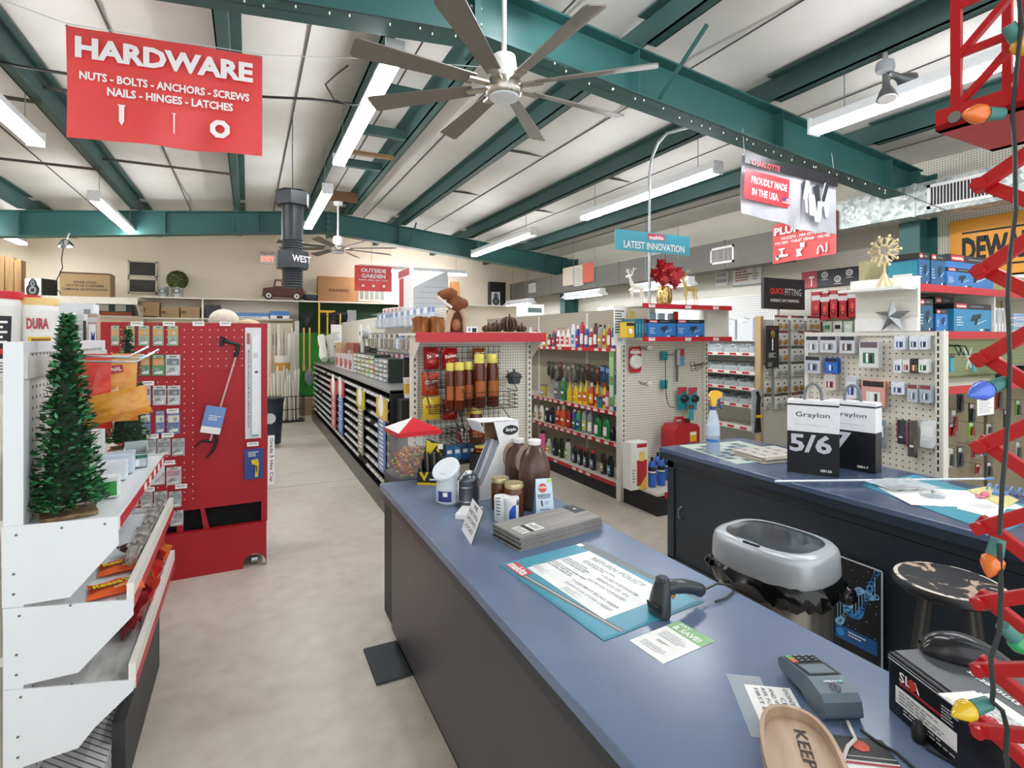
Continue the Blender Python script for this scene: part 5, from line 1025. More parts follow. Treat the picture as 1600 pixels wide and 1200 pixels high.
A = onZ(120, 780, Z1); t = thing('candy_bag', 'flat orange candy bag lying at the tree foot', 'candy bag', A + Vector((0, 0, .018)), .2); b = B(); b.at((0, 0, 0), rx=-PI / 2); b.bag(.2, .12, .03, foil('#e2572a', '#d94a22')); b.off(); b.build('bag', t); b = B(); b.ft('ROLO', .06, .02, (.06, -.02, .017), INK, flat=True, bold=.03) if False else b.rect(.05, .02, (.05, -.01, .017), M('#4a1c10', .5), flat=True); b.build('print', t)
# middle shelf
for i, (px, py, lb) in enumerate(((182, 917, 'orange bag of peanut butter cups lying nearest on the middle candy shelf'), (194, 883, 'orange bag of peanut butter cups second on the middle candy shelf'))):
    A = onZ(px, py, Z2 + .012); t = thing('candy_bag', lb, 'candy bag', A, .12 + PI / 2 - 1.5); t.scale = (1.2, 1.2, 1); b = B(); b.at((0, 0, 0), rx=-PI / 2); b.bag(.135, .105, .022, foil('#e0491c', '#e8642c', 4)); b.off(); b.build('bag', t)
    b = B(); b.ft("Reese's", .085, .03, (-.012, .012, .0118), M('#f0c81c', .4), flat=True, bold=.045, roll=.12); b.ft("Reese's", .086, .031, (-.0135, .011, .0112), M('#3a1a0c', .4), flat=True, bold=.07, roll=.12); b.ft('DIPPED', .05, .014, (.02, -.022, .0118), M('#f0d9a0', .4), flat=True, bold=.03, roll=.12); b.build('print', t)
xl = SH[1][0]
def bar(): 
    t = thing('candy_bar', 'x', 'candy bar'); b = B(); b.bag(.075, .1, .03, foil('#3f2618', '#cfc8c0', 14), crim=.04, seed=3); b.build('wrapper', t); b = B(); b.rect(.05, .03, (0, -.016, .01), PAPER); b.rect(.03, .012, (0, -.0165, -.02), M('#a33a2a', .4)); b.build('label', t); return t
for i in range(8):
    y = 2.47 + i * .085; o = put('bar', bar, (xl - .055, y, Z2 + .045), -1.2 + .3 * (i % 3), ORD[i] + ' brown and silver candy packet along the middle shelf lip', 'candy packets along the lip'); o.rotation_euler.x = -.5
A = onZ(213, 862, Z2 + .02); t = thing('chocolate_pack', 'dark chocolate pack with blue label on the middle candy shelf', 'chocolate pack', A, .9); b = B(); b.at((0, 0, 0), rx=-1.1); b.bag(.08, .12, .024, foil('#2c1a16', '#40261f')); b.off(); b.build('wrapper', t); b = B(); b.at((0, 0, 0), rx=-1.1); b.rect(.05, .05, (0, -.014, .01), M('#5b6fb8', .4)); b.rect(.04, .012, (0, -.0145, .01), PAPER); b.off(); b.build('label', t)
xl = SH[2][0]
for i in range(10):
    c = [('#c01a1e', '#e04a3a'), ('#b8141c', '#d63030'), ('#d8502a', '#e88a3a'), ('#7c1018', '#a02028')][(0, 1, 0, 2, 1, 0, 3, 1, 2, 0)[i]] if i > 1 else ('#7c1018', '#a02028')
    t = thing('candy_bag', ORD[i] + ' red candy bag counted along the lowest lip from the near end', 'candy bag', (xl - .06 - .01 * (i % 2), 2.5 + .066 * i, Z3 + .082), -1.35 + .25 * (i % 3), 'red candy bags on the lowest shelf'); b = B(); b.at((0, 0, 0), rx=-.55); b.bag(.14, .16, .05, foil(*c), seed=i, wob=.014); b.off(); b.build('bag', t); b = B(); b.at((0, 0, 0), rx=-.55); b.rect(.05, .02, (0, -.025, .02), PAPER, roll=.3); b.off(); b.build('print', t)
# pails and cartons behind the gondola
PW = M('#e8e6e2', .4)
def pail(px, ptop, y, r, label, kind):
    A = onY(px, ptop, y); h = .38; t = thing('plastic_pail', label, 'pail', (A.x, y, 1.46)); top = A.z - 1.46; h = top
    b = B(); b.lathe([(r * .88, 0), (r, h * .8), (r * 1.03, h * .82), (r * 1.03, h * .86), (r, h * .88), (r, h * .93)], PW, 28); b.build('bucket', t)
    b = B(); b.lathe([(r * 1.04, h * .91), (r * 1.05, h * .985), (r * .98, h), (0, h * .99)], RED if kind != 2 else M('#e6c37c', .4), 28); b.build('lid', t)
    b = B(); a0, a1 = (-2.1, -.6)
    def wrap(z0, z1, m, u0=0, u1=1, e=.002): b.grid(lambda u, v: ((r * (.88 + .12 * (z0 + (z1 - z0) * v) / .8) + e) * math.cos(a0 + (a1 - a0) * (u0 + (u1 - u0) * u)), (r * (.88 + .12 * (z0 + (z1 - z0) * v) / .8) + e) * math.sin(a0 + (a1 - a0) * (u0 + (u1 - u0) * u)), h * (z0 + (z1 - z0) * v)), 10, 1, m)
    if kind == 0:
        wrap(.25, .72, INK); wrap(.3, .36, M('#c4342c', .5), 0, 1, .003)
        for i in range(5): wrap(.64 - .055 * i, .665 - .055 * i, PAPER, .08, .9 - .1 * (i % 2), .003)
        wrap(.05, .25, PAPER)
        for i in range(4): wrap(.2 - .035 * i, .21 - .035 * i, INK, .3, .9, .003)
    elif kind == 1:
        for i in range(14): wrap(.7 - .045 * i, .712 - .045 * i, GREY if i % 3 else M('#b05a60', .5), .25, .9, .003)
    else:
        wrap(.42, .52, YELLOW, .1, .95); wrap(.1, .42, M('#b01c28', .4), .1, .95)
        for z0, z1, m in ((.32, .38, PAPER), (.25, .28, PAPER), (.18, .21, PAPER), (.13, .15, PAPER), (.44, .5, M('#8a5a1c', .5))): wrap(z0, z1, m, .25, .9, .004)
        b.ft('DURA', .075, .05, (r * math.cos(-1.35) * .98 + .0, r * math.sin(-1.35) - .012, h * .68), M('#a81c24', .4), face=.25, bold=.04)
    b.build('label', t)
pail(-14, 455, 3.1, .105, 'white pail with black and red label at the frame edge', 0); pail(26, 461, 3.35, .085, 'white red lidded pail with small grey print between its neighbours', 1); pail(62, 466, 3.15, .068, 'white pail with yellow and red label behind the tree', 2)
def carton(name, label, cat, x0, x1, yt, yb, y, z, d, m, pr=None, part='carton', group=None):
    """a box whose front spans pixel columns x0..x1 on the plane y, standing on z"""
    a, c = onY(x0, yt, y), onY(x1, yt, y); t = thing(name, label, cat, (a.x, y, z), 0, group); w = c.x - a.x; h = a.z - z; b = B(); b.box((0, 0, 0), (w, d, h), m); b.build(part, t)
    if pr: b = B(); pr(b, w, h); b.build('print', t)
    return t
carton('flat_carton', 'wide white printed carton beyond the pails', 'carton', 84, 145, 473, 0, 3.72, 1.46, .14, M('#e3e6ec', .5), lambda b, w, h: (b.lines(w * .5, h * .2, 2, (w * .4, 0, h * .65), M('#52608a', .5)), b.rect(.03, .05, (w * .85, 0, h * .85), GREY)))
carton('small_carton', 'plain white box standing before the wide printed carton', 'carton', 103, 131, 490, 0, 3.5, 1.46, .1, M('#d9dcdc', .5), lambda b, w, h: b.rect(.02, .005, (w * .6, 0, h * .7), GREY))
carton('grass_seed_tub', 'clear tub of green granules beside the brown carton', 'tub', 112, 131, 511, 0, 3.38, 1.46, .06, M('#cfd8d2', .3), lambda b, w, h: (b.rect(w, h * .35, (w / 2, 0, h * .22), GRN), b.rect(w * .9, .01, (w / 2, 0, h * .9), PAPER)))
carton('tall_carton', 'tall brown and white carton lettered M next to the red display', 'carton', 137, 151, 490, 0, 3.4, 1.46, .08, M('#b39a86', .6), lambda b, w, h: (b.rect(w * .8, h * .35, (w / 2, 0, h * .65), PAPER), b.ft('M', w * .4, h * .2, (w * .6, -.001, h * .6), M('#2c3f80', .5)), b.rect(w, h * .08, (w / 2, 0, h * .9), LGREY)))
o = carton('black_bracket', 'slim black bar standing behind the tree', 'bracket', 130, 133, 501, 0, 3.36, 1.46, .02, BLACK)
# other face of the run at the photo edge
for i, (z, c, h) in enumerate(((1.06, '#2858a8', .11), (.95, '#d8672c', .09), (.85, '#2858a8', .09), (.40, '#24508f', .17))):
    pass
# ================================================================ goods on the red display
THINB = clear_plastic('thin_blister', '#e8eef2', .07)
def bagmk(top, mid, nm):
    def f():
        t = thing('hardware_packet', 'x', 'packet'); b = B(); b.box((-.036, 0, 0), (.036, .004, .13), M(top, .5)); b.rect(.062, .04, (0, 0, .085), M(mid, .4)); b.disc(.012, (.008, -.0015, .082), STEEL, n=8); b.rect(.05, .012, (0, 0, .118), PAPER); b.rect(.04, .006, (0, -.0006, .118), INK); b.rect(.05, .018, (0, -.0006, .02), PAPER); b.build('card', t)
        b = B(); b.at((0, -.008, .052)); b.bag(.074, .1, .02, THINB, crim=.9, nu=4, nv=4); b.off(); b.build('blister', t)
        b = B(); rd = random.Random(len(nm)); 
        for i in range(7): x, z = rd.uniform(-.022, .022), rd.uniform(.025, .05); b.cyl((x, -.006, z), (x + rd.uniform(-.014, .014), -.006, z + rd.uniform(-.02, .02)), .003, STEEL, n=5)
        stuff(b.build('screws', t))
        b = B(); b.tube([(0, .004, .136), (0, -.05, .134), (0, -.06, .142)], .002, STEEL, 5); b.build('hook_wire', t); return t
    return f
KINDS = {'g': ('#8fb08a', '#d89a3a', 'green'), 'o': ('#3f8a4a', '#e08a34', 'orange topped'), 'w': ('#c9cbcc', '#6d7276', 'grey'), 'b': ('#5a6ba8', '#e2d9c2', 'blue edged'), 's': ('#b7bbbd', '#8e9396', 'silver'), 'p': ('#d3c6c6', '#c9909a', 'pinkish')}
ROWS = [(509, 540, [(174, 187, 'g'), (197, 211, 'g'), (216.5, 234, 'g'), (239, 256, 'g'), (262, 279, 'g')]), (554, 587, [(198, 212, 'g'), (220, 235, 'o'), (238, 258, 'o'), (259, 282, 'w')]), (602, 633, [(192, 212, 'w'), (216, 236, 'w'), (239, 260, 'w'), (262, 282, 'w')]), (641, 678, [(203, 215, 'b'), (217, 236, 'b'), (243, 258, 'b'), (261, 282, 'b')]),
        (684, 712, [(206, 225, 's'), (228, 245, 's'), (246, 267, 's'), (269, 289, 's')]), (728, 758, [(214, 234, 'p'), (237, 258, 'p'), (260, 284, 'p')]), (766, 793, [(198, 217, 's'), (220, 239, 's'), (241, 262, 's'), (264, 284, 's')]), (796, 822, [(266, 287, 's')])]
for r, (yt, yb, cs) in enumerate(ROWS):
    for i, (x0, x1, k) in enumerate(cs):
        a, c = onY(x0, yb, YR), onY(x1, yt, YR); w = c.x - a.x; h = c.z - a.z; q = KINDS[k]
        put('pk' + k, bagmk(q[0], q[1], k), ((a.x + c.x) / 2, YR - .012, a.z), 0, f'{q[2]} hardware packet, {ORD[len(cs) - 1 - i]} from the bare red panel in packet row {ORD[r]} from top', 'hardware packets on the red display', (w / .074, 1, h / .13))
def ptag(px, py, label, y=YR - .03, w=.07, h=.03):
    c = onY(px, py, y); t = thing('price_tag', label, 'price tag', c); b = B(); b.box((-w / 2, 0, -h / 2), (w / 2, .002, h / 2), PAPER); b.rect(w * .7, .006, (0, 0, .003), GREY); b.build('paper', t)
    b = B(); b.tube([(0, .002, 0), (0, .03, .0)], .002, STEEL, 5); b.build('hook_wire', t); return t
for i, (x, y) in enumerate(((214, 506), (264, 506), (310, 506), (352, 506))): ptag(x, y, ORD[i] + ' white price tag along the top edge of the red display')
for i, (x, y) in enumerate(((216, 557), (231, 599), (270, 642), (238, 682), (262, 680), (264, 723), (232, 765), (283, 760))): ptag(x, y, ORD[i] + ' white price tag counted down among the hardware packets')
# reach grabber
gy = YR - .045
g = lambda x, y: onY(x, y, gy)
o = g(340, 640); t = thing('reach_grabber', 'long handled black and pink reach grabber hung on the red display', 'grabber', o); L = lambda x, y: g(x, y) - o
b = B(); b.tube([L(369, 556), L(328, 690)], .0065, M('#d9b6b6', .3, .3), 10); b.build('shaft', t)
b = B(); b.tube([L(346, 541), L(348, 526), L(351, 533), L(371, 538), L(373, 541)], [.012, .016, .014, .013, .014], BLACK, 8); b.tube([L(373, 538), L(368, 558)], .015, BLACK, 8); b.build('grip', t)
b = B(); b.tube([L(336, 660), L(338, 690), L(333, 704), L(322, 716)], [.01, .012, .01, .005], BLACK, 7); b.build('jaw', t); b = B(); b.tube([L(332, 690), L(315, 689), L(303, 699)], [.009, .008, .004], BLACK, 7); b.build('jaw', t)
b = B(); c = L(333, 657); b.at(c, ry=.22); b.box((-.062, -.014, -.085), (.062, -.011, .1), M('#6f94cf', .45)); b.rect(.12, .045, (0, -.014, -.066), PAPER); b.lines(.08, .04, 3, (.01, -.014, .02), PAPER); b.off(); b.build('tag_card', t)
# door sweep pack and utility knife, edge sign
a, c = onY(383, 686, YR - .015), onY(408, 512, YR - .015); t = thing('door_bottom_pack', 'tall narrow white carded door sweep at the display edge', 'package', a); w, h = c.x - a.x, c.z - a.z
b = B(); b.box((0, 0, 0), (w, .004, h), M('#dcdde0', .45)); b.build('card', t); b = B(); b.box((w * .42, -.018, .02), (w * .86, 0, h * .93), M('#e9edf0', .2)); b.box((w * .44, -.02, .02), (w * .82, -.018, .03), M('#6b8f8a', .4)); b.build('strip', t)
b = B(); b.ft('DOOR SWEEP FOR BOTTOM OF DOOR', h * .7, w * .12, (w * .22, 0, h * .45), INK, roll=PI / 2, bold=.0); b.rect(w * .3, h * .05, (w * .65, -.0185, h * .75), M('#c9cdd2', .4)); b.rect(w * .2, h * .1, (w * .2, 0, h * .9), M('#b06a5a', .5)); b.rect(w * .2, .012, (w * .7, -.021, h * .6), INK); b.build('print', t)
a, c = onY(382, 750, YR - .012), onY(411, 700, YR - .012); t = thing('knife_pack', 'blue carded pack holding a yellow utility knife', 'package', a); w, h = c.x - a.x, c.z - a.z
b = B(); b.box((0, 0, 0), (w, .003, h), M('#27488f', .4)); b.lines(w * .6, h * .18, 3, (w * .5, 0, h * .83), PAPER); b.build('card', t); b = B(); b.prism([(w * .35, h * .63), (w * .72, h * .66), (w * .78, h * .5), (w * .72, h * .08), (w * .56, h * .08), (w * .6, h * .48), (w * .42, h * .5)], 'y', -.018, 0, YELLOW); b.box((w * .62, -.02, h * .25), (w * .68, -.018, h * .45), INK); b.build('knife', t)
ptag(395, 694, 'white price tag above the blue knife pack', w=.075)
c = onX(420, 720, .13); t = thing('edge_sign', 'upright white paper sign lettered Grade 5 Hex Cap on the display edge', 'sign', (.128, YR - .005, onY(420, 757, YR).z)); b = B(); b.box((0, -.002, 0), (.045, 0, .36), PAPER); b.build('paper', t); b = B(); b.ft('Grade 5 Hex Cap', .32, .03, (.022, -.002, .18), INK, roll=-PI / 2, bold=.01); b.build('lettering', t)
# ================================================================ far wall
YS = 12.15
def part(t, b, n, **k): return b.build(n, t, **k)
zs = onY(420, 468, YS).z
t = thing('wall_shelf', 'long cream plank shelf across the far wall carrying the toy truck', 'shelf', (onY(218, 467, YS).x, YS, zs)); x1 = onY(650, 470, YS).x - t.location.x
b = B(); b.box((0, 0, -.03), (x1, YB - YS, 0), M('#e2dccb', .5)); b.build('board', t)
for x in (onY(315, 480, YS).x - t.location.x,): b = B(); b.box((x, .02, -.9), (x + .03, YB - YS, -.03), M('#e2dccb', .5)); b.build('post', t)
z2 = onY(260, 496, YS).z
t2 = thing('wall_shelf', 'lower cream shelf of cartons on the far wall below the metal buckets', 'shelf', (onY(219, 496, YS).x, YS, z2)); b = B(); b.box((0, 0, -.03), (onY(457, 496, YS).x - t2.location.x, YB - YS, 0), M('#cfc8b6', .5)); b.build('board', t2)
zc = onY(120, 463, 11.6).z
t = thing('canopy_shelf', 'deep cream canopy shelf under the range hood carton', 'shelf', (onY(28, 463, 11.6).x, 11.6, zc)); w = onY(215, 463, 11.6).x - t.location.x
b = B(); b.box((0, 0, -.03), (w, 1.0, 0), M('#e6e1d2', .5)); b.box((0, -.01, -.12), (w, 0, .0), M('#e0dac9', .5)); b.build('board', t); b = B(); b.prism([(0, -.12), (1.0, -.12), (1.0, -.55), (.85, -.55)], 'x', w - .03, w, M('#d2ccb9', .5)); b.build('bracket', t)
# timber stack in the corner
for i, (x0, x1, yt) in enumerate(((-14, 8, 398), (8, 22, 402), (22, 34, 406))):
    a, c = onY(x0, yt, 11.9), onY(x1, yt, 11.9); t = tag(B().box((a.x, 11.9, zc + .0 if False else 1.4), (c.x - .01, 12.0 + .06 * i, a.z), ramp_mat('rough_boards', [(.3, '#8a6742'), (.7, '#b08c60')], scale=2, stretch=(8, 8, .5), rough=.7)).build('timber_board'), ORD[i] + ' rough brown board of the timber stack counted from the frame edge', 'board', 'boards standing in the far corner')
t = thing('board_rack', 'pale rack holding up the rough boards in the corner', 'rack', (-3.9, 11.85, 0)); b = B(); b.box((-.35, 0, 0), (.5, .5, 1.39), GCR); b.build('case', t)
def spk(px, py, y, z, w, h, d, label, rz=0, silver=True):
    a = onY(px, py, y); t = thing('speaker', label, 'speaker', (a.x, y, z), rz); b = B(); b.box((0, 0, 0), (w, d, h), BLACK); b.build('cabinet', t); b = B()
    b.box((.0, -.015, 0), (w, 0, h), M('#d3d6d8', .35) if silver else DARK); b.build('face', t)
    for zz, r in ((.3, .42), (.68, .26), (.86, .14)): b = B(); b.disc(r * w, (w / 2, -.016, h * zz), BLACK, lift=.001); b.disc(r * w * .55, (w / 2, -.018, h * zz), GREY, lift=.001, r0=r * w * .3); b.build('driver', t)
    return t
a = onY(40, 435, 11.7); spk(40, 435, 11.7, zc, .28, a.z - zc, .3, 'silver faced bookshelf speaker beside the range hood carton', -.5)
def ctn(x0, x1, yt, y, z, d, m, label, pr=None, name='carton', cat='carton', group=None): return carton(name, label, cat, x0, x1, yt, 0, y, z, d, m, pr, group=group)
ctn(93, 172, 424, 11.75, zc, .4, CARD, 'large brown RANGE HOOD carton on the canopy shelf', lambda b, w, h: (b.ft('RANGE HOOD', w * .45, h * .09, (w * .5, 0, h * .6), INK), b.ft('HOTTE DE CUISINIERE', w * .75, h * .09, (w * .5, 0, h * .46), INK), b.ft('CAMPANA DE EXTRACCION', w * .9, h * .09, (w * .5, 0, h * .31), INK), b.rect(w, h * .06, (w / 2, 0, h * .96), M('#5c4126', .7))))
for i, (yt, yb) in enumerate(((409, 432), (436, 458))):
    a, c = onY(200, yb, YB - .01), onY(246, yt, YB - .01); t = thing('wall_vent', ['upper', 'lower'][i] + ' dark louvred vent panel on the far wall', 'vent', (a.x, YB - .03, a.z)); w, h = c.x - a.x, c.z - a.z; b = B(); b.box((.03, 0, .03), (w - .03, .02, h - .03), M('#2f2e2a', .6))
    for k in range(9): b.box((.03, -.006, .04 + (h - .08) * k / 9), (w - .03, 0, .05 + (h - .08) * k / 9), M('#45433d', .6))
    b.build('louvre', t); b = B()
    for p, q in (((0, 0), (w, .03)), ((0, h - .03), (w, h)), ((0, 0), (.03, h)), ((w - .03, 0), (w, h))): b.box((p[0], -.012, p[1]), (q[0], .025, q[1]), M('#cfc4ae', .6))
    b.build('border', t)
def bucket(px, yt, label, plant):
    a = onY(px, yt, 12.3); h = a.z - zs; r = h * .5; t = thing('metal_bucket', label, 'bucket', (a.x, 12.33, zs)); b = B(); b.lathe([(r * .8, 0), (r, h * .92), (r * 1.06, h), (r * .95, h * .98)], M('#c2c7ca', .3, .8), 18); b.disc(r * .45, (0, -r * .98, h * .55), INK, r0=r * .36, sx=1.3); b.build('pail', t)
    if plant:
        b = B(); rd = random.Random(1)
        for i in range(500): v = Vector((rd.gauss(0, 1), rd.gauss(0, 1), rd.gauss(0, 1))).normalized(); c = v * .19 + Vector((0, 0, h + .12)); s = v.orthogonal().normalized() * .02; e = v.cross(s).normalized() * .02; b.add([c - s, c + e, c + s, c - e], [(0, 1, 2, 3)], rd.choice([M('#4c5a24', .7), M('#39481c', .7), M('#5f6c30', .7)]))
        b.ball((0, 0, h + .12), .18, M('#343f1a', .8), 12, 8); stuff(b.build('topiary_ball', t))
bucket(254, 448, 'empty galvanised bucket with oval badge by the wall vents', False); bucket(277, 447, 'galvanised bucket holding a green topiary ball', True)
for i, (x0, x1, yt) in enumerate(((219, 249, 472), (251, 280, 480), (282, 312, 479))): ctn(x0, x1, yt, 12.2, z2, .3, CARD, ['tall', 'middle low', 'outer low'][i] + ' brown carton on the lower far shelf', lambda b, w, h: b.rect(w * .25, h * .25, (w * .15, 0, h * .5), M('#6b4c2c', .7)))
ctn(322, 345, 476, 12.25, z2, .2, M('#22262b', .4), 'black case standing between cartons and blue boxes on the far shelf', name='black_case', cat='case')
ctn(356, 420, 488, 12.2, z2, .3, M('#4f86c0', .4), 'pale blue long box lower on the far shelf', lambda b, w, h: (b.rect(w, h * .4, (w / 2, 0, h * .2), PAPER), b.lines(w * .8, h * .25, 2, (w / 2, -.001, h * .2), BLUE)), name='long_box', cat='box'); ctn(422, 452, 486, 12.2, z2, .3, M('#3f7fc4', .4), 'bright blue long box at the pipe end of the far shelf', lambda b, w, h: (b.rect(w, h * .4, (w / 2, 0, h * .25), PAPER), b.rect(w * .3, h * .3, (w * .5, -.001, h * .25), INK)), name='long_box', cat='box')
ctn(150, 206, 473, 12.3, onY(150, 493, 12.3).z, .1, M('#2c4a48', .5), 'dark green picture box with orange band under the canopy shelf', lambda b, w, h: (b.rect(w, h * .3, (w / 2, 0, h * .15), M('#b85a34', .5)), b.rect(w * .3, h * .5, (w * .2, -.001, h * .62), LGREY), b.rect(w * .3, h * .5, (w * .68, -.001, h * .62), LGREY)), name='picture_box', cat='box')
t = thing('wall_ledge', 'narrow ledge under the dark green picture box', 'shelf', (onY(145, 494, 12.2).x, 12.2, onY(150, 493, 12.3).z)); b = B(); b.box((0, 0, -.03), (1.0, .4, 0), GCR); b.build('board', t)
a = onY(355, 494, 8.5)
t = thing('fleece_bundle', 'bundle of cream fleece lying on top of the red display', 'bundle', onY(357, 503, 4.5)); t.location.z = 1.702; t.scale = (.6, .6, .6); b = B(); b.ball((-.05, 0, .12), .17, M('#d9cfbd', .9, bump=.6), 14, 8, (1, .7, .85)); b.ball((.22, 0, .07), .12, M('#cbb795', .9, bump=.6), 12, 8, (1.2, .7, .6)); b.build('fleece', t)
# brown toy truck
a = onY(410, 467, 12.05); c = onY(475, 467, 12.05); w = c.x - a.x; t = thing('toy_truck', 'brown wooden pickup truck on the far shelf', 'toy truck', (a.x, 12.18, zs)); TB = M('#5b332c', .6)
b = B(); b.prism([(0, .1), (.02, .24), (w * .25, .27), (w * .27, .28), (w * .3, .43), (w * .46, .43), (w * .5, .27), (w, .26), (w, .08), (0, .08)][::-1], 'y', 0, .2, TB); b.prism([(w * .31, .29), (w * .33, .4), (w * .45, .4), (w * .46, .29)][::-1], 'y', -.002, 0, M('#cbb5a0', .4)); b.build('body', t)
for x in (.15, .83):
    b = B(); b.cyl((w * x, -.02, .085), (w * x, .02, .085), .085, BLACK, n=18); b.cyl((w * x, -.025, .085), (w * x, -.019, .085), .055, M('#ded8cc', .5), n=14); b.cyl((w * x, -.03, .085), (w * x, -.024, .085), .02, DARK, n=10); b.build('wheel', t)
a = onY(487, 470, 12.05); t = thing('woven_basket', 'round pale and navy basket next to the toy truck', 'basket', (a.x, 12.35, zs)); b = B(); b.lathe([(.1, 0), (.17, .07), (.19, .14)], M('#3d4650', .6), 16, ends=False); b.lathe([(.19, .14), (.13, .2), (0, .21)], M('#cdbb98', .7), 16, ends=False); b.build('shell', t)
ctn(497, 559, 431, 12.2, zs, .25, M('#a67c52', .8), 'wide plain brown carton with small black lettering on the far shelf', lambda b, w, h: b.ft('KINDRED', w * .5, h * .1, (w * .52, 0, h * .45), M('#3a2a1c', .7)))
a, c = onY(560, 469, YB - .02), onY(600, 452, YB - .02); t = thing('barred_window', 'small barred window low on the far wall below the garden banner', 'window', (a.x, YB - .05, a.z)); w, h = c.x - a.x, c.z - a.z; b = B(); b.box((0, .0, 0), (w, .04, h), M('#7f867f', .3)); b.build('pane', t); b = B()
for k in range(6): b.box((w * k / 5 - .012, -.02, 0), (w * k / 5 + .012, 0, h), M('#d9cdb4', .5))
for z in (0, h): b.box((0, -.021, z - .015), (w, 0, z + .015), M('#d9cdb4', .5))
b.build('bars', t)
# garden recess: felt board with tools
x0, x1 = onY(467, 500, 12.3).x, onY(650, 500, 12.3).x; FELT = ramp_mat('green_turf', [(.3, '#1d6b22'), (.7, '#3f9a3c')], scale=60, rough=.9)
t = thing('turf_board', 'bright green turf covered board hung with garden tools', 'display board', (x0, 12.3, 0)); w = x1 - x0; b = B(); b.box((0, 0, .38), (w + 1.2, .05, 1.75), FELT); b.build('turf', t); b = B(); b.box((0, -.02, 1.75), (w + 1.2, .05, zs - .036), M('#143218', .9)); b.build('dark_header', t); b = B(); b.box((-.09, -.06, 0), (-.0, .05, 2.0), GCR); b.build('side_trim', t); b = B(); b.box((0, -.35, 0), (w, .05, .36), M('#9a8465', .7)); b.build('ledge', t)
def tool(px, yt, yb, label, kind, col='#c9a05a'):
    a, c = onY(px, yt, 12.15), onY(px, yb, 12.15); t = thing('garden_tool', label, 'garden tool', (a.x, 12.2, c.z)); h = a.z - c.z; b = B(); b.cyl((0, 0, .1), (0, 0, h), .02, M(col, .5)); b.build('handle', t); b = B()
    if kind == 'shovel': b.prism([(-.09, .1), (-.1, -.05), (0, -.2), (.1, -.05), (.09, .1), (.03, .2), (-.03, .2)], 'y', -.01, .01, STEEL)
    elif kind == 'spade_up': b.prism([(-.1, h - .1), (.1, h - .1), (.1, h + .22), (-.1, h + .22)], 'y', -.01, .01, M('#8d9194', .4, .6))
    elif kind == 'rake_up':
        b.box((-.16, -.01, h - .02), (.16, .01, h + .03), M(col if col != '#c9a05a' else '#26282a', .5))
        for k in range(7): b.box((-.15 + .05 * k - .008, -.01, h - .12), (-.15 + .05 * k + .008, .01, h), BLACK)
    elif kind == 'fan_up':
        for k in range(9): a_ = (k - 4) * .12; b.tube([(0, 0, h - .2), (.3 * math.sin(a_), 0, h + .12), (.31 * math.sin(a_), -.03, h + .1)], .008, BLACK, 4)
    else: b.cyl((0, 0, 0), (0, 0, .12), .03, M(col, .5))
    b.build('tool_head', t)
tool(475, 512, 580, 'plain timber handle nearest the white trim on the turf board', 'stick'); tool(484, 512, 590, 'long shovel with timber handle and steel blade on the turf board', 'shovel'); tool(499, 471, 540, 'yellow and black tall pole in front of the turf board', 'stick', '#e2b52c'); tool(512, 487, 535, 'yellow headed rake raised against the dark header', 'rake_up', '#d8a82c'); tool(532, 490, 530, 'black rake with tines turned down on the turf board', 'rake_up'); tool(550, 500, 540, 'square grey spade held blade up against the turf', 'spade_up'); tool(480, 495, 505, 'dark leaf rake fanned under the header', 'fan_up', '#26282a'); tool(520, 500, 530, 'dark leaf rake spread between the yellow tools', 'fan_up', '#26282a')
a, c = onY(518, 540, 12.0), onY(535, 507, 12.0); t = thing('paper_sign', 'white printed notice pinned in front of the turf board', 'notice', (a.x, 12.1, a.z)); b = B(); b.box((0, 0, 0), (c.x - a.x, .01, c.z - a.z), PAPER); b.lines((c.x - a.x) * .7, .2, 5, ((c.x - a.x) / 2, 0, .2), GREY); b.build('paper', t)
# plastic pipe corner
xa, xb = onY(416, 520, 12.2).x, onY(466, 520, 12.2).x - .1
t = thing('pipe_bay', 'cream bay with boards and pegs behind the plastic pipes', 'display bay', (xa, 12.25, 0)); w = xb - xa; b = B(); b.box((0, 0, 0), (w, .06, 1.95), M('#d9cdb0', .6)); b.build('back', t); b = B(); b.box((0, -.12, 1.33), (w, 0, 1.37), GCR); b.box((0, -.12, .9), (w * .6, 0, .94), GCR); b.build('ledge', t); b = B(); b.lathe([(.05, 0), (.13, 0), (.13, .06), (.05, .06)], M('#8a6a44', .8), 16); b.build('rope_coil', t, (w * .35, -.06, 1.6), rot=(PI / 2, 0, 0))
PVC = M('#e4dfcf', .4); rd = random.Random(6)
for i, (px, yt) in enumerate(((420, 505), (424, 507), (430, 512), (436, 506), (441, 508), (447, 515), (452, 521), (456, 512), (460, 518))):
    a = onY(px, yt, 11.9); o = B().cyl((0, 0, 0), (rd.uniform(-.01, .01), .02, a.z), .024 if i % 3 else .035, PVC, n=10).build('plastic_pipe', None, (a.x, 11.97 + .07 * (i % 3), .0)); tag(o, ORD[i] + ' upright white plastic pipe counted from the red display', 'pipe', 'upright plastic pipes')
t = thing('pipe_bin', 'open wire bin bristling with short white pipes by the turf board', 'bin', (onY(448, 640, 11.33).x, 11.33, 0)); b = B(); b.box((-.3, -.2, 0), (.3, .2, .03), WIRE)
for z in (.25, .5): b.tube([(-.3, -.2, z), (.3, -.2, z), (.3, .2, z), (-.3, .2, z)], .008, WIRE, 5, closed=True)
for x, y in ((-.3, -.2), (.3, -.2), (.3, .2), (-.3, .2), (0, -.2), (.15, -.2), (-.15, -.2)): b.cyl((x, y, 0), (x, y, .5), .008, WIRE)
b.build('frame', t)
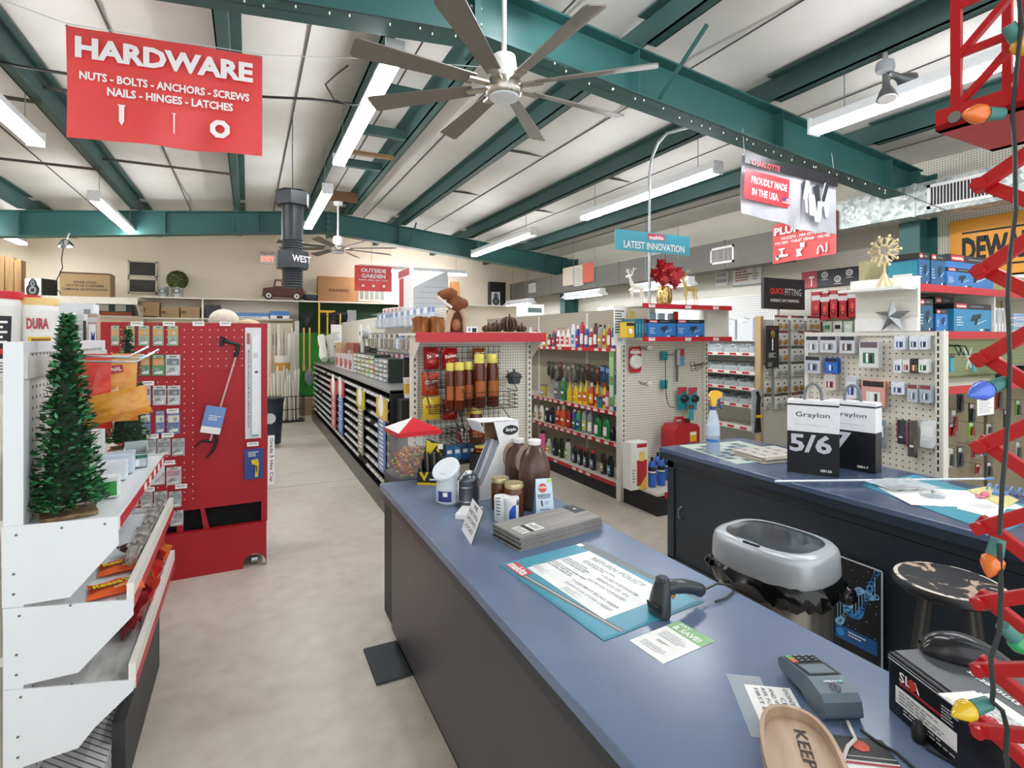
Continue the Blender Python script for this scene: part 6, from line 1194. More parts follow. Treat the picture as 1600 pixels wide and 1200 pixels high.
for i in range(22):
    x, y = rd.uniform(-.25, .25), rd.uniform(-.15, .15); o = B().cyl((0, 0, .03), (rd.uniform(-.04, .04), 0, rd.uniform(.75, 1.1)), .018, PVC, n=8).build('short_pipe', None, (t.location.x + x, t.location.y + y, 0)); tag(o, 'short white plastic pipe standing in the wire bin', 'pipe', 'short pipes in the wire bin')
t = thing('paint_bucket', 'yellow banded white tub among the plastic pipes', 'bucket', (onY(441, 600, 11.75).x, 11.7, .94)); b = B(); b.lathe([(.13, 0), (.15, .34)], M('#e6e2d6', .4), 16); b.lathe([(.147, .05), (.152, .2)], M('#c78f2c', .5), 16, ends=False); b.build('tub', t)
t = thing('pipe_stand', 'small cream stand under the yellow banded tub', 'stand', (t.location.x, 11.7, 0)); b = B(); b.box((-.2, -.16, 0), (.2, .16, .935), GCR); b.build('block', t)
t = thing('mop_bucket', 'dark blue and white wheeled tub beside the red display', 'bucket', (onY(421, 700, 8.8).x, 8.8, 0)); b = B(); b.lathe([(.16, .05), (.2, .7), (.21, .72)], M('#20303f', .4), 16); b.lathe([(.2, .66), (.215, .74), (0, .75)], M('#16202a', .4), 16); b.build('tub', t); b = B(); b.disc(.08, (0, -.2, .45), LGREY, n=14); b.build('badge', t)
# far right of the far wall: roll door, tall cartons, speaker, poster
a, c = onY(643, 520, 11.2), onY(700, 425, 11.2)
t = thing('siding_sample', 'white ribbed siding sample panel with sloping top beyond the rack', 'panel', (a.x, 11.2, 1.1)); w = c.x - a.x; b = B(); b.prism([(0, 0), (w, 0), (w, c.z - 1.1), (w * .9, c.z - 1.1), (0, onY(643, 450, 11.2).z - 1.1)][::1], 'y', 0, .04, M('#dfe3e8', .4))
for k in range(14): z = .08 + k * .12; b.box((0 if z < 1.4 else w * min(.9, (z - 1.38) / .75), -.008, z), (w, 0, z + .012), M('#b9c0c8', .5))
b.build('siding', t); t2 = thing('siding_stand', 'hidden pale stand carrying the white siding sample', 'stand', (a.x + w / 2, 11.2, 0)); b = B(); b.box((-w / 2, 0, 0), (w / 2, .5, 1.09), GCR); b.build('block', t2)

ctn(705, 718, 440, 12.3, zs - .1, .1, M('#a86f3c', .7), 'upright tan board beside the far wall', name='wood_offcut', cat='board')
za = onY(750, 476, YS).z
t = thing('wall_shelf', 'short cream shelf under the silver speaker on the far wall', 'shelf', (onY(690, 476, YS).x, YS, za)); b = B(); b.box((0, 0, -.03), (onY(790, 477, YS).x - t.location.x, YB - YS, 0), GCR); b.build('board', t)
ctn(766, 790, 440, 12.4, za, .15, BLACK, 'tall black cabinet behind the small silver speaker', name='black_cabinet', cat='cabinet')
a = onY(768, 456, 12.2); spk(768, 456, 12.2, za, onY(781, 456, 12.2).x - a.x, a.z - za, .15, 'small silver speaker on the short far shelf')
a, c = onY(814, 545, 9.2), onY(850, 476, 9.2); t = thing('water_poster', 'tall white poster column with green panel and bottle picture', 'poster', (a.x, 9.2, 0)); w, h = c.x - a.x, c.z - 1.53; b = B(); b.box((0, 0, 0), (w, .2, c.z), M('#eceeee', .5)); b.build('board', t); b = B(); b.at((0, 0, 1.53)); b.rect(w * .55, h * .6, (w * .65, 0, h * .4), M('#2f5f50', .5)); b.rect(w * .6, h * .12, (w * .6, 0, h * .85), M('#44605a', .5)); b.rect(w * .2, h * .4, (w * .75, -.001, h * .3), PAPER); b.lines(w * .25, h * .4, 7, (w * .5, -.001, h * .42), PAPER); b.build('print', t)
# ================================================================ goods on the fastener rack
def atx(px, py, X): return onX(px, py, X)
def xbox(name, label, cat, px, w, ytop, X, z, d, m, pr=None, group=None, part='carton', ybase=None):
    """a box with its face toward -X, centred on pixel column px, w columns wide"""
    a, c = onX(px - w / 2, ytop, X), onX(px + w / 2, ytop, X); wy = a.y - c.y; h = onX(px, ytop, X).z - z
    t = thing(name, label, cat, (X, (a.y + c.y) / 2, z), -PI / 2, group); b = B(); b.box((-wy / 2, 0, 0), (wy / 2, d, h), m); b.build(part, t)
    if pr: b = B(); pr(b, wy, h); b.build('print', t)
    return t
ZN = 1.152
P_ = lambda b, w, h, c, k=.4, zz=.5: b.rect(w * .8, h * k, (0, 0, h * zz), c)
for i, (px, w, yt, c1, lb) in enumerate(((527, 6, 552, '#d8d3d2', 'white and red tall pack first on the rack ledge from the far end'), (534, 7, 553, '#d9dadb', 'white and red tall pack second on the rack ledge from the far end'), (541, 7, 554, '#cfd0d4', 'white and red tall pack third on the rack ledge from the far end'), (548, 7, 556, '#c9cfd8', 'white and red tall pack next to the drawer cabinet'))):
    xbox('tall_pack', lb, 'package', px, w, yt, 1.35, ZN, .12, M(c1, .4), lambda b, w, h: (b.rect(w * .5, h * .6, (-w * .15, 0, h * .4), M('#b0393c', .5)), b.disc(w * .3, (w * .1, 0, h * .85), M('#b0393c', .5), r0=w * .22)))
def drawers(px0, px1, ytop, X, nx, nz, cols, label):
    a, c = onX(px0, ytop, X), onX(px1, ytop, X); w = a.y - c.y; h = (a.z + c.z) / 2 - ZN; t = thing('drawer_cabinet', label, 'drawer cabinet', (X, (a.y + c.y) / 2, ZN), -PI / 2); b = B(); b.box((-w / 2, .004, 0), (w / 2, .2, h), M('#1f2a24', .5)); b.build('case', t)
    for i in range(nx):
        for j in range(nz):
            b = B(); x0 = -w / 2 + w * i / nx; z0 = h * j / nz; b.box((x0 + .006, -.008, z0 + .006), (x0 + w / nx - .006, .004, z0 + h / nz - .006), M(cols[(i * 2 + j) % len(cols)] if i < len(cols) else cols[-1], .35)); b.rect(w / nx * .5, h / nz * .25, (x0 + w / nx / 2, -.008, z0 + h / nz * .35), PAPER); b.build('drawer', t)
drawers(553, 585, 553, 1.36, 5, 5, ['#c9a0a0', '#a9c9b4', '#7fb08f', '#c7d6cc', '#c9a85a'], 'green framed cabinet of small coloured drawers on the rack')
drawers(586, 606, 560, 1.36, 3, 5, ['#a9acae', '#8d9093', '#bfc2c4'], 'grey cabinet of small drawers near the black screen')
t = thing('wire_spool', 'big white wire reel with dark hub above the rack', 'spool', onX(569, 521, 1.55)); b = B(); b.cyl((-.06, 0, 0), (-.05, 0, 0), .135, M('#e6e6e4', .4), n=28); b.cyl((.05, 0, 0), (.06, 0, 0), .135, M('#e6e6e4', .4), n=28); b.cyl((-.05, 0, 0), (.05, 0, 0), .07, LGREY, n=20); b.build('reel', t); b = B(); b.cyl((-.064, 0, 0), (-.058, 0, 0), .05, INK, n=3); b.build('hub', t)
t2 = thing('reel_stand', 'steel stand holding the big white wire reel', 'stand', (1.55, t.location.y, ZN)); b = B(); b.cyl((0, 0, 0), (0, 0, t.location.z - ZN - .0), .02, STEEL); b.box((-.1, -.1, 0), (.1, .1, .02), STEEL); b.build('post', t2)
a = onX(494, 560, 1.4)
for i, (dy, dz, r_) in enumerate(((0, 0, .45), (.16, .12, .5))):
    t = thing('white_glove', ['lower', 'upper'][i] + ' long white rubber piece leaning off the far end of the rack', 'rubber boot', (1.27 + i * .17, 10.6 + dy, ZN + .002)); b = B(); b.tube([(0, -.2, .08), (0, -.1, .16), (0, .1, .34), (0, .28, .5)], [.06, .09, .06, .075], M('#e9e4dc', .5), 12); b.build('rubber', t)
t = thing('burlap_roll', 'beige burlap roll standing at the far end of the rack', 'roll', (1.57, 10.25, ZN)); b = B(); b.cyl((0, 0, 0), (0, 0, .4), .13, M('#b89c78', .9, bump=.4), n=16); b.build('burlap', t)
for px, w, yt, c, lb in ((531, 8, 538, '#2b5cb0', 'small blue box on top behind the tall packs'), (547, 10, 536, '#8f4a42', 'brown red box on top of the rack boards'), (573, 8, 541, '#202225', 'small black box under the wire reel')):
    xbox('small_box', lb, 'box', px, w, yt, 1.6, ZN, .1, M(c, .5), lambda b, w, h: P_(b, w, h, LGREY, .15, .6))
# bubble packs hung in rows along the upper board
def bub(cols, nm):
    def f():
        t = thing('bubble_pack', 'x', 'package'); b = B(); b.box((-.05, 0, 0), (.05, .004, .2), M(cols[0], .4)); b.rect(.09, .05, (0, 0, .165), M(cols[1], .4)); b.build('card', t); b = B(); b.box((-.04, -.04, .02), (.04, 0, .13), M(cols[2], .25)); b.build('blister', t)
        b = B(); b.tube([(0, .03, .2), (0, -.09, .2), (0, -.1, .21)], .003, STEEL, 4); b.build('hook_wire', t); return t
    return f
BUB = [(('#d9dde2', '#e8e8e6', '#c9ced4'), 'white'), (('#b9c3d4', '#6f87b8', '#d3d9e2'), 'pale blue'), (('#a89a86', '#d0c9bc', '#8a7c68'), 'brown'), (('#d8d2d2', '#b8474c', '#c9c4c6'), 'red topped'), (('#c9cbcf', '#3d3f44', '#9fa4aa'), 'grey')]
rd = random.Random(11)
for r, (z, ks) in enumerate(((1.76, (0, 1)), (1.5, (2, 4)), (1.26, (3, 0)))):
    for i in range(20):
        y = 5.0 + .13 * i; k = ks[(i * 5 + r) % 2] if i % 7 else 1
        put('bub%d' % k, bub(BUB[k][0], k), (1.62 - (.09 if r == 1 else 0), y, z), -PI / 2, f'{BUB[k][1]} bubble pack, {ORD[i]} from the black screen in the {["top", "middle", "bottom"][r]} row over the rack', 'bubble packs over the fastener rack')
for i in range(5): xbox('flat_box', ORD[i] + ' flat white and red box counted along the rack board top', 'box', 601 + 6 * i, 6, 482 - i * .6, 1.7, 1.951, .1, M('#dcd5cc', .5), lambda b, w, h: b.rect(w * .4, h * .6, (0, 0, h * .5), M('#b0453c', .5)))
# advert strips hung on the bins
def strip_ad(px, w, yt, yb, head, body, lb, X=1.135):
    a, c = onX(px - w / 2, yt, X), onX(px + w / 2, yb, X); wy = a.y - c.y; h = a.z - onX(px, yb, X).z; t = thing('hanging_strip', lb, 'display strip', (X, (a.y + c.y) / 2, a.z - h), -PI / 2); b = B(); b.box((-wy / 2, 0, 0), (wy / 2, .008, h), M(body, .45)); b.build('strip', t)
    b = B(); b.box((-wy * .7, -.004, h * .72), (wy * .7, .012, h), M(head, .4)); b.disc(wy * .35, (0, -.004, h * .9), PAPER); b.build('header', t)
    b = B(); n = 12
    for i in range(n): b.rect(wy * .55, h * .7 / n * .5, (0, 0, h * .02 + h * .7 * i / n + .02), PAPER if i % 3 else LGREY)
    b.build('print', t)
xbox('tall_tube_carton', 'tall red and white carton standing upright on the rack board', 'carton', 631, 17, 420, 1.722, 1.952, .05, M('#e9e7e4', .5), lambda b, w, h: (b.rect(w * .4, h * .75, (-w * .2, 0, h * .42), M('#b83a3a', .5)), b.rect(w, h * .16, (0, -.001, h * .9), M('#a8444c', .5))))
strip_ad(521, 7, 592, 668, '#c0404c', '#b02c34', 'red headed advert strip hung far along the bins'); strip_ad(532, 7, 594, 677, '#b03a4a', '#3a66ae', 'blue advert strip with red and blue head on the bins'); strip_ad(563, 8, 608, 708, '#c9b43c', '#8f8a6a', 'yellow headed grey advert strip on the bins'); strip_ad(596, 11, 620, 736, '#d3bd48', '#5a7fc0', 'yellow and blue advert strip nearest the counter on the bins')
t = thing('plastic_tub', 'white and yellow tub beside the black screen near the endcap', 'tub', (1.32, 4.76, 1.1)); b = B(); b.lathe([(.05, 0), (.06, .17), (.065, .18), (0, .185)], M('#e6e4dc', .4), 14); b.lathe([(.054, .04), (.059, .13)], M('#c9a03a', .5), 14, ends=False); b.build('tub', t)
t = thing('tub_shelf', 'low black box under the white and yellow tub', 'shelf', (1.32, 4.76, 0)); b = B(); b.box((-.1, -.09, 0), (.12, .09, 1.09), M('#17181a', .5)); b.build('block', t)
# ================================================================ snack endcap goods
ET = 1.686
def onE(px, py, y=4.25): return onY(px, py, y)
WOODG = ramp_mat('varnished_stump', [(.25, '#5a2f16'), (.5, '#8f5428'), (.75, '#b0763e')], scale=9, stretch=(3, 3, .6), rough=.25)
for i, (px, r, lb) in enumerate(((658, .068, 'varnished wood stump planter at the end of the red endcap shelf'), (681, .07, 'varnished wood stump planter beside the brown plush ornament'))):
    a = onE(px, 521, 4.27); t = thing('stump_planter', lb, 'planter', (a.x, 4.27, ET)); b = B(); rd = random.Random(i)
    def fn(u, v): q = r * (1 + .12 * math.sin(u * 2 * PI * 3 + i) + .05 * math.sin(u * 2 * PI * 7)) * (1.02 - .12 * math.sin(PI * v)); return (q * math.cos(2 * PI * u), q * math.sin(2 * PI * u), .125 * v + .012 * v * math.sin(u * 12))
    b.grid(fn, 28, 5, WOODG); b.grid(lambda u, v: ((r * .8 * (1 - v)) * math.cos(2 * PI * u), (r * .8 * (1 - v)) * math.sin(2 * PI * u), .118 - .05 * min(1, 3 * v)), 20, 3, M('#2c180c', .8)); b.build('stump', t)
a = onE(712, 521, 4.25); t = thing('plush_ornament', 'brown plush and fleece ornament with drooping cap on the endcap shelf', 'ornament', (a.x, 4.25, ET)); SU = M('#7a4526', .9, bump=.3); FL = M('#c6ab92', .95, bump=.5)
b = B(); b.tube([(-.08, 0, .01), (-.07, 0, .1), (-.04, 0, .18), (.0, 0, .215), (.05, 0, .2), (.085, 0, .13), (.09, 0, .01)], [.028] * 7, FL, 10); b.build('fleece_arch', t); b = B(); b.box((-.07, .0, .0), (.08, .03, .19), M('#5b3420', .9)); b.ball((0, -.01, .07), .04, M('#a0623a', .5), 10, 6, (1, .6, 1.3)); b.build('inner', t)
b = B(); b.ball((.0, 0, .25), .085, SU, 14, 8, (1, .9, .8)); b.tube([(-.02, 0, .31), (-.08, -.01, .33), (-.15, -.02, .31)], [.06, .05, .035], SU, 10); b.ball((.05, 0, .25), .06, SU, 12, 6, (1.1, .9, .8)); b.ball((-.05, 0, .33), .055, SU, 12, 6); b.build('cap', t); b = B(); b.tube([(-.17, -.03, .3), (-.12, -.06, .25), (-.06, -.07, .21)], .014, M('#e2d6c6', .9), 8); b.build('cap_trim', t)
t = thing('pumpkin_board', 'thin pale board under the twig pumpkins', 'board', (onE(788, 520).x, 4.25, ET)); b = B(); b.box((-.2, -.1, 0), (.2, .1, .012), M('#b99a76', .7)); b.build('board', t); PZ_ = ET + .0125
TWG = M('#6b5138', .7); TWD = M('#3d2d20', .8)
for i, (px, r, h, lb) in enumerate(((762, .045, .05, 'smallest twig pumpkin at the inner end of the pale board'), (775, .055, .075, 'twig pumpkin second along the pale board'), (795, .072, .13, 'biggest twig pumpkin in the middle of the pale board'), (814, .045, .055, 'squat twig pumpkin at the outer end of the pale board'))):
    a = onE(px, 518, 4.22 + .03 * (i % 2)); t = thing('twig_pumpkin', lb, 'ornament', (a.x, a.y, PZ_), 0, 'twig pumpkins on the pale board'); b = B()
    for k in range(14): a_ = 2 * PI * k / 14; b.tube([(r * math.sin(PI * q / 8) * math.cos(a_) * 1.0, r * math.sin(PI * q / 8) * math.sin(a_), h * (1 - math.cos(PI * q / 8)) / 2) for q in range(9)], .008, TWG if k % 2 else TWD, 5)
    b.ball((0, 0, h / 2), r * .8, TWD, 12, 8, (1, 1, h / r / 2)); b.build('twigs', t); b = B(); b.cyl((0, 0, h * .95), (.01, 0, h + .025), .007, TWD); b.build('stem', t)
t = thing('small_card', 'small black and white price card on the endcap shelf', 'price card', (onE(735, 520).x, 4.2, ET)); b = B(); b.box((-.055, 0, 0), (.045, .004, .055), PAPER); b.rect(.04, .035, (.015, 0, .025), INK); b.rect(.02, .03, (-.03, 0, .03), GREY); b.build('card', t)
# wire baskets
def wgrid(b, x0, x1, z0, z1, y, st=.05, r=.0025):
    x = x0
    while x <= x1 + 1e-4: b.cyl((x, y, z0), (x, y, z1), r, WIRE, n=4); x += st
    z = z0
    while z <= z1 + 1e-4: b.cyl((x0, y, z), (x1, y, z), r, WIRE, n=4); z += st
t = thing('wire_rack', 'black wire grid rack with sloping baskets fixed to the snack endcap', 'wire rack', (1.33, 4.36, .62)); b = B(); wgrid(b, .0, .72, 0, .95, 0); b.build('grid', t)
def basket(x0, x1, y0, y1, z, h, part='basket'):
    b = B(); 
    for zz in [z + h * k / 4 for k in range(5)]: b.tube([(x0, y1, zz), (x0, y0, zz), (x1, y0, zz), (x1, y1, zz)], .003, WIRE, 5)
    for k in range(int((x1 - x0) / .05) + 1): b.tube([(x0 + .05 * k, y1, z), (x0 + .05 * k, y0, z), (x0 + .05 * k, y0, z + h)], .0022, WIRE, 4)
    b.tube([(x1, y0, z + h), (x1, y1, z + h + .16)], .004, WIRE, 5); b.tube([(x0, y0, z + h), (x0, y1, z + h + .16)], .004, WIRE, 5); return b.build(part, t)
basket(.0, .3, -.16, -.01, .61, .07); basket(.0, .3, -.16, -.01, .40, .07); basket(.0, .3, -.16, -.01, .2, .07); basket(.22, .7, -.38, -.17, .44, .14); basket(.2, .7, -.36, -.02, .14, .13)
def chip(px, py, w, h, c1, c2, word, lb, y=4.27, ink=PAPER):
    a = onE(px, py, y); d = y * _c + a.x * _s; k = d / FPX
    t = thing('chip_bag', lb, 'chip bag', (a.x, y, a.z), 0, 'chip bags in the wire rack'); b = B(); b.bag(w * k, h * k, .07, foil(c1, c2, 7), seed=int(px + py)); b.build('bag', t); b = B(); b.ft(word, w * k * .7, h * k * .16, (0, -.036, h * k * .12), ink, bold=.03, roll=.15); b.prism([(-w * k * .2, -.02), (w * k * .25, -.01), (0, -h * k * .33)], 'y', -.034, -.033, M('#e0772a', .5)); b.build('print', t)
chip(674, 560, 26, 34, '#a8141f', '#8c0f18', 'Doritos', 'red chip bag in the top basket beside the endcap post'); chip(702, 560, 26, 33, '#b5161f', '#9c1119', 'Doritos', 'red chip bag in the top basket nearer the honey jars'); chip(672, 600, 28, 36, '#c9571c', '#a8321a', 'Cheetos', 'orange chip bag in the second basket'); chip(674, 638, 30, 36, '#e2c53a', '#d8b52a', "Lays", 'yellow chip bag in the third basket', ink=M('#b02c24', .4)); chip(703, 640, 25, 32, '#b0181f', '#8f1018', 'Doritos', 'red chip bag in the third basket beside the yellow one'); chip(748, 553, 22, 18, '#b8642a', '#8f4a1c', 'Fritos', 'small brown orange chip bag behind the tall honey jars', y=4.32); chip(740, 640, 26, 20, '#d9b94a', '#c9a52c', 'Lays', 'pale yellow chip bag low behind the wire basket', y=4.32)
HON2 = M('#5c2508', .1, var=.2, scale=12); HLID = M('#d9c85a', .4)
def honey(px, w, yt, yb, y, z, lb, hon=HON2):
    a, c = onY(px, yt, y), onY(px, yb, y); d = y * _c + a.x * _s; r = w / 1.75 * d / FPX; h = a.z - z; t = thing('honey_jar', lb, 'jar', (a.x, y, z), 0, 'honey jars in the wire basket'); b = B(); b.lathe([(r * .92, 0), (r, .01), (r, h * .72), (r * .8, h * .84)], hon, 16); b.build('glass', t); b = B(); b.lathe([(r * .82, h * .83), (r * .82, h * .99), (r * .75, h), (0, h)], HLID, 16); b.build('lid', t); b = B(); b.grid(lambda u, v: ((r + .001) * math.cos(-2.6 + 1.8 * u), (r + .001) * math.sin(-2.6 + 1.8 * u), h * (.2 + .3 * v)), 8, 1, M('#a85a20', .5)); b.build('label', t)
zb_ = 1.064
for px, w, yt, y, lb in ((704, 15, 567, 4.12, 'honey jar with yellow lid at the basket corner'), (718, 15, 566, 4.06, 'honey jar with yellow lid nearest in the basket'), (732, 14, 565, 4.13, 'honey jar with yellow lid third in the basket'), (749, 17, 553, 4.08, 'tall honey jar with cream lid in the basket'), (769, 17, 553, 4.12, 'tall honey jar with cream lid at the outer basket end')): honey(px, w, yt, 620, y, zb_, lb)
honey(752, 22, 697, 745, 3.98, .72, 'large dark honey jar under the lower basket'); honey(744, 18, 636, 690, 4.1, .765, 'honey jar in the lower basket')
t = thing('jar_block', 'black block under the large dark honey jar', 'stand', (onY(752, 745, 3.98).x, 3.98, 0)); b = B(); b.box((-.08, -.08, 0), (.08, .06, .715), BLACK); b.build('block', t)
rd = random.Random(21)
for i in range(14):
    x = 1.33 + .24 + .034 * i; t = thing('candy_stick', ['dark red', 'white striped', 'black'][i % 3] + f' wrapped candy stick, {ORD[i]} from the endcap post in the low basket', 'candy', (x, 4.14 + .05 * (i % 3), .775), .2 * (i % 2), 'wrapped candy sticks in the low basket'); b = B(); b.at((0, 0, .05), ry=.3 * ((i % 3) - 1)); b.bag(.03, .11, .02, M(['#7a1a22', '#d8d2d0', '#26221f'][i % 3], .3), nu=4, nv=4, seed=i); b.off(); b.build('wrapper', t)
for i in range(6): t = thing('blue_pack', ['lighter', 'darker'][i % 2] + f' blue packet, {ORD[i]} along the rail beneath the candy basket', 'package', (1.42 + .07 * i, 4.18, .63), 0, 'blue packets under the candy basket'); b = B(); b.box((-.028, -.015, 0), (.028, .015, .12), M(['#2f7fb8', '#1f5f9a'][i % 2], .4)); b.rect(.04, .03, (0, -.015, .07), PAPER); b.build('packet', t)
t = thing('packet_shelf', 'black shelf board holding the blue packets', 'shelf', (1.4, 4.2, 0)); b = B(); b.box((-.04, -.08, .6), (.42, .05, .625), BLACK); b.box((-.04, -.02, .162), (-.02, .05, .6), BLACK); b.box((.4, -.02, .162), (.42, .05, .6), BLACK); b.build('board', t)
a = onY(807, 600, 4.2); t = thing('grey_pot', 'small grey lidded pot in a wire hoop on the endcap edge', 'pot', (a.x, 4.25, a.z)); b = B(); b.lathe([(.05, 0), (.065, .05), (.068, .085), (.04, .1), (.012, .105), (.012, .13), (0, .13)], M('#5c6064', .4, .4), 16); b.build('pot', t); b = B(); b.tube([(.0775 * math.cos(q * PI / 8), .0775 * math.sin(q * PI / 8), .06) for q in range(16)], .003, WIRE, 4, closed=True); b.cyl((0, .077, .06), (0, .147, .06), .004, WIRE); b.build('hoop', t)
# ================================================================ bottles
def prof(kind, r, h):
    return {'bot': [(r * .92, 0), (r, .008), (r, h * .62), (r * .8, h * .74), (r * .42, h * .84), (r * .38, h * .88)], 'can': [(r * .95, 0), (r, .006), (r, h * .82), (r * .8, h * .88), (r * .5, h * .9)],
            'jug': [(r * .95, 0), (r, .01), (r, h * .66), (r * .85, h * .76), (r * .5, h * .86), (r * .4, h * .9)], 'tub': [(r * .9, 0), (r, h * .9)], 'cone': [(r * .9, 0), (r, .01), (r, h * .5), (r * .35, h * .8), (r * .2, h * .92)]}[kind]
def bottle(kind, r, h, body, cap, lab):
    def f():
        t = thing('bottle', 'x', 'bottle'); m = M(body, .3); b = B()
        if kind == 'jug':
            pr = prof('jug', r, h); b.lathe(pr, m, 12, sx=.62, sy=1.05); b.tube([(0, r * .55, h * .88), (0, r * .95, h * .82), (0, r * 1.0, h * .66)], r * .16, m, 6)
        else: b.lathe(prof(kind, r, h), m, 14)
        if lab: b.grid(lambda u, v: ((r * (1.012 if kind != 'jug' else .635)) * math.cos(PI * .62 + PI * .76 * u) if kind != 'jug' else -r * .64, r * (1.012 if kind != 'jug' else .6) * (math.sin(PI * .62 + PI * .76 * u) if kind != 'jug' else (u * 2 - 1)), h * (.14 + .4 * v)), 8, 1, M(lab, .5)); b.grid(lambda u, v: ((r * (1.02 if kind != 'jug' else .645)) * math.cos(PI * .75 + PI * .5 * u) if kind != 'jug' else -r * .65, r * (1.02 if kind != 'jug' else .4) * (math.sin(PI * .75 + PI * .5 * u) if kind != 'jug' else (u * 2 - 1)), h * (.3 + .1 * v)), 6, 1, PAPER if lab not in ('#f0f0ee',) else INK)
        b.build('body', t); b = B(); q = prof(kind, r, h)[-1]; b.lathe([(q[0] * 1.15, q[1] - .01), (q[0] * 1.15, h * .97), (q[0] * .9, h), (0, h)], M(cap, .35), 10); b.build('cap', t); return t
    return f
def btl(i, n, shelf, z, X, px, w, yt, kind, body, cap, lab, desc):
    a = onX(px, yt, X); d = a.x * _s + a.y * _c; h = a.z - z; r = w / 2 * d / FPX * 1.08
    if h < .05: return
    R_, H_ = round(r / .006) * .006, round(h / .02) * .02
    put(('bt', kind, R_, H_, body, cap, lab), bottle(kind, R_, H_, body, cap, lab), (X, a.y, z), 0, f'{desc}, {ORD[n - 1 - i]} from the endcap on the {shelf} bottle shelf', 'bottles on the ' + shelf + ' bottle shelf')
W_, K_, R2, Y2, G_, B2, O_, S_ = '#e6e4de', '#1b1c1f', '#b3202a', '#e3bf22', '#1f7a3c', '#27509a', '#d8602a', '#9a9ea0'
SHELF1 = [(829, 7, 512, 'bot', W_, W_, '#b9c8d8'), (837, 7, 515, 'can', W_, R2, None), (844, 7, 518, 'bot', '#cfd4d8', W_, None), (851, 7, 522, 'tub', '#d99a3a', '#e0b050', W_), (859, 7, 521, 'bot', '#7a2028', K_, W_), (866, 7, 516, 'can', '#40434a', R2, R2), (873, 7, 512, 'cone', W_, R2, R2), (880, 7, 512, 'cone', '#e2ddd8', R2, R2), (888, 7, 515, 'bot', W_, W_, '#d8553a'), (896, 6, 505, 'can', '#dfe3e8', W_, '#5d86c4'), (903, 7, 508, 'bot', '#2a4c9c', W_, R2), (910, 7, 503, 'can', '#b02830', R2, W_), (917, 7, 508, 'bot', B2, W_, W_), (924, 7, 512, 'bot', R2, W_, W_), (931, 7, 506, 'can', '#6a2a26', K_, W_), (938, 7, 508, 'can', '#9a9c9c', K_, '#c9a03a'), (945, 7, 507, 'bot', '#c9b03a', K_, R2), (952, 7, 508, 'bot', '#b53a3a', '#d8c22a', W_), (959, 7, 512, 'can', B2, K_, W_), (965, 6, 514, 'bot', '#2c50a0', W_, W_)]
names = {W_: 'white', K_: 'black', R2: 'red', Y2: 'yellow', G_: 'green', B2: 'blue', O_: 'orange', S_: 'grey'}
def cname(c):
    if c in names: return names[c]
    r, g, b_ = [int(c[i:i + 2], 16) for i in (1, 3, 5)]; mx, mn = max(r, g, b_), min(r, g, b_)
    if mx - mn < 30: return 'black' if mx < 60 else 'grey' if mx < 190 else 'white'
    if mx == b_: return 'purple' if r > g + 25 else 'blue'
    if mx == g: return 'green'
    return 'yellow' if g > .72 * r and b_ < .6 * g else 'orange' if g > .45 * r and r > 150 else 'brown' if r < 150 else 'red'
KN = {'bot': 'bottle', 'can': 'spray can', 'jug': 'jug', 'tub': 'tub', 'cone': 'cone topped bottle'}
def shelf_row(rows, shelf, z, X):
    for i, q in enumerate(rows): btl(i, len(rows), shelf, z, X, *q, f'{cname(q[4])} {KN[q[3]]} with {cname(q[5])} cap')
shelf_row(SHELF1, 'highest', 1.531, 3.53)
shelf_row([(850, 11, 600, 'tub', '#c9b53a', '#8f8f7a', S_), (871, 9, 591, 'bot', '#8f8f9a', K_, '#6a6470'), (881, 9, 589, 'bot', '#2f8f4a', '#7fc08a', G_), (891, 9, 596, 'cone', Y2, Y2, None), (900, 10, 603, 'jug', Y2, Y2, '#d8a81c'), (908, 9, 595, 'cone', '#e8c52a', '#d8a81c', O_), (916, 9, 594, 'cone', '#e6be20', Y2, O_), (925, 9, 597, 'bot', '#c23a2a', '#e2d9c2', Y2), (934, 9, 596, 'cone', '#dfa52a', O_, R2), (939, 12, 619, 'tub', '#2a7f8c', '#1f5f6a', None), (946, 8, 597, 'bot', Y2, R2, R2), (950, 8, 605, 'bot', '#b04a6a', K_, W_), (957, 10, 601, 'bot', W_, B2, '#9a3a5a'), (963, 8, 596, 'can', '#2a4fa8', B2, W_)], 'second', .871, 3.50)
shelf_row([(829, 8, 640, 'bot', '#c9c4bc', S_, O_), (838, 10, 633, 'jug', W_, W_, '#b87a4a'), (847, 10, 634, 'jug', W_, W_, '#c9803a'), (855, 9, 637, 'jug', K_, W_, '#8f9296'), (863, 10, 638, 'jug', K_, K_, '#6fa3d0'), (873, 9, 634, 'bot', O_, W_, R2), (881, 10, 634, 'bot', '#d8522a', W_, O_), (890, 8, 636, 'bot', '#8f2a20', K_, R2), (898, 8, 640, 'can', '#4a4a9a', W_, G_), (905, 9, 640, 'can', '#2f8f5a', '#c9c43a', B2), (914, 9, 641, 'can', '#8d8f8a', S_, '#c9b84a'), (923, 9, 643, 'can', '#7d807c', S_, W_), (935, 14, 649, 'jug', '#12722c', '#0f5a24', W_), (949, 14, 650, 'jug', '#15772f', '#0f5a24', W_), (958, 9, 668, 'bot', K_, K_, None), (965, 9, 669, 'bot', '#15161a', K_, None)], 'third', .551, 3.48)
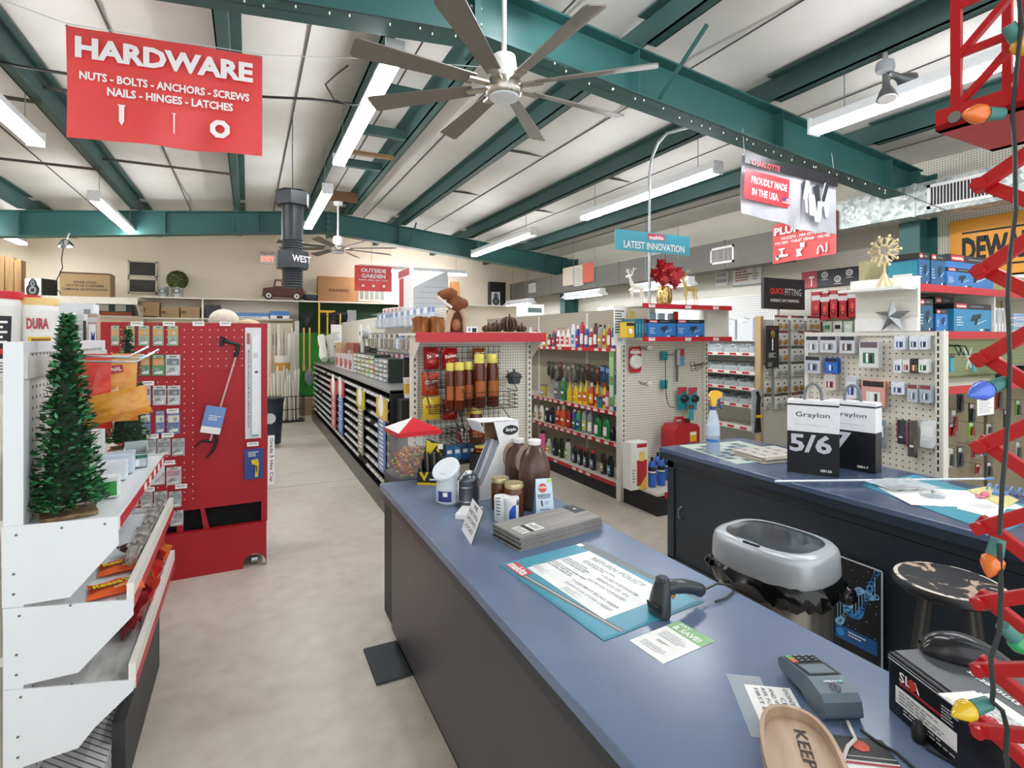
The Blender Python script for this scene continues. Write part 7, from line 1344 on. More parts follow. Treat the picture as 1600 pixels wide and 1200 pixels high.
shelf_row([(830, 12, 682, 'tub', O_, R2, None), (848, 14, 673, 'jug', '#e06a9a', K_, None), (858, 9, 685, 'bot', '#c9ccc4', W_, '#c9c43a'), (868, 11, 683, 'jug', '#22241f', K_, '#3f5a2c'), (877, 10, 685, 'jug', '#1f2422', K_, '#3f5a2c'), (888, 12, 685, 'jug', '#c2c8c8', K_, '#8fc04a'), (898, 9, 697, 'jug', '#16191f', K_, '#8f9aa8'), (907, 9, 698, 'jug', '#16191f', R2, '#8f9aa8'), (916, 10, 700, 'jug', '#16191f', R2, '#8f9aa8'), (927, 11, 704, 'jug', '#16191f', '#d83a34', '#7f9ac0'), (943, 11, 709, 'jug', '#1a1a1c', K_, '#a8a86a'), (954, 11, 711, 'jug', '#141518', K_, '#6f9ad0'), (966, 10, 716, 'jug', '#141518', K_, '#6f9ad0')], 'lowest', .166, 3.46)
# packets hung between the upper bottle shelves
def hang(cols):
    def f():
        t = thing('hanging_packet', 'x', 'packet'); b = B(); b.bag(.09, .2, .025, M(cols[0], .4), nu=4, nv=5, seed=2); b.build('bag', t); b = B(); b.rect(.08, .05, (0, -.014, .06), M(cols[1], .5)); b.build('header', t); b = B(); b.tube([(0, .07, .1), (0, -.03, .1), (0, -.04, .11)], .0025, STEEL, 4); b.build('hook_wire', t); return t
    return f
HG = [(('#3b3a36', '#6a665c'), 'dark'), (('#77716a', '#a39a8c'), 'grey'), (('#4a2c26', '#8a5a4a'), 'brown'), (('#2c4a7a', '#7fa8d0'), 'blue')]
seq = [0, 0, 1, 2, 1, 1, 1, 0, 0, 2, 0, 2, 3, 3, 3, 3, 3, 0]
for i, k in enumerate(seq):
    y = 6.35 - .105 * i; put('hg%d' % k, hang(HG[k][0]), (3.72, y, 1.22 - .015 * (i % 3)), -PI / 2, f'{HG[k][1]} hanging packet, {ORD[len(seq) - 1 - i]} from the endcap under the highest bottle shelf', 'packets under the highest bottle shelf')
for i in range(7):
    y = 6.3 - .2 * i; t = thing('hanging_tool', f'small dark hand tool, {ORD[6 - i]} from the endcap on the pegs behind the second shelf', 'tool', (3.74, y, 1.0), -PI / 2, 'tools on the pegs'); b = B(); b.cyl((0, 0, 0), (0, 0, .08), .008, STEEL); b.ball((0, 0, .09), .03, M(['#2a3040', '#26282a'][i % 2], .4), 10, 6, (1, .5, .7)); b.build('tool', t); b = B(); b.tube([(0, .035, .11), (0, 0, .11)], .003, STEEL, 4); b.build('hook_wire', t)
a = onX(968, 610, 3.37); t = thing('wiper_packs', 'tall green carded packs clipped to the gondola end', 'package', (3.33, 4.42, .95), -PI / 2); b = B(); b.box((-.04, 0, 0), (.04, .012, .56), M('#6f9a5a', .5)); b.rect(.06, .2, (0, 0, .4), M('#a3c48a', .5)); b.rect(.06, .12, (0, 0, .15), M('#c9d8b8', .5)); b.rect(.06, .01, (0, -.001, .27), M('#b0402c', .5)); b.build('card', t)
# ================================================================ tool endcap goods
def mkbox(w, d, h, top=.2, face=None, c=None):
    """boxed power tool: dark band above a blue body with a drawing of the tool"""
    def f(b):
        pass
    return f
MKB_ = M('#2f74b8', .4, var=.06, scale=8); MKD = M('#1d5a8a', .4)
def toolbox(label, x, y, z, w, d, h, body=MKB_, side=None, seed=0, band=.2, group='boxed power tools', name='tool_box'):
    t = thing(name, label, 'tool box', (x, y, z), 0, group); b = B(); b.box((0, 0, 0), (w, d, h * (1 - band)), body); b.box((0, 0, h * (1 - band)), (w, d, h), M('#1c1d22', .4)); b.build('carton', t, bev=.003)
    b = B(); b.rect(w * .28, h * band * .8, (w * .18, 0, h * (1 - band * .5)), M('#c4343c', .5)); b.ft('makita', w * .24, h * band * .45, (w * .18, -.001, h * (1 - band * .5)), PAPER, bold=.03); b.rect(w * .35, h * .03, (w * .6, 0, h * (1 - band * .5)), GREY)
    b.lines(w * .2, h * .35, 4, (w * .16, 0, h * .38), PAPER, seed=seed, fill=.3); b.rect(w * .14, h * .07, (w * .88, 0, h * .08), INK); b.rect(w * .08, h * .07, (w * .72, 0, h * .08), PAPER)
    if side: b.rect(d * .9, h * .5, (0, d / 2, h * .5), side, SIDE); b.rect(d * .6, h * .12, (-.001, d / 2, h * .3), PAPER, SIDE)
    b.build('print', t)
    b = B(); cx, cz = w * .55, h * .45; b.prism([(cx - w * .12, cz - h * .08), (cx + w * .14, cz + h * .04), (cx + w * .16, cz + h * .2), (cx - w * .06, cz + h * .16), (cx - w * .1, cz + h * .04)], 'y', -.002, -.001, M('#20303f', .5)); b.prism([(cx - w * .02, cz - h * .2), (cx + w * .04, cz - h * .18), (cx + w * .06, cz), (cx, cz)], 'y', -.002, -.001, INK); b.prism([(cx + w * .05, cz - h * .18), (cx + w * .3, cz - h * .02), (cx + w * .3, cz), (cx + w * .04, cz - h * .15)], 'y', -.002, -.001, M('#c9dcec', .5)); b.build('tool_picture', t); return t
ZT, ZU = 1.647, 1.967; ye = 3.97
def span(x0, x1, yt, y, z): a, c = onY(x0, yt, y), onY(x1, yt, y); return a.x, c.x - a.x, a.z - z
x, w, h = span(1013, 1056, 499, ye, ZT); toolbox('blue boxed tool on the red shelf next to the teal cases', x, ye, ZT, w, .2, h); x, w, h = span(1058, 1101, 499, ye, ZT); toolbox('blue boxed tool at the outer end of the red shelf', x, ye, ZT, w, .2, h, seed=2)
for i in range(4): x, w, h = span(993 + 4.6 * i, 997 + 4.6 * i, 498, ye + .03, ZT); t = thing('flat_case', ORD[i] + ' upright teal flat case counted toward the blue boxes', 'case', (x, ye + .03, ZT), 0, 'teal flat cases'); b = B(); b.box((0, 0, 0), (w, .2, h), M('#2a6f80', .4) if i < 3 else M('#7a2a2e', .4)); b.rect(w * .6, h * .5, (w / 2, 0, h * .5), M('#3f93a8', .5)); b.build('shell', t)
x, w, h = span(979, 991, 503, ye + .02, ZT); t = thing('yellow_box', 'yellow boxed bulb on the red shelf end', 'box', (x, ye + .02, ZT)); b = B(); b.box((0, 0, 0), (w, .1, h), M('#d8b52a', .45)); b.rect(w, h * .2, (w / 2, 0, h * .85), INK); b.ball((w * .5, -.005, h * .4), w * .25, WHITE, 10, 6, (1, .3, 1.2)); b.build('carton', t)
t = thing('yellow_sheet', 'pale yellow sheet standing behind the yellow box', 'sheet', (onY(983, 500, 4.2).x, 4.2, ZT)); b = B(); b.box((0, 0, 0), (.07, .004, .26), M('#e8d868', .6)); b.build('sheet', t)
a, c = onY(961, 540, 4.2), onY(980, 478, 4.2); t = thing('price_list', 'white printed price list hanging at the bottle gondola end', 'notice', (a.x, 4.22, a.z)); w, h = c.x - a.x, c.z - a.z; b = B(); b.box((0, 0, 0), (w, .004, h), PAPER); b.lines(w * .8, h * .6, 9, (w / 2, 0, h * .6), INK, fill=.5); b.rect(w * .4, h * .1, (w / 2, 0, h * .15), LGREY); b.build('paper', t)
for i, px in enumerate((1016, 1030, 1046)): t = thing('blister_pack', ORD[i] + ' clear and pale blue pack hung high behind the boxed tools', 'package', (onY(px, 490, 4.22).x, 4.22, 1.78), 0); b = B(); b.box((0, 0, 0), (.08, .03, .12), M(['#b9d3e6', '#c9dcea', '#d3dfe8'][i], .3)); b.rect(.05, .03, (.04, 0, .04), M('#6f9ac9', .4)); b.build('pack', t)
t = thing('red_pennant', 'small orange red paper wedge behind the boxed tools', 'tag', (onY(1052, 490, 4.2).x, 4.2, 1.83)); b = B(); b.prism([(0, 0), (.07, -.05), (.07, .09), (0, .09)], 'y', 0, .003, M('#d8402c', .5)); b.build('paper', t)
# reindeer, vase of poinsettia
def deer(px, y, m, label, h, flip=1):
    a = onY(px, 474, y); t = thing('reindeer_figure', label, 'reindeer ornament', (a.x, y, ZU)); s = h / .3; q = lambda *p: Vector((p[0] * s * flip, p[1] * s, p[2] * s)); b = B()
    b.tube([q(-.06, 0, .14), q(-.03, 0, .145), (q(.03, 0, .15)), q(.06, 0, .17), q(.075, 0, .21), q(.085, 0, .24)], [.014 * s, .022 * s, .02 * s, .02 * s, .011 * s, .01 * s], m, 10); b.tube([q(.075, 0, .235), q(.1, 0, .24), q(.125, 0, .23)], [.012 * s, .014 * s, .007 * s], m, 8); b.tube([q(-.06, 0, .145), q(-.075, 0, .14)], [.008 * s, .003 * s], m, 6)
    for ex in (-.012, .012): b.tube([q(.078, ex, .245), q(.065, ex * 2.4, .26)], [.006 * s, .002 * s], m, 5)
    b.build('body', t)
    for x, yy, k in ((-.055, -.012, 1), (-.05, .012, 1.02), (.055, -.012, 0), (.05, .012, .02)): b = B(); b.tube([q(x, yy, .145), q(x + (.012 if k else .004), yy, .1), q(x + (-.012 if k else .012), yy, .06), q(x + (-.006 if k else .0), yy, .0)], [.012 * s, .008 * s, .005 * s, .006 * s], m, 7); b.build('leg', t)
    for sy in (-1, 1): b = B(); b.tube([q(.083, .006 * sy, .245), q(.07, .03 * sy, .275), q(.08, .045 * sy, .31)], .0035 * s, m, 5); b.tube([q(.073, .024 * sy, .268), q(.1, .035 * sy, .285)], .003 * s, m, 5); b.tube([q(.073, .036 * sy, .288), q(.05, .045 * sy, .305)], .003 * s, m, 5); b.build('antler', t)
deer(996, 4.08, M('#efe8dc', .5), 'cream reindeer figure with white antlers on the top red shelf', .34, -1); deer(1079, 4.08, M('#d8bd80', .3, .6), 'gold reindeer figure beside the poinsettia vase', .36, -1)
a = onY(1038, 474, 4.08); t = thing('gold_vase', 'crinkled gold vase of red poinsettias on the top red shelf', 'vase', (a.x, 4.08, ZU)); b = B(); b.grid(lambda u, v: ((.05 + .025 * math.sin(PI * (.2 + .7 * v))) * (1 + .05 * math.sin(9 * PI * 2 * u)) * math.cos(2 * PI * u), (.05 + .025 * math.sin(PI * (.2 + .7 * v))) * (1 + .05 * math.sin(9 * PI * 2 * u)) * math.sin(2 * PI * u), .19 * v), 40, 8, M('#b9a06a', .2, 1, var=.5, scale=40, bump=.8)); b.build('vase', t)
rd = random.Random(5)
for i, (dx, dy, dz) in enumerate(((-.13, 0, .3), (-.06, -.04, .34), (.02, -.06, .3), (.1, -.02, .29), (.04, 0, .37), (-.03, .03, .4), (.13, .02, .24), (-.09, -.05, .25), (.16, 0, .33))):
    b = B()
    for k in range(11): a_ = k * 2.4; L = .1 * (1 - .03 * k); n_ = Vector((math.cos(a_), -.35 - .3 * (k > 5), math.sin(a_))).normalized() * L; s_ = n_.cross(Vector((0, 1, 0))).normalized() * .03; b.add([(0, 0, 0), n_ * .5 + s_, n_, n_ * .5 - s_], [(0, 1, 2, 3)], M(['#b01522', '#8f0f1c', '#c22030'][k % 3], .5))
    b.ball((0, -.012, 0), .008, M('#c9b43a', .5), 6, 4); b.build('poinsettia', t, (dx, dy, dz))
b = B()
for i in range(9): a_ = i * .7; b.prism([(0, 0), (.04, .02), (.09, 0), (.04, -.02)], 'z', -.001, .001, M('#2c4a24', .6)); b.v[-8:] = [Matrix.Rotation(a_, 3, 'Z') @ Matrix.Rotation(-.6, 3, 'Y') @ q for q in b.v[-8:]]
b.build('leaves', t, (0, 0, .2))
# pegboard goods
yp = 4.27
def peg(px, py, name, label, cat): a = onY(px, py, yp); return thing(name, label, cat, (a.x, yp, a.z))
t = peg(993, 562, 'smoke_detector', 'round white smoke detector on a red card', 'smoke detector'); b = B(); b.prism(rrect(.15, .26, .03), 'y', 0, .003, M('#c42a30', .45)); b.rect(.13, .03, (0, 0, .075), PAPER); b.ft('FIRST ALERT', .09, .014, (0, -.001, .1), PAPER); b.build('card', t); b = B(); b.at((0, 0, -.02), rx=PI / 2); b.lathe([(.075, 0), (.074, .018), (.06, .035), (.03, .038), (0, .038)], M('#e9e8e4', .4), 24); b.disc(.012, (.03, .0, 0), GREY) if False else None; b.off(); b.build('detector', t)
for i, (px, py) in enumerate(((1000, 543), (1000, 598))): t = peg(px, py, 'peg_hook', ['upper', 'lower'][i] + ' double wire hook with white tag on the tool endcap', 'hook'); b = B(); b.tube([(-.02, .0, .01), (-.02, -.12, 0), (-.02, -.13, .02)], .004, WIRE, 5); b.tube([(.0, 0, -.01), (.0, -.12, -.02)], .004, WIRE, 5); b.box((.0, -.13, -.01), (.045, -.125, .02), PAPER); b.build('wire', t)
t = peg(1036, 575, 'wire_clips', 'pair of teal clips joined by a dark cord on the tool endcap', 'clip set'); d = .0059
for z in (.13, -.17): b = B(); b.box((-.035, -.03, z - .045), (.035, 0, z + .045), M('#1f8a94', .45)); b.box((-.035, -.034, z + .02), (.035, -.03, z + .045), M('#2a9aa4', .4)); b.build('clip', t)
b = B(); b.tube([(0, -.036, .1), (0, -.036, -.2), (.02, -.036, -.33), (.05, -.036, -.4), (.13, -.036, -.42)], .004, WIRE, 5); b.tube([(.03, -.036, .14), (.12, -.036, .14)], .004, WIRE, 5); b.build('cord', t)
t = peg(1062, 558, 'blade_pack', 'red and blue saw blade pack on the tool endcap', 'package'); b = B(); b.box((-.045, -.02, -.09), (.05, -.012, .09), M('#6fa3d0', .45)); b.rect(.09, .07, (0, -.02, .05), M('#c9474f', .45)); b.rect(.04, .16, (-.035, -.0205, 0), LGREY); b.build('card', t); b = B(); b.box((-.06, -.02, -.26), (-.04, -.005, .08), M('#7d8388', .4, .5)); b.build('blade', t)
t = peg(1085, 572, 'wire_rack_hook', 'dark wire tool hanger on the tool endcap', 'hook'); b = B()
for x in (-.06, 0): b.tube([(x, 0, .04), (x, -.02, -.05), (x + .06, -.1, .02)], .004, WIRE, 5); b.tube([(x, 0, 0), (x + .1, -.1, .04)], .004, WIRE, 5)
b.build('wire', t)
for i, (px, c) in enumerate(((1063, '#2a8f98'), (1076, '#3a9ab0'))): t = peg(px, 622, 'holster_pack', ['inner', 'outer'][i] + ' carded black holder with red and teal card on the tool endcap', 'package'); b = B(); b.box((-.06, -.03 - .03 * i, -.12), (.06, -.022 - .03 * i, .12), M(c, .45)); b.prism([(-.06, .03), (.06, .08), (.06, .12), (-.06, .12)], 'y', -.032 - .03 * i, -.03 - .03 * i, M('#c4404c', .45)); b.build('card', t); b = B(); b.ball((.02, -.05 - .03 * i, 0), .045, M('#26292d', .4), 12, 8, (1.1, .6, .9)); b.build('holder', t)
t = peg(1069, 643, 'blue_packet', 'slim turquoise packet hung below the black holders', 'package'); b = B(); b.box((-.035, -.1, -.08), (.035, -.094, .08), M('#3fa3b4', .45)); b.rect(.07, .04, (0, -.1, .06), INK); b.rect(.03, .02, (0, -.1005, .06), M('#c4404c', .5)); b.build('card', t); b = B(); b.cyl((0, -.094, .07), (0, 0, .07), .003, STEEL, n=5); b.build('hook_wire', t)
def stand(px, py, y, z): a = onY(px, py, y); return (a.x, y, z)
ZD = .216
x, w, h = span(986, 1012, 693, 3.95, ZD); t = thing('extinguisher_box', 'red and white boxed fire extinguisher on the endcap base', 'box', (x, 3.95, ZD)); b = B(); b.box((0, 0, 0), (w, .12, h), M('#ece9e4', .45)); b.build('carton', t); b = B(); b.rect(w * .6, h * .55, (w * .65, 0, h * .35), M('#b8262c', .45)); b.rect(w * .6, h * .08, (w * .65, 0, h * .93), M('#b8262c', .45)); b.prism([(w * .4, 0), (w * .95, 0), (w * .95, h * .3)], 'y', -.002, -.001, M('#e3b54a', .5)); b.rect(w * .3, h * .2, (w * .65, -.002, h * .7), M('#e8c868', .5)); b.lines(w * .2, h * .3, 5, (w * .18, 0, h * .3), GREY); b.build('print', t)
PRB = M('#2f66c2', .3)
for i, (px, y, lb) in enumerate(((1019, 3.98, 'blue propane cylinder nearest the boxed extinguisher'), (1033, 3.98, 'blue propane cylinder second from the boxed extinguisher'), (1028, 4.12, 'blue propane cylinder in the row behind on the endcap base'), (1043, 4.1, 'blue propane cylinder half hidden by the back counter'))):
    a = onY(px, 760, y); t = thing('propane_cylinder', lb, 'gas cylinder', (a.x, y, ZD), 0, 'propane cylinders'); b = B(); b.lathe([(.034, 0), (.038, .01), (.038, .2), (.03, .23), (.014, .245)], PRB, 16); b.build('cylinder', t); b = B(); b.lathe([(.0385, .125), (.0385, .19)], INK, 16, ends=False); b.lathe([(.039, .135), (.039, .15)], PAPER, 16, ends=False); b.build('label', t); b = B(); b.lathe([(.014, .245), (.014, .28), (0, .28)], BLACK, 10); b.build('valve', t)
a = onY(1067, 690, 4.05); t = thing('lower_shelf', 'cream lower shelf under the red petrol can', 'shelf', (4.0, 3.95, .5)); b = B(); b.box((-.03, 0, 0), (.45, .3, .03), GCR); b.box((.41, .25, -.283), (.44, .3, 0), GCR); b.box((.0, .25, -.283), (.03, .3, 0), GCR); b.build('board', t)
t = thing('petrol_can', 'red plastic petrol can behind the back counter end', 'petrol can', (a.x - .17, 3.98, .531)); RC = M('#b3222c', .4); b = B(); b.prism([(0, 0), (.33, 0), (.33, .2), (.29, .245), (.05, .245), (0, .2)], 'y', 0, .2, RC); b.build('tank', t, bev=.02, seg=3); b = B(); b.tube([(.07, .1, .235), (.1, .1, .3), (.19, .1, .3), (.21, .1, .235)], .017, RC, 8); b.build('handle', t); b = B(); b.lathe([(.035, 0), (.035, .045), (0, .046)], M('#4a1418', .4), 14, (.25, .1, .24)); b.build('cap', t); b = B(); b.rect(.09, .1, (.24, 0, .12), M('#e8b83a', .5)); b.rect(.08, .03, (.24, -.001, .15), PAPER); b.build('label', t)
# ================================================================ pipe fittings
FIT = ramp_mat('galvanised_heap', [(.2, '#6d706f'), (.5, '#b3b7b8'), (.8, '#e2e5e6')], scale=30, rough=.4, tex='VORONOI')
def fbin():
    t = thing('parts_bin', 'x', 'parts bin'); b = B(); m = clear_plastic('bin_plastic', '#e4eaec', .4); b.box((-.11, -.2, 0), (.11, .16, .004), m); b.box((-.11, -.2, 0), (-.106, .16, .1), m); b.box((.106, -.2, 0), (.11, .16, .1), m); b.box((-.11, -.2, 0), (.11, -.196, .07), m); b.box((-.11, .156, 0), (.11, .16, .11), m); b.build('tray', t); b = B(); rd = random.Random(4)
    for i in range(34): x, y, z = rd.uniform(-.085, .085), rd.uniform(-.17, .12), rd.uniform(.02, .09); b.cyl((x, y, z), (x + rd.uniform(-.035, .035), y + rd.uniform(-.035, .035), z + rd.uniform(-.02, .02)), rd.uniform(.012, .02), FIT, n=7)
    stuff(b.build('fittings', t)); return t
for r, z in enumerate((1.455, 1.225, 1.03, .82)):
    for i in range(8): put('fbin', fbin, (PX0 + .217, 4.58 + .235 * i, z - .002), -PI / 2, f'clear bin of pipe fittings, {ORD[i]} from the fittings display on the {["top", "second", "third", "fourth"][r]} plumbing shelf', 'bins of pipe fittings')
for i, (px, w, yt) in enumerate(((1118, 18, 498), (1140, 16, 500), (1164, 24, 497))): xbox('white_carton', ORD[i] + ' plain white carton on the upper plumbing ledge counted from the endcap', 'carton', px, w, yt, 5.76, 1.62, .09, M('#e3e6e8', .4), lambda b, w, h: b.rect(w * .3, h * .05, (0, 0, h * .8), LGREY))
t = thing('plumbing_ledge', 'white ledge holding three plain cartons over the fittings bins', 'shelf', (5.8, 4.44, 1.6)); b = B(); b.box((-.06, 0, 0), (.055, 1.4, .018), WHITE); b.build('board', t)
for i, px in enumerate((1109, 1121, 1150, 1176)): 
    a = onX(px, 480, 5.82); t = thing('supply_hose', ORD[i] + ' braided supply hose looped on a hook above the white cartons', 'hose', (5.82, a.y, 1.88)); b = B(); r = .07; b.tube([(0, r * math.sin(q), -r + r * math.cos(q) - .02 * q / 6) for q in [k * .45 for k in range(-7, 8)]], .011, STEEL, 6); b.tube([(.035, 0, .0), (-.12, 0, .01), (-.14, 0, .03)], .004, STEEL, 5); b.build('braid', t)
for i, px in enumerate((1187, 1200, 1214)):
    a = onY(px - 12, 640, 4.1); t = thing('plier_pack', ['tall pack of black and yellow pipe pliers before the fittings display', 'black tool pack next to the tall pliers pack', 'small black clamp pack on the fittings display'][i], 'package', (a.x, 4.1 + .1 * i, a.z - .28 + .14 * i)); h = .5 - .17 * i; b = B(); b.prism([(x + .08, z + h / 2) for x, z in rrect(.16 - .02 * i, h, .02)], 'y', 0, .01, M('#b9bec2', .3)); b.build('card', t); b = B(); b.tube([(.05, -.012, h * .05), (.065, -.012, h * .4), (.075, -.012, h * .6), (.09, -.012, h * .85), (.07, -.012, h * .95)], .018, BLACK, 6); b.tube([(.11, -.012, h * .05), (.095, -.012, h * .4), (.09, -.012, h * .6), (.105, -.012, h * .85)], .018, BLACK, 6); b.box((.045, -.034, h * .38), (.12, -.012, h * .44), YELLOW); b.build('tool', t); b = B(); b.tube([(.08, .01, h * .96), (5.465 - t.location.x, 4.35 - t.location.y, h * .96)], .003, STEEL, 4); b.build('hook_wire', t)
# hanging packs of the fittings display
def fpk(c, top, nm):
    def f():
        t = thing('fitting_pack', 'x', 'package'); b = B(); b.box((-.05, 0, 0), (.05, .004, .16), M(c, .45)); b.rect(.1, .022, (0, 0, .149), M(top, .5)); b.rect(.06, .05, (0, -.0005, .1), PAPER); b.rect(.02, .02, (0, -.001, .1), INK); b.build('card', t); b = B(); b.ball((0, -.02, .04), .03, M(nm, .3, .7), 8, 6, (1.1, .6, 1)); b.build('fitting', t); b = B(); b.tube([(0, .03, .155), (0, -.07, .155), (0, -.08, .165)], .0025, STEEL, 4); b.build('hook_wire', t); return t
    return f
FK = [('#eef0f0', '#a02a3a', '#c9a25a', 'red topped white'), ('#e6e8e9', '#3a3c40', '#b9bcbe', 'black topped pale'), ('#e2e4e4', '#d0d2d2', '#a8864a', 'plain grey')]
for r, (z, n) in enumerate(((1.74, 7), (1.55, 7), (1.36, 7), (1.17, 7), (.98, 7), (.79, 6))):
    for i in range(n):
        k = (0, 0, 1, 1, 2, 1)[r] if (i + r) % 4 else (r + 1) % 3
        if i == 0 and r < 3: continue
        q = FK[k]; put('fk%d' % k, fpk(q[0], q[1], q[2]), (5.56 + .15 * i, 4.33 - .03 * (i % 2), z), 0, f'{q[3]} fitting pack, {ORD[i]} from the timber post in the {ORD[r]} row from top', 'packs on the fittings display', (1.3, 1, 1.1))
a, c = onY(1197, 575, 4.25), onY(1217, 509, 4.25); t = thing('brand_plate', 'tall black plate with gold fitting picture on the fittings display', 'sign', (a.x, 4.25, a.z)); w, h = c.x - a.x, c.z - a.z; b = B(); b.box((0, 0, 0), (w, .01, h), M('#2b2c30', .45)); b.build('plate', t); b = B(); b.ft('QUICKFITTING', w * .8, h * .03, (w / 2, 0, h * .93), M('#c4483c', .5)); b.ball((w / 2, -.006, h * .8), w * .16, GOLD, 8, 6, (1, .3, 1.5)); b.lines(w * .6, h * .12, 4, (w / 2, 0, h * .3), PAPER); b.rect(w * .35, h * .1, (w * .3, 0, h * .08), GREY); 
for k in range(5): b.disc(w * .07, (w / 2, 0, h * (.66 - .055 * k)), PAPER, n=6)
b.build('print', t); b = B(); b.tube([(w / 2, .01, h * .97), (w / 2, .107, h * .97)], .003, STEEL, 4); b.build('hook_wire', t)
# right wall: posters, black board, red packs
def wallboard(name, label, cat, x0, yt0, x1, yb1, m, n='board', X=6.66):
    a, c = onX(x0, yt0, X), onX(x1, yb1, X); t = thing(name, label, cat, (X, a.y, c.z), -PI / 2); w = a.y - c.y; h = onX(x0, yt0, X).z - c.z; b = B(); b.box((0, 0, 0), (w, .02, h), m); b.build(n, t); return t, w, h
t, w, h = wallboard('price_poster', 'large white price poster with red print on the side wall', 'poster', 1145, 413, 1189, 444, PAPER); b = B(); b.lines(w * .6, h * .7, 6, (w * .4, 0, h * .55), M('#b05a5e', .5), fill=.5); b.lines(w * .2, h * .7, 6, (w * .82, 0, h * .55), GREY); b.rect(w, .02, (w / 2, -.001, .01), GREY); b.build('print', t)
t, w, h = wallboard('hot_water_sign', 'small white HOT WATER HEATER REPAIR sign on the side wall', 'sign', 1118, 422, 1137, 446, PAPER); b = B(); b.ft('HOT WATER', w * .8, h * .2, (w / 2, 0, h * .65), M('#6a6f7a', .5)); b.ft('HEATER REPAIR', w * .85, h * .2, (w / 2, 0, h * .3), M('#6a6f7a', .5)); b.build('print', t)
t, w, h = wallboard('product_board', 'long black board with white round product pictures on the side wall', 'sign', 1253, 426, 1384, 440, M('#26262b', .45)); b = B(); b.rect(w * .2, h, (w * .1, 0, h / 2), M('#b8464c', .5)); b.ft('T', w * .07, h * .6, (w * .13, -.001, h * .4), PAPER)
for i, u in enumerate((.3, .46, .6, .8, .92)): z = h * (.7 if i % 2 == 0 else .4); b.disc(h * .2, (w * u, 0, z), LGREY); b.disc(h * .12, (w * u, -.001, z), DARK, n=5, r0=h * .07); b.rect(w * .09, h * .03, (w * u, 0, z - h * .27), PAPER)
b.build('print', t)
def gpk():
    t = thing('red_pack', 'x', 'package'); b = B(); b.box((-.07, 0, 0), (.07, .02, .34), M('#b8242a', .4)); b.rect(.12, .06, (0, 0, .26), M('#d8d2d2', .5)); b.rect(.04, .1, (0, -.001, .12), M('#e05a52', .5)); b.disc(.03, (0, -.0015, .07), INK, r0=.02); b.build('card', t); b = B(); b.tube([(0, .07, .33), (0, -.09, .33), (0, -.1, .35)], .004, STEEL, 4); b.build('hook_wire', t); return t
for i in range(8): put('gpk', gpk, (6.6, 4.42 - .115 * i, 1.9 - .025 * (i % 2)), -PI / 2, f'red carded pack, {ORD[i]} along the side wall row from the black header sign', 'red packs on the side wall')
for i in range(7): a = 4.4 - .13 * i; t = thing('low_pack', ['dark red', 'white and green', 'white'][(i + i // 3) % 3] + f' small pack, {ORD[i]} in the row under the red packs', 'package', (6.6, a, 1.68), -PI / 2, 'small packs under the red ones'); b = B(); b.box((-.05, 0, 0), (.05, .02, .17), M(['#8f2028', '#c9dcc9', '#e0e0de'][(i + i // 3) % 3], .45)); b.rect(.07, .05, (0, 0, .1), [PAPER, M('#4a8a5a', .5), INK][i % 3]); b.build('card', t); b = B(); b.tube([(0, .07, .16), (0, -.05, .16)], .003, STEEL, 4); b.build('hook_wire', t)
t, w, h = wallboard('yellow_wall_banner', 'orange yellow banner with heavy black lettering on the side wall under the duct', 'banner', 1484, 347, 1640, 425, M('#e0972a', .5, var=.05, scale=3), 'cloth', 6.655)
b = B(); xt = onX(1503, 400, 6.65).y; xe = onX(1545, 400, 6.65).y; x0 = 6.655; k = t.location.y; st = k - xt; lw = (xt - xe) * 1.08; L = min(w - st - .02, lw * 6); h2 = .26; b.ft('DEWALT', L, h2, (st + L / 2, -.001, h * .48), INK, bold=.05); b.rect(L, .02, (st + L / 2, -.001, h * .48 + h2 * .68), INK); b.rect(L, .02, (st + L / 2, -.001, h * .48 - h2 * .68), INK); b.build('lettering', t)
t, w, h = wallboard('small_wall_banner', 'white second banner below the yellow one', 'banner', 1566, 428, 1650, 452, PAPER, 'cloth', 6.655); b = B(); b.ft('Flag', w * .5, h * .5, (w * .35, -.001, h * .5), INK, bold=.03, roll=.1); b.build('lettering', t)
for x0, x1, yt, y, c, lb in ((880, 928, 417, 6.04, '#c4563c', 'red and white banner strip hung on the far duct'),):
    a, c_ = onX(880, 424, 6.03), onX(928, 440, 6.03); t = thing('duct_banner', lb, 'banner', (6.03, a.y, c_.z), -PI / 2); w = a.y - c_.y; h = a.z - c_.z + .06; b = B(); b.box((0, -.01, 0), (w, 0, h), M('#cfc3ae', .5)); b.rect(w * .34, h, (w * .83, -.01, h / 2), M('#c4563c', .5)); b.rect(w * .33, h * .8, (w * .5, -.0105, h / 2), M('#b9b4ac', .5)); b.build('cloth', t)
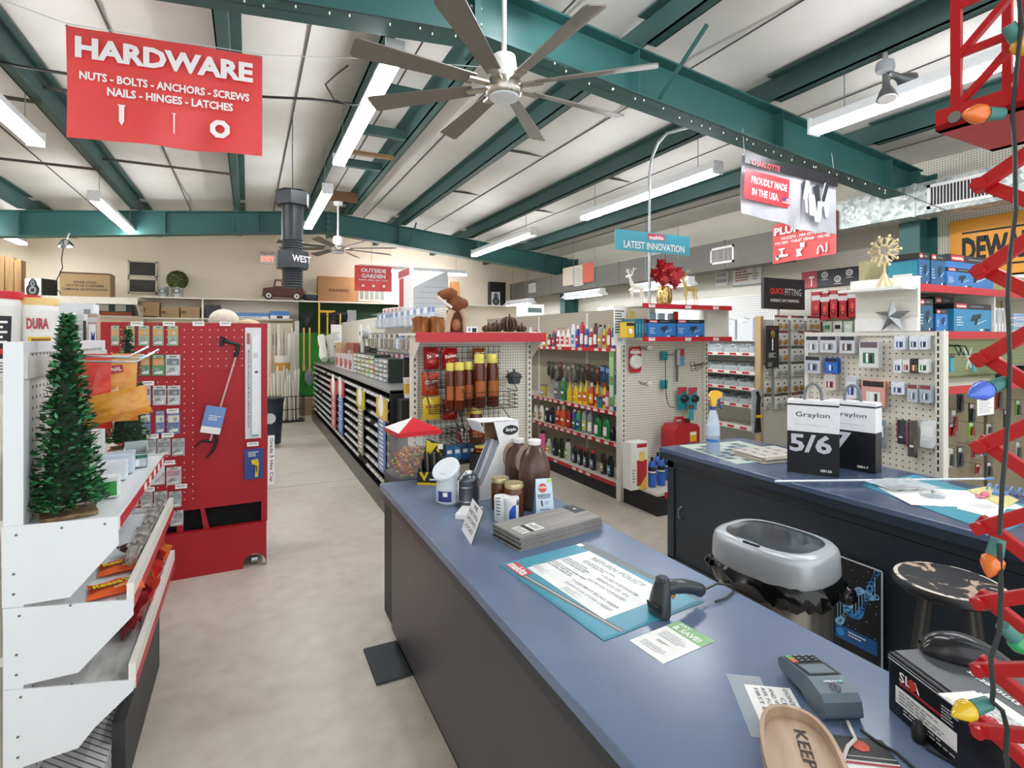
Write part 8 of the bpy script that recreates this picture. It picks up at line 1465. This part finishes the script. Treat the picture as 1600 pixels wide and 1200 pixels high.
# ================================================================ carded batteries and small goods on the battery endcap
def bcard(px, w, yt, yb, c, top, mid, lb, X=3.925, thick=.035, n=3):
    a, e = onX(px - w / 2, (yt + yb) / 2, X), onX(px + w / 2, (yt + yb) / 2, X); wy = a.y - e.y; zt, z0 = onX(px, yt, X).z, onX(px, yb, X).z; h = zt - z0; t = thing('battery_card', lb, 'blister card', (X, (a.y + e.y) / 2, z0), -PI / 2)
    for i in range(n):
        b = B(); y = -.012 - .016 * i if thick > .02 else -.012; b.prism([(x, z + h / 2) for x, z in rrect(wy, h, .008)], 'y', y - .004, y, M(c, .45)); b.build('card', t)
    b = B(); b.rect(wy * .9, h * .22, (0, y - .004, h * .86), M(top, .45)); b.rect(wy * .6, h * .4, (0, y - .0045, h * .36), M(mid, .4)); b.rect(wy * .12, h * .35, (-wy * .08, y - .005, h * .36), PAPER); b.rect(wy * .12, h * .3, (wy * .12, y - .005, h * .34), INK); b.build('print', t); b = B(); b.tube([(0, .012, h * .96), (0, y - .03, h * .96), (0, y - .035, h * .99)], .002, STEEL, 4); b.build('hook_wire', t)
for q in ((1275, 20, 525, 551, '#c9cacd', '#2a2a2c', '#a9acb0', 'grey battery card first in the top row from the far edge'), (1300, 26, 525, 551, '#c6c8cb', '#2a2a2c', '#8f9298', 'grey battery card second in the top row'), (1330, 24, 525, 552, '#c9cacd', '#2a2a2c', '#5a5048', 'grey battery card third in the top row with bronze cells'), (1276, 24, 556, 583, '#b9bcc4', '#2a2c30', '#6a6f8a', 'grey battery card first in the second row'), (1305, 20, 559, 583, '#2b62b8', '#1d1f24', '#3f7fd0', 'blue carded battery pack beside the grey cards'), (1303, 17, 585, 609, '#d8ccc8', '#c9c9c9', '#8f3a34', 'small red and black card under the blue battery pack'), (1336, 16, 588, 622, '#dfe2e6', '#c9d3dc', '#2f5cb0', 'blue and white carded pack behind the sample boxes'), (1371, 36, 594, 634, '#d9a08f', '#2f2a2c', '#e9e6e0', 'red and orange card with round white alarm'), (1412, 17, 524, 546, '#dfe3ea', '#eceff2', '#3f5a9a', 'white and blue card first in the upper small row'), (1434, 14, 524, 546, '#e3e6ea', '#eceff2', '#3f5a8a', 'white and blue card second in the upper small row'), (1449, 14, 524, 546, '#e0e4ea', '#eceff2', '#2f4a7a', 'white and blue card third in the upper small row'), (1409, 13, 561, 582, '#dfe3e8', '#e9ecef', '#4a5f9a', 'white card first in the lower small row'), (1422, 11, 561, 581, '#e0ddd8', '#e9e6e2', '#b0403c', 'white and red card second in the lower small row'), (1435, 13, 560, 583, '#2c2826', '#3a3432', '#b8804a', 'black and bronze card third in the lower small row'), (1449, 16, 561, 582, '#e6e8e4', '#eceeea', '#2f7a4a', 'white and green card fourth in the lower small row'), (1409, 20, 596, 616, '#dfe2ea', '#e9ecf0', '#5a6a9a', 'white slanted card beside the clear packs'), (1432, 16, 600, 628, '#b9c0c6', '#8f3a3c', '#8a9aa8', 'clear pack with red edges first of its pair'), (1452, 18, 601, 629, '#aeb8c4', '#8f3a3c', '#7a8a9a', 'clear pack with red edges second of its pair')): bcard(*q)
bcard(1366, 30, 533, 574, '#d9dcd9', '#6f5a62', '#2f6a52', 'bulky white and green carded light with stacked copies behind', n=4)
for i, (px, w, yt, yb, c, lb) in enumerate(((1409, 14, 656, 694, '#3c4048', 'dark cable tie bag with red edge on the lower hook'), (1426, 16, 657, 714, '#5a5450', 'brown cable tie bag with red edge on the next hook'), (1450, 26, 656, 700, '#e2e4e4', 'clear white bag with printed card on the lower hook'), (1377, 14, 656, 700, '#7f929c', 'blue grey tie bag half hidden by the sample box'))):
    X = 3.9; a, e = onX(px - w / 2, yt, X), onX(px + w / 2, yt, X); wy = a.y - e.y; zt, z0 = onX(px, yt, X).z, onX(px, yb, X).z; h = zt - z0; t = thing('tie_bag', lb, 'bag', (X, (a.y + e.y) / 2, z0), -PI / 2); b = B(); b.at((0, 0, h / 2)); b.bag(wy, h, .02, M(c, .35), nu=4, nv=5, seed=i); b.off(); b.build('bag', t); b = B(); b.rect(wy * .14, h * .7, (-wy * .4, -.012, h * .6), M('#8f2a30', .5)) if i < 2 else b.rect(wy * .7, h * .4, (0, -.012, h * .6), PAPER); b.rect(wy * .4, h * .06, (0, -.0125, h * .3), PAPER); b.build('print', t); b = B(); b.tube([(0, .035, h * .98), (0, -.06, h * .98), (0, -.07, h)], .0025, STEEL, 4); b.build('hook_wire', t)
# gold snowflake tree and silver star
a = onX(1382, 442, 3.86); t = thing('snowflake_tree', 'gold snowflake ornament on a stem above the white cubby', 'ornament', (3.86, a.y, 1.986), -PI / 2); GL = M('#d8c59a', .35, .5); b = B(); b.lathe([(.05, 0), (.045, .02), (.02, .08), (.01, .1)], GL, 10); b.cyl((0, 0, .1), (0, 0, .17), .007, GL); b.build('stem', t); b = B()
for k in range(10):
    a_ = k * PI / 5; p = lambda r, o=0: (r * math.cos(a_ + o), -.005 * (k % 2), .25 + r * math.sin(a_ + o)); b.tube([p(.03), p(.095)], .007, GL, 5); b.tube([p(.06), p(.09, .22)], .006, GL, 5); b.tube([p(.06), p(.09, -.22)], .006, GL, 5); b.ball(p(.1), .011, GL, 6, 4)
b.tube([(.035 * math.cos(k * PI / 8), 0, .25 + .035 * math.sin(k * PI / 8)) for k in range(16)], .007, GL, 5, closed=True); b.build('snowflake', t)
a = onX(1394, 487, 3.9); t = thing('barn_star', 'faceted silver barn star leaning in the white cubby', 'star ornament', (3.9, a.y, a.z), -PI / 2); ST = M('#a9acae', .3, .9, var=.3, scale=25); b = B(); R1, R2_ = .118, .046; pts = [((R1 if k % 2 == 0 else R2_) * math.sin(k * PI / 5), (R1 if k % 2 == 0 else R2_) * math.cos(k * PI / 5)) for k in range(10)]
for k in range(10): p, q = pts[k], pts[(k + 1) % 10]; b.add([(0, -.045, 0), (p[0], 0, p[1]), (q[0], 0, q[1])], [(0, 2, 1)], ST); b.add([(0, .005, 0), (p[0], 0, p[1]), (q[0], 0, q[1])], [(0, 1, 2)], ST)
b.build('star', t)
t.location.z = 1.69 + R1 * .81 + .002
# boxed power tools beyond the cubby
def tb(x0, x1, yt, y, z, d, lb, **k): x, w, h = span(x0, x1, yt, y, z); toolbox(lb, x, y, z, w, d, h, **k)
Z2_, Z3_ = 2.002, 1.687
tb(1436, 1453, 394, 1.96, Z2_, .2, 'boxed power tool at the cubby corner of the top bay shelf', side=MAKB, body=MKD); tb(1455, 1478, 396, 1.97, Z2_, .2, 'dark blue boxed tool second on the top bay shelf', body=MKD, seed=3); tb(1480, 1520, 417, 1.96, Z2_, .12, 'low blue boxed tool in front on the top bay shelf', seed=4); tb(1483, 1552, 396, 2.1, Z2_, .16, 'big blue boxed tool with torn lid at the back of the top bay shelf', seed=5)
tb(1437, 1458, 466, 1.97, Z3_, .1, 'dark teal boxed tool first on the second bay shelf', body=M('#1f5c7a', .4), seed=6); tb(1461, 1490, 463, 2.09, Z3_, .16, 'dark topped boxed tool behind on the second bay shelf', body=MKD, seed=7); tb(1463, 1481, 483, 1.965, Z3_, .1, 'small blue boxed tool in front on the second bay shelf', seed=8); tb(1491, 1549, 473, 1.97, Z3_, .2, 'wide blue boxed saw on the second bay shelf', seed=9, body=M('#2f84b0', .4))
for i in range(5): px = 1557 + 5 * i; a = onY(px, 510, 2.0); t = thing('blade_card', f'white carded spade bit, {ORD[i]} past the bay divider', 'blister card', (a.x, 2.0, Z3_), 0, 'carded spade bits'); b = B(); b.box((-.014, 0, 0), (.014, .01, .19), M('#e4e4e0', .45)); b.rect(.012, .1, (0, 0, .12), M(['#3a5a8a', '#b9a98f'][i % 2], .4)); b.build('card', t)
for i in range(6): t = thing('paper_ream', f'pale blue edged flat pack, {ORD[i]} up the stack beside the spade bits', 'package', (onY(1584, 500, 2.0).x, 2.0, Z3_ + .026 * i), 0, 'stack of flat packs'); b = B(); b.box((0, 0, 0), (.24, .2, .022), M(['#dfe6ec', '#a9c4dc'][i % 2], .5)); b.rect(.2, .005, (.12, 0, .011), BLUE); b.build('pack', t)
ZL = 1.322
for i, px in enumerate((1488, 1523)):
    a = onY(px, 580, 2.0); t = thing('blade_pouch', ['nearer the battery panel', 'beside the red lift arm'][i].join(['turquoise carded blade pack ', ' on the green pegboard']), 'package', (a.x, 2.0, onY(px, 581, 2.0).z)); b = B(); b.box((-.025, 0, 0), (.025, .008, .13), M('#3a9aae', .45)); b.rect(.05, .03, (0, 0, .115), INK); b.rect(.03, .012, (0, -.0005, .118), M('#c4404c', .5)); b.build('card', t); b = B(); b.tube([(0, .008, .125), (0, .27, .13)], .003, TEAL, 4); b.build('hook_wire', t)
t = thing('wire_hangers', 'dark green wire hangers with white rods on the green pegboard', 'hook', onY(1502, 555, 2.2)); b = B()
for x in (-.1, -.03, .06): b.tube([(x, .07, .08), (x, .0, .07), (x + .02, -.02, .0), (x + .05, -.02, .06)], .005, M('#22443f', .5), 5)
b.build('wire', t); b = B(); b.tube([(-.03, -.03, .06), (.08, -.03, -.1)], .006, PAPER, 5); b.tube([(.08, -.032, .06), (.0, -.032, -.11)], .006, PAPER, 5); b.build('rod', t)
t = thing('bar_clamp', 'dark green clamp lying on the bay shelf behind the lift', 'clamp', (onY(1570, 585, 2.05).x, 2.05, ZL)); b = B(); b.box((-.03, 0, 0), (.42, .05, .03), M('#22332f', .4)); b.box((.0, -.02, .03), (.06, .05, .14), M('#1c2a26', .4)); b.box((.28, -.02, .03), (.34, .05, .1), M('#1c2a26', .4)); b.box((-.05, -.03, .1), (.38, .0, .115), STEEL); b.build('clamp', t)
a = onY(1540, 588, 1.83); t = thing('price_sheet', 'long white price sheet hanging from the lower bay shelf', 'notice', (onY(1527, 590, 1.83).x, 1.83, onY(1528, 650, 1.83).z)); w = onY(1553, 590, 1.83).x - t.location.x; h = 1.31 - t.location.z; b = B(); b.box((0, 0, 0), (w, .002, h), PAPER); b.lines(w * .8, h * .75, 11, (w / 2, 0, h * .45), GREY, fill=.3); b.rect(w * .6, .012, (w / 2, 0, h * .93), INK); b.build('paper', t)
LOW = [(1500, 605, 645, '#2a2d33', 'tall black'), (1490, 640, 675, '#8f8a88', 'grey'), (1487, 662, 682, '#a82a2e', 'red'), (1518, 630, 660, '#202226', 'slim black'), (1517, 660, 682, '#7fc02c', 'lime green'), (1545, 662, 678, '#b9b4b0', 'pale'), (1560, 600, 640, '#9a3030', 'dark red'), (1572, 640, 668, '#2f3a38', 'dark grey'), (1590, 625, 650, '#6fa03a', 'green'), (1485, 700, 730, '#c9c6c0', 'white'), (1500, 698, 730, '#3a4a4c', 'slate'), (1522, 695, 715, '#a83038', 'bright red'), (1536, 694, 712, '#c9c4bc', 'cream'), (1528, 725, 740, '#b02c30', 'small red'), (1545, 722, 745, '#5a5a58', 'dull grey'), (1570, 700, 735, '#28302e', 'wide black'), (1590, 690, 720, '#a9a49c', 'beige')]
for px, yt, yb, c, nm in LOW:
    a, e = onY(px, yb, 2.15), onY(px, yt, 2.15); h = e.z - a.z; t = thing('tool_pack', f'{nm} hanging tool pack on the brown pegs below the bay shelf', 'package', (a.x, 2.15, a.z)); b = B(); b.box((-.035, 0, 0), (.035, .006, h), M(c, .45)); b.rect(.05, h * .2, (0, 0, h * .85), LGREY); b.build('card', t); b = B(); b.tube([(0, -.012, h * .08), (.006, -.014, h * .7)], [.016, .01], M(['#4a4c50', '#8d9094', '#9a2a2e'][int(px) % 3], .4), 6); b.build('tool', t); b = B(); b.tube([(0, .11, h), (0, -.03, h)], .003, STEEL, 4); b.build('hook_wire', t)
# ================================================================ red scissor lift model on the counter with its lamp string
def at_d(px, py, d): return Vector((0, 0, EYE)) + ray(px, py) * d
LR = M('#b4161c', .35, var=.08); dl, dr = .75, .6
zl = [EYE + (HOR - y) / FPX * dl for y in (287, 422, 560, 697, 825, 943, 1048, 1144)]; zl += [zl[-1] - .082, zl[-1] - .155]
Lp = at_d(1531, 527, dl); Rp = at_d(1822, 527, dr); g = Rp - Lp; g.z = 0; gl = g.length; rz = math.atan2(g.y, g.x)
t = thing('scissor_lift', 'tall red metal scissor lift model standing at the counter end', 'scissor lift model', (Lp.x, Lp.y, .85), rz)
zz = [z - .85 for z in zl]
zr = zz
def arm(x0, z0, x1, z1, y):
    b = B(); d = Vector((x1 - x0, 0, z1 - z0)); n = Vector((-d.z, 0, d.x)).normalized() * .0088; e = d.normalized() * .012; p, q = Vector((x0, 0, z0)) - e, Vector((x1, 0, z1)) + e
    b.add([Vector((v.x, yy, v.z)) for yy in (y, y + .014) for v in (p - n, q - n, q + n, p + n)], [(0, 1, 2, 3), (7, 6, 5, 4), (0, 4, 5, 1), (1, 5, 6, 2), (2, 6, 7, 3), (3, 7, 4, 0)], LR); b.build('scissor_arm', t, bev=.002)
for k, z in enumerate(zz):
    arm(0, z, gl, zz[k - 1] if k else z + .1, 0)
    arm(0, z, gl, zz[k + 1] if k + 1 < len(zz) else .03, .016)
    b = B(); b.cyl((0, -.008, z), (0, .04, z), .008, LR, n=12); b.build('hinge_pin', t); b = B(); b.cyl((gl, -.008, zr[k]), (gl, .04, zr[k]), .008, LR, n=12); b.build('hinge_pin', t)
b = B(); b.box((-.05, -.02, 0), (gl + .04, .16, .03), LR); b.build('base', t)
b = B(); zp = zz[0] + .085; b.box((-.045, -.02, zp), (gl + .06, -.005, zp + .03), LR); b.box((-.045, .145, zp), (gl + .06, .16, zp + .03), LR); b.box((-.045, -.02, zp), (gl + .06, .16, zp + .008), LR); b.cyl((-.02, -.024, zp + .012), (-.02, -.018, zp + .012), .008, STEEL, n=12); b.build('platform', t)
for y in (-.012, .15):
    b = B()
    for x in (-.03, .045, .12): b.box((x, y, zp + .03), (x + .012, y + .008, zp + .26), LR)
    for z in (.1, .17, .25): b.box((-.03, y + .001, zp + z), (gl + .05, y + .007, zp + z + .01), LR)
    b.tube([(-.024, y + .004, zp + .1), (.05, y + .004, zp + .17), (.125, y + .004, zp + .25)], .006, LR, 4); b.tube([(-.024, y + .004, zp + .03), (.05, y + .004, zp + .1)], .006, LR, 4)
    b.build('guard_rail', t)
def bulb(px, py, dx, dy, c, label, d=.7):
    a = at_d(px, py, d); e = at_d(px + dx, py + dy, d); v = (e - a).normalized(); t = thing('lamp_bulb', label, 'light bulb', a); b = B(); b.tube([(0, 0, 0), v * .022], [.008, .0095], M('#3f7a72', .45), 10); b.build('socket', t); b = B(); b.tube([v * .022, v * .027, v * .036, v * .046, v * .052], [.008, .0125, .0125, .007, .002], M(c, .15, spec=.8), 12); b.build('glass', t)
bulb(1575, 40, 16, 22, '#e2a41c', 'amber fairy light bulb at the lift guard rail'); bulb(1566, 178, -26, 0, '#e0702a', 'orange fairy light bulb under the lift platform'); bulb(1571, 596, -20, 8, '#4f74d8', 'blue fairy light bulb beside the lift arms'); bulb(1560, 842, -10, 40, '#e0702a', 'orange fairy light bulb above the round stool'); bulb(1566, 978, 26, 26, '#2aa35a', 'green fairy light bulb over the computer mouse'); bulb(1546, 1098, -36, 12, '#d8b41c', 'yellow fairy light bulb over the folded papers')
CW_ = M('#1a2622', .5)
P = [at_d(x, y, .69) for x, y in ((1592, -10), (1596, 40), (1590, 90), (1582, 180), (1586, 240), (1587, 330), (1578, 400), (1574, 470), (1578, 560), (1576, 640), (1572, 700), (1566, 760), (1562, 836))]
b = B(); b.tube(P, .0026, CW_, 5)
tag(b.build('lamp_string'), 'dark twisted lamp cord hanging down beside the lift arms', 'cord')
tag(B().tube([at_d(x, y, .69) for x, y in ((1562, 850), (1564, 930), (1562, 985), (1548, 1030), (1552, 1080), (1550, 1096), (1566, 1110), (1574, 1140), (1572, 1180), (1578, 1230))], .003, CW_, 5).build('lamp_string'), 'lower run of dark lamp cord over the charger box', 'cord')
# ================================================================ print and labels belong to the part that carries them
SURF = {'print', 'lettering', 'label', 'handwriting', 'logo', 'policy_print', 'front_page', 'flag_print', 'tag_card', 'screen', 'key', 'bulb', 'header', 'flap', 'sensor', 'grommet', 'edge_stripes', 'date_grid', 'band', 'wire_bail', 'tube', 'end_cap', 'driver', 'pencil', 'packets', 'drawer'}
for o in list(COL.objects):
    if o.parent is None and o.type == 'EMPTY' and len(o.children) > 1:
        ch = sorted(o.children, key=lambda c: _SEQ.get(c.name, 0)); first = None
        for c in ch:
            if c.name.split('.')[0] not in SURF and c.matrix_basis == Matrix.Identity(4): first = c; break
        if first is None: continue
        for c in ch:
            k = c.name.split('.')[0]
            if c is not first and (k in SURF or k.endswith('_drawing')) and not c.children: c.parent = first
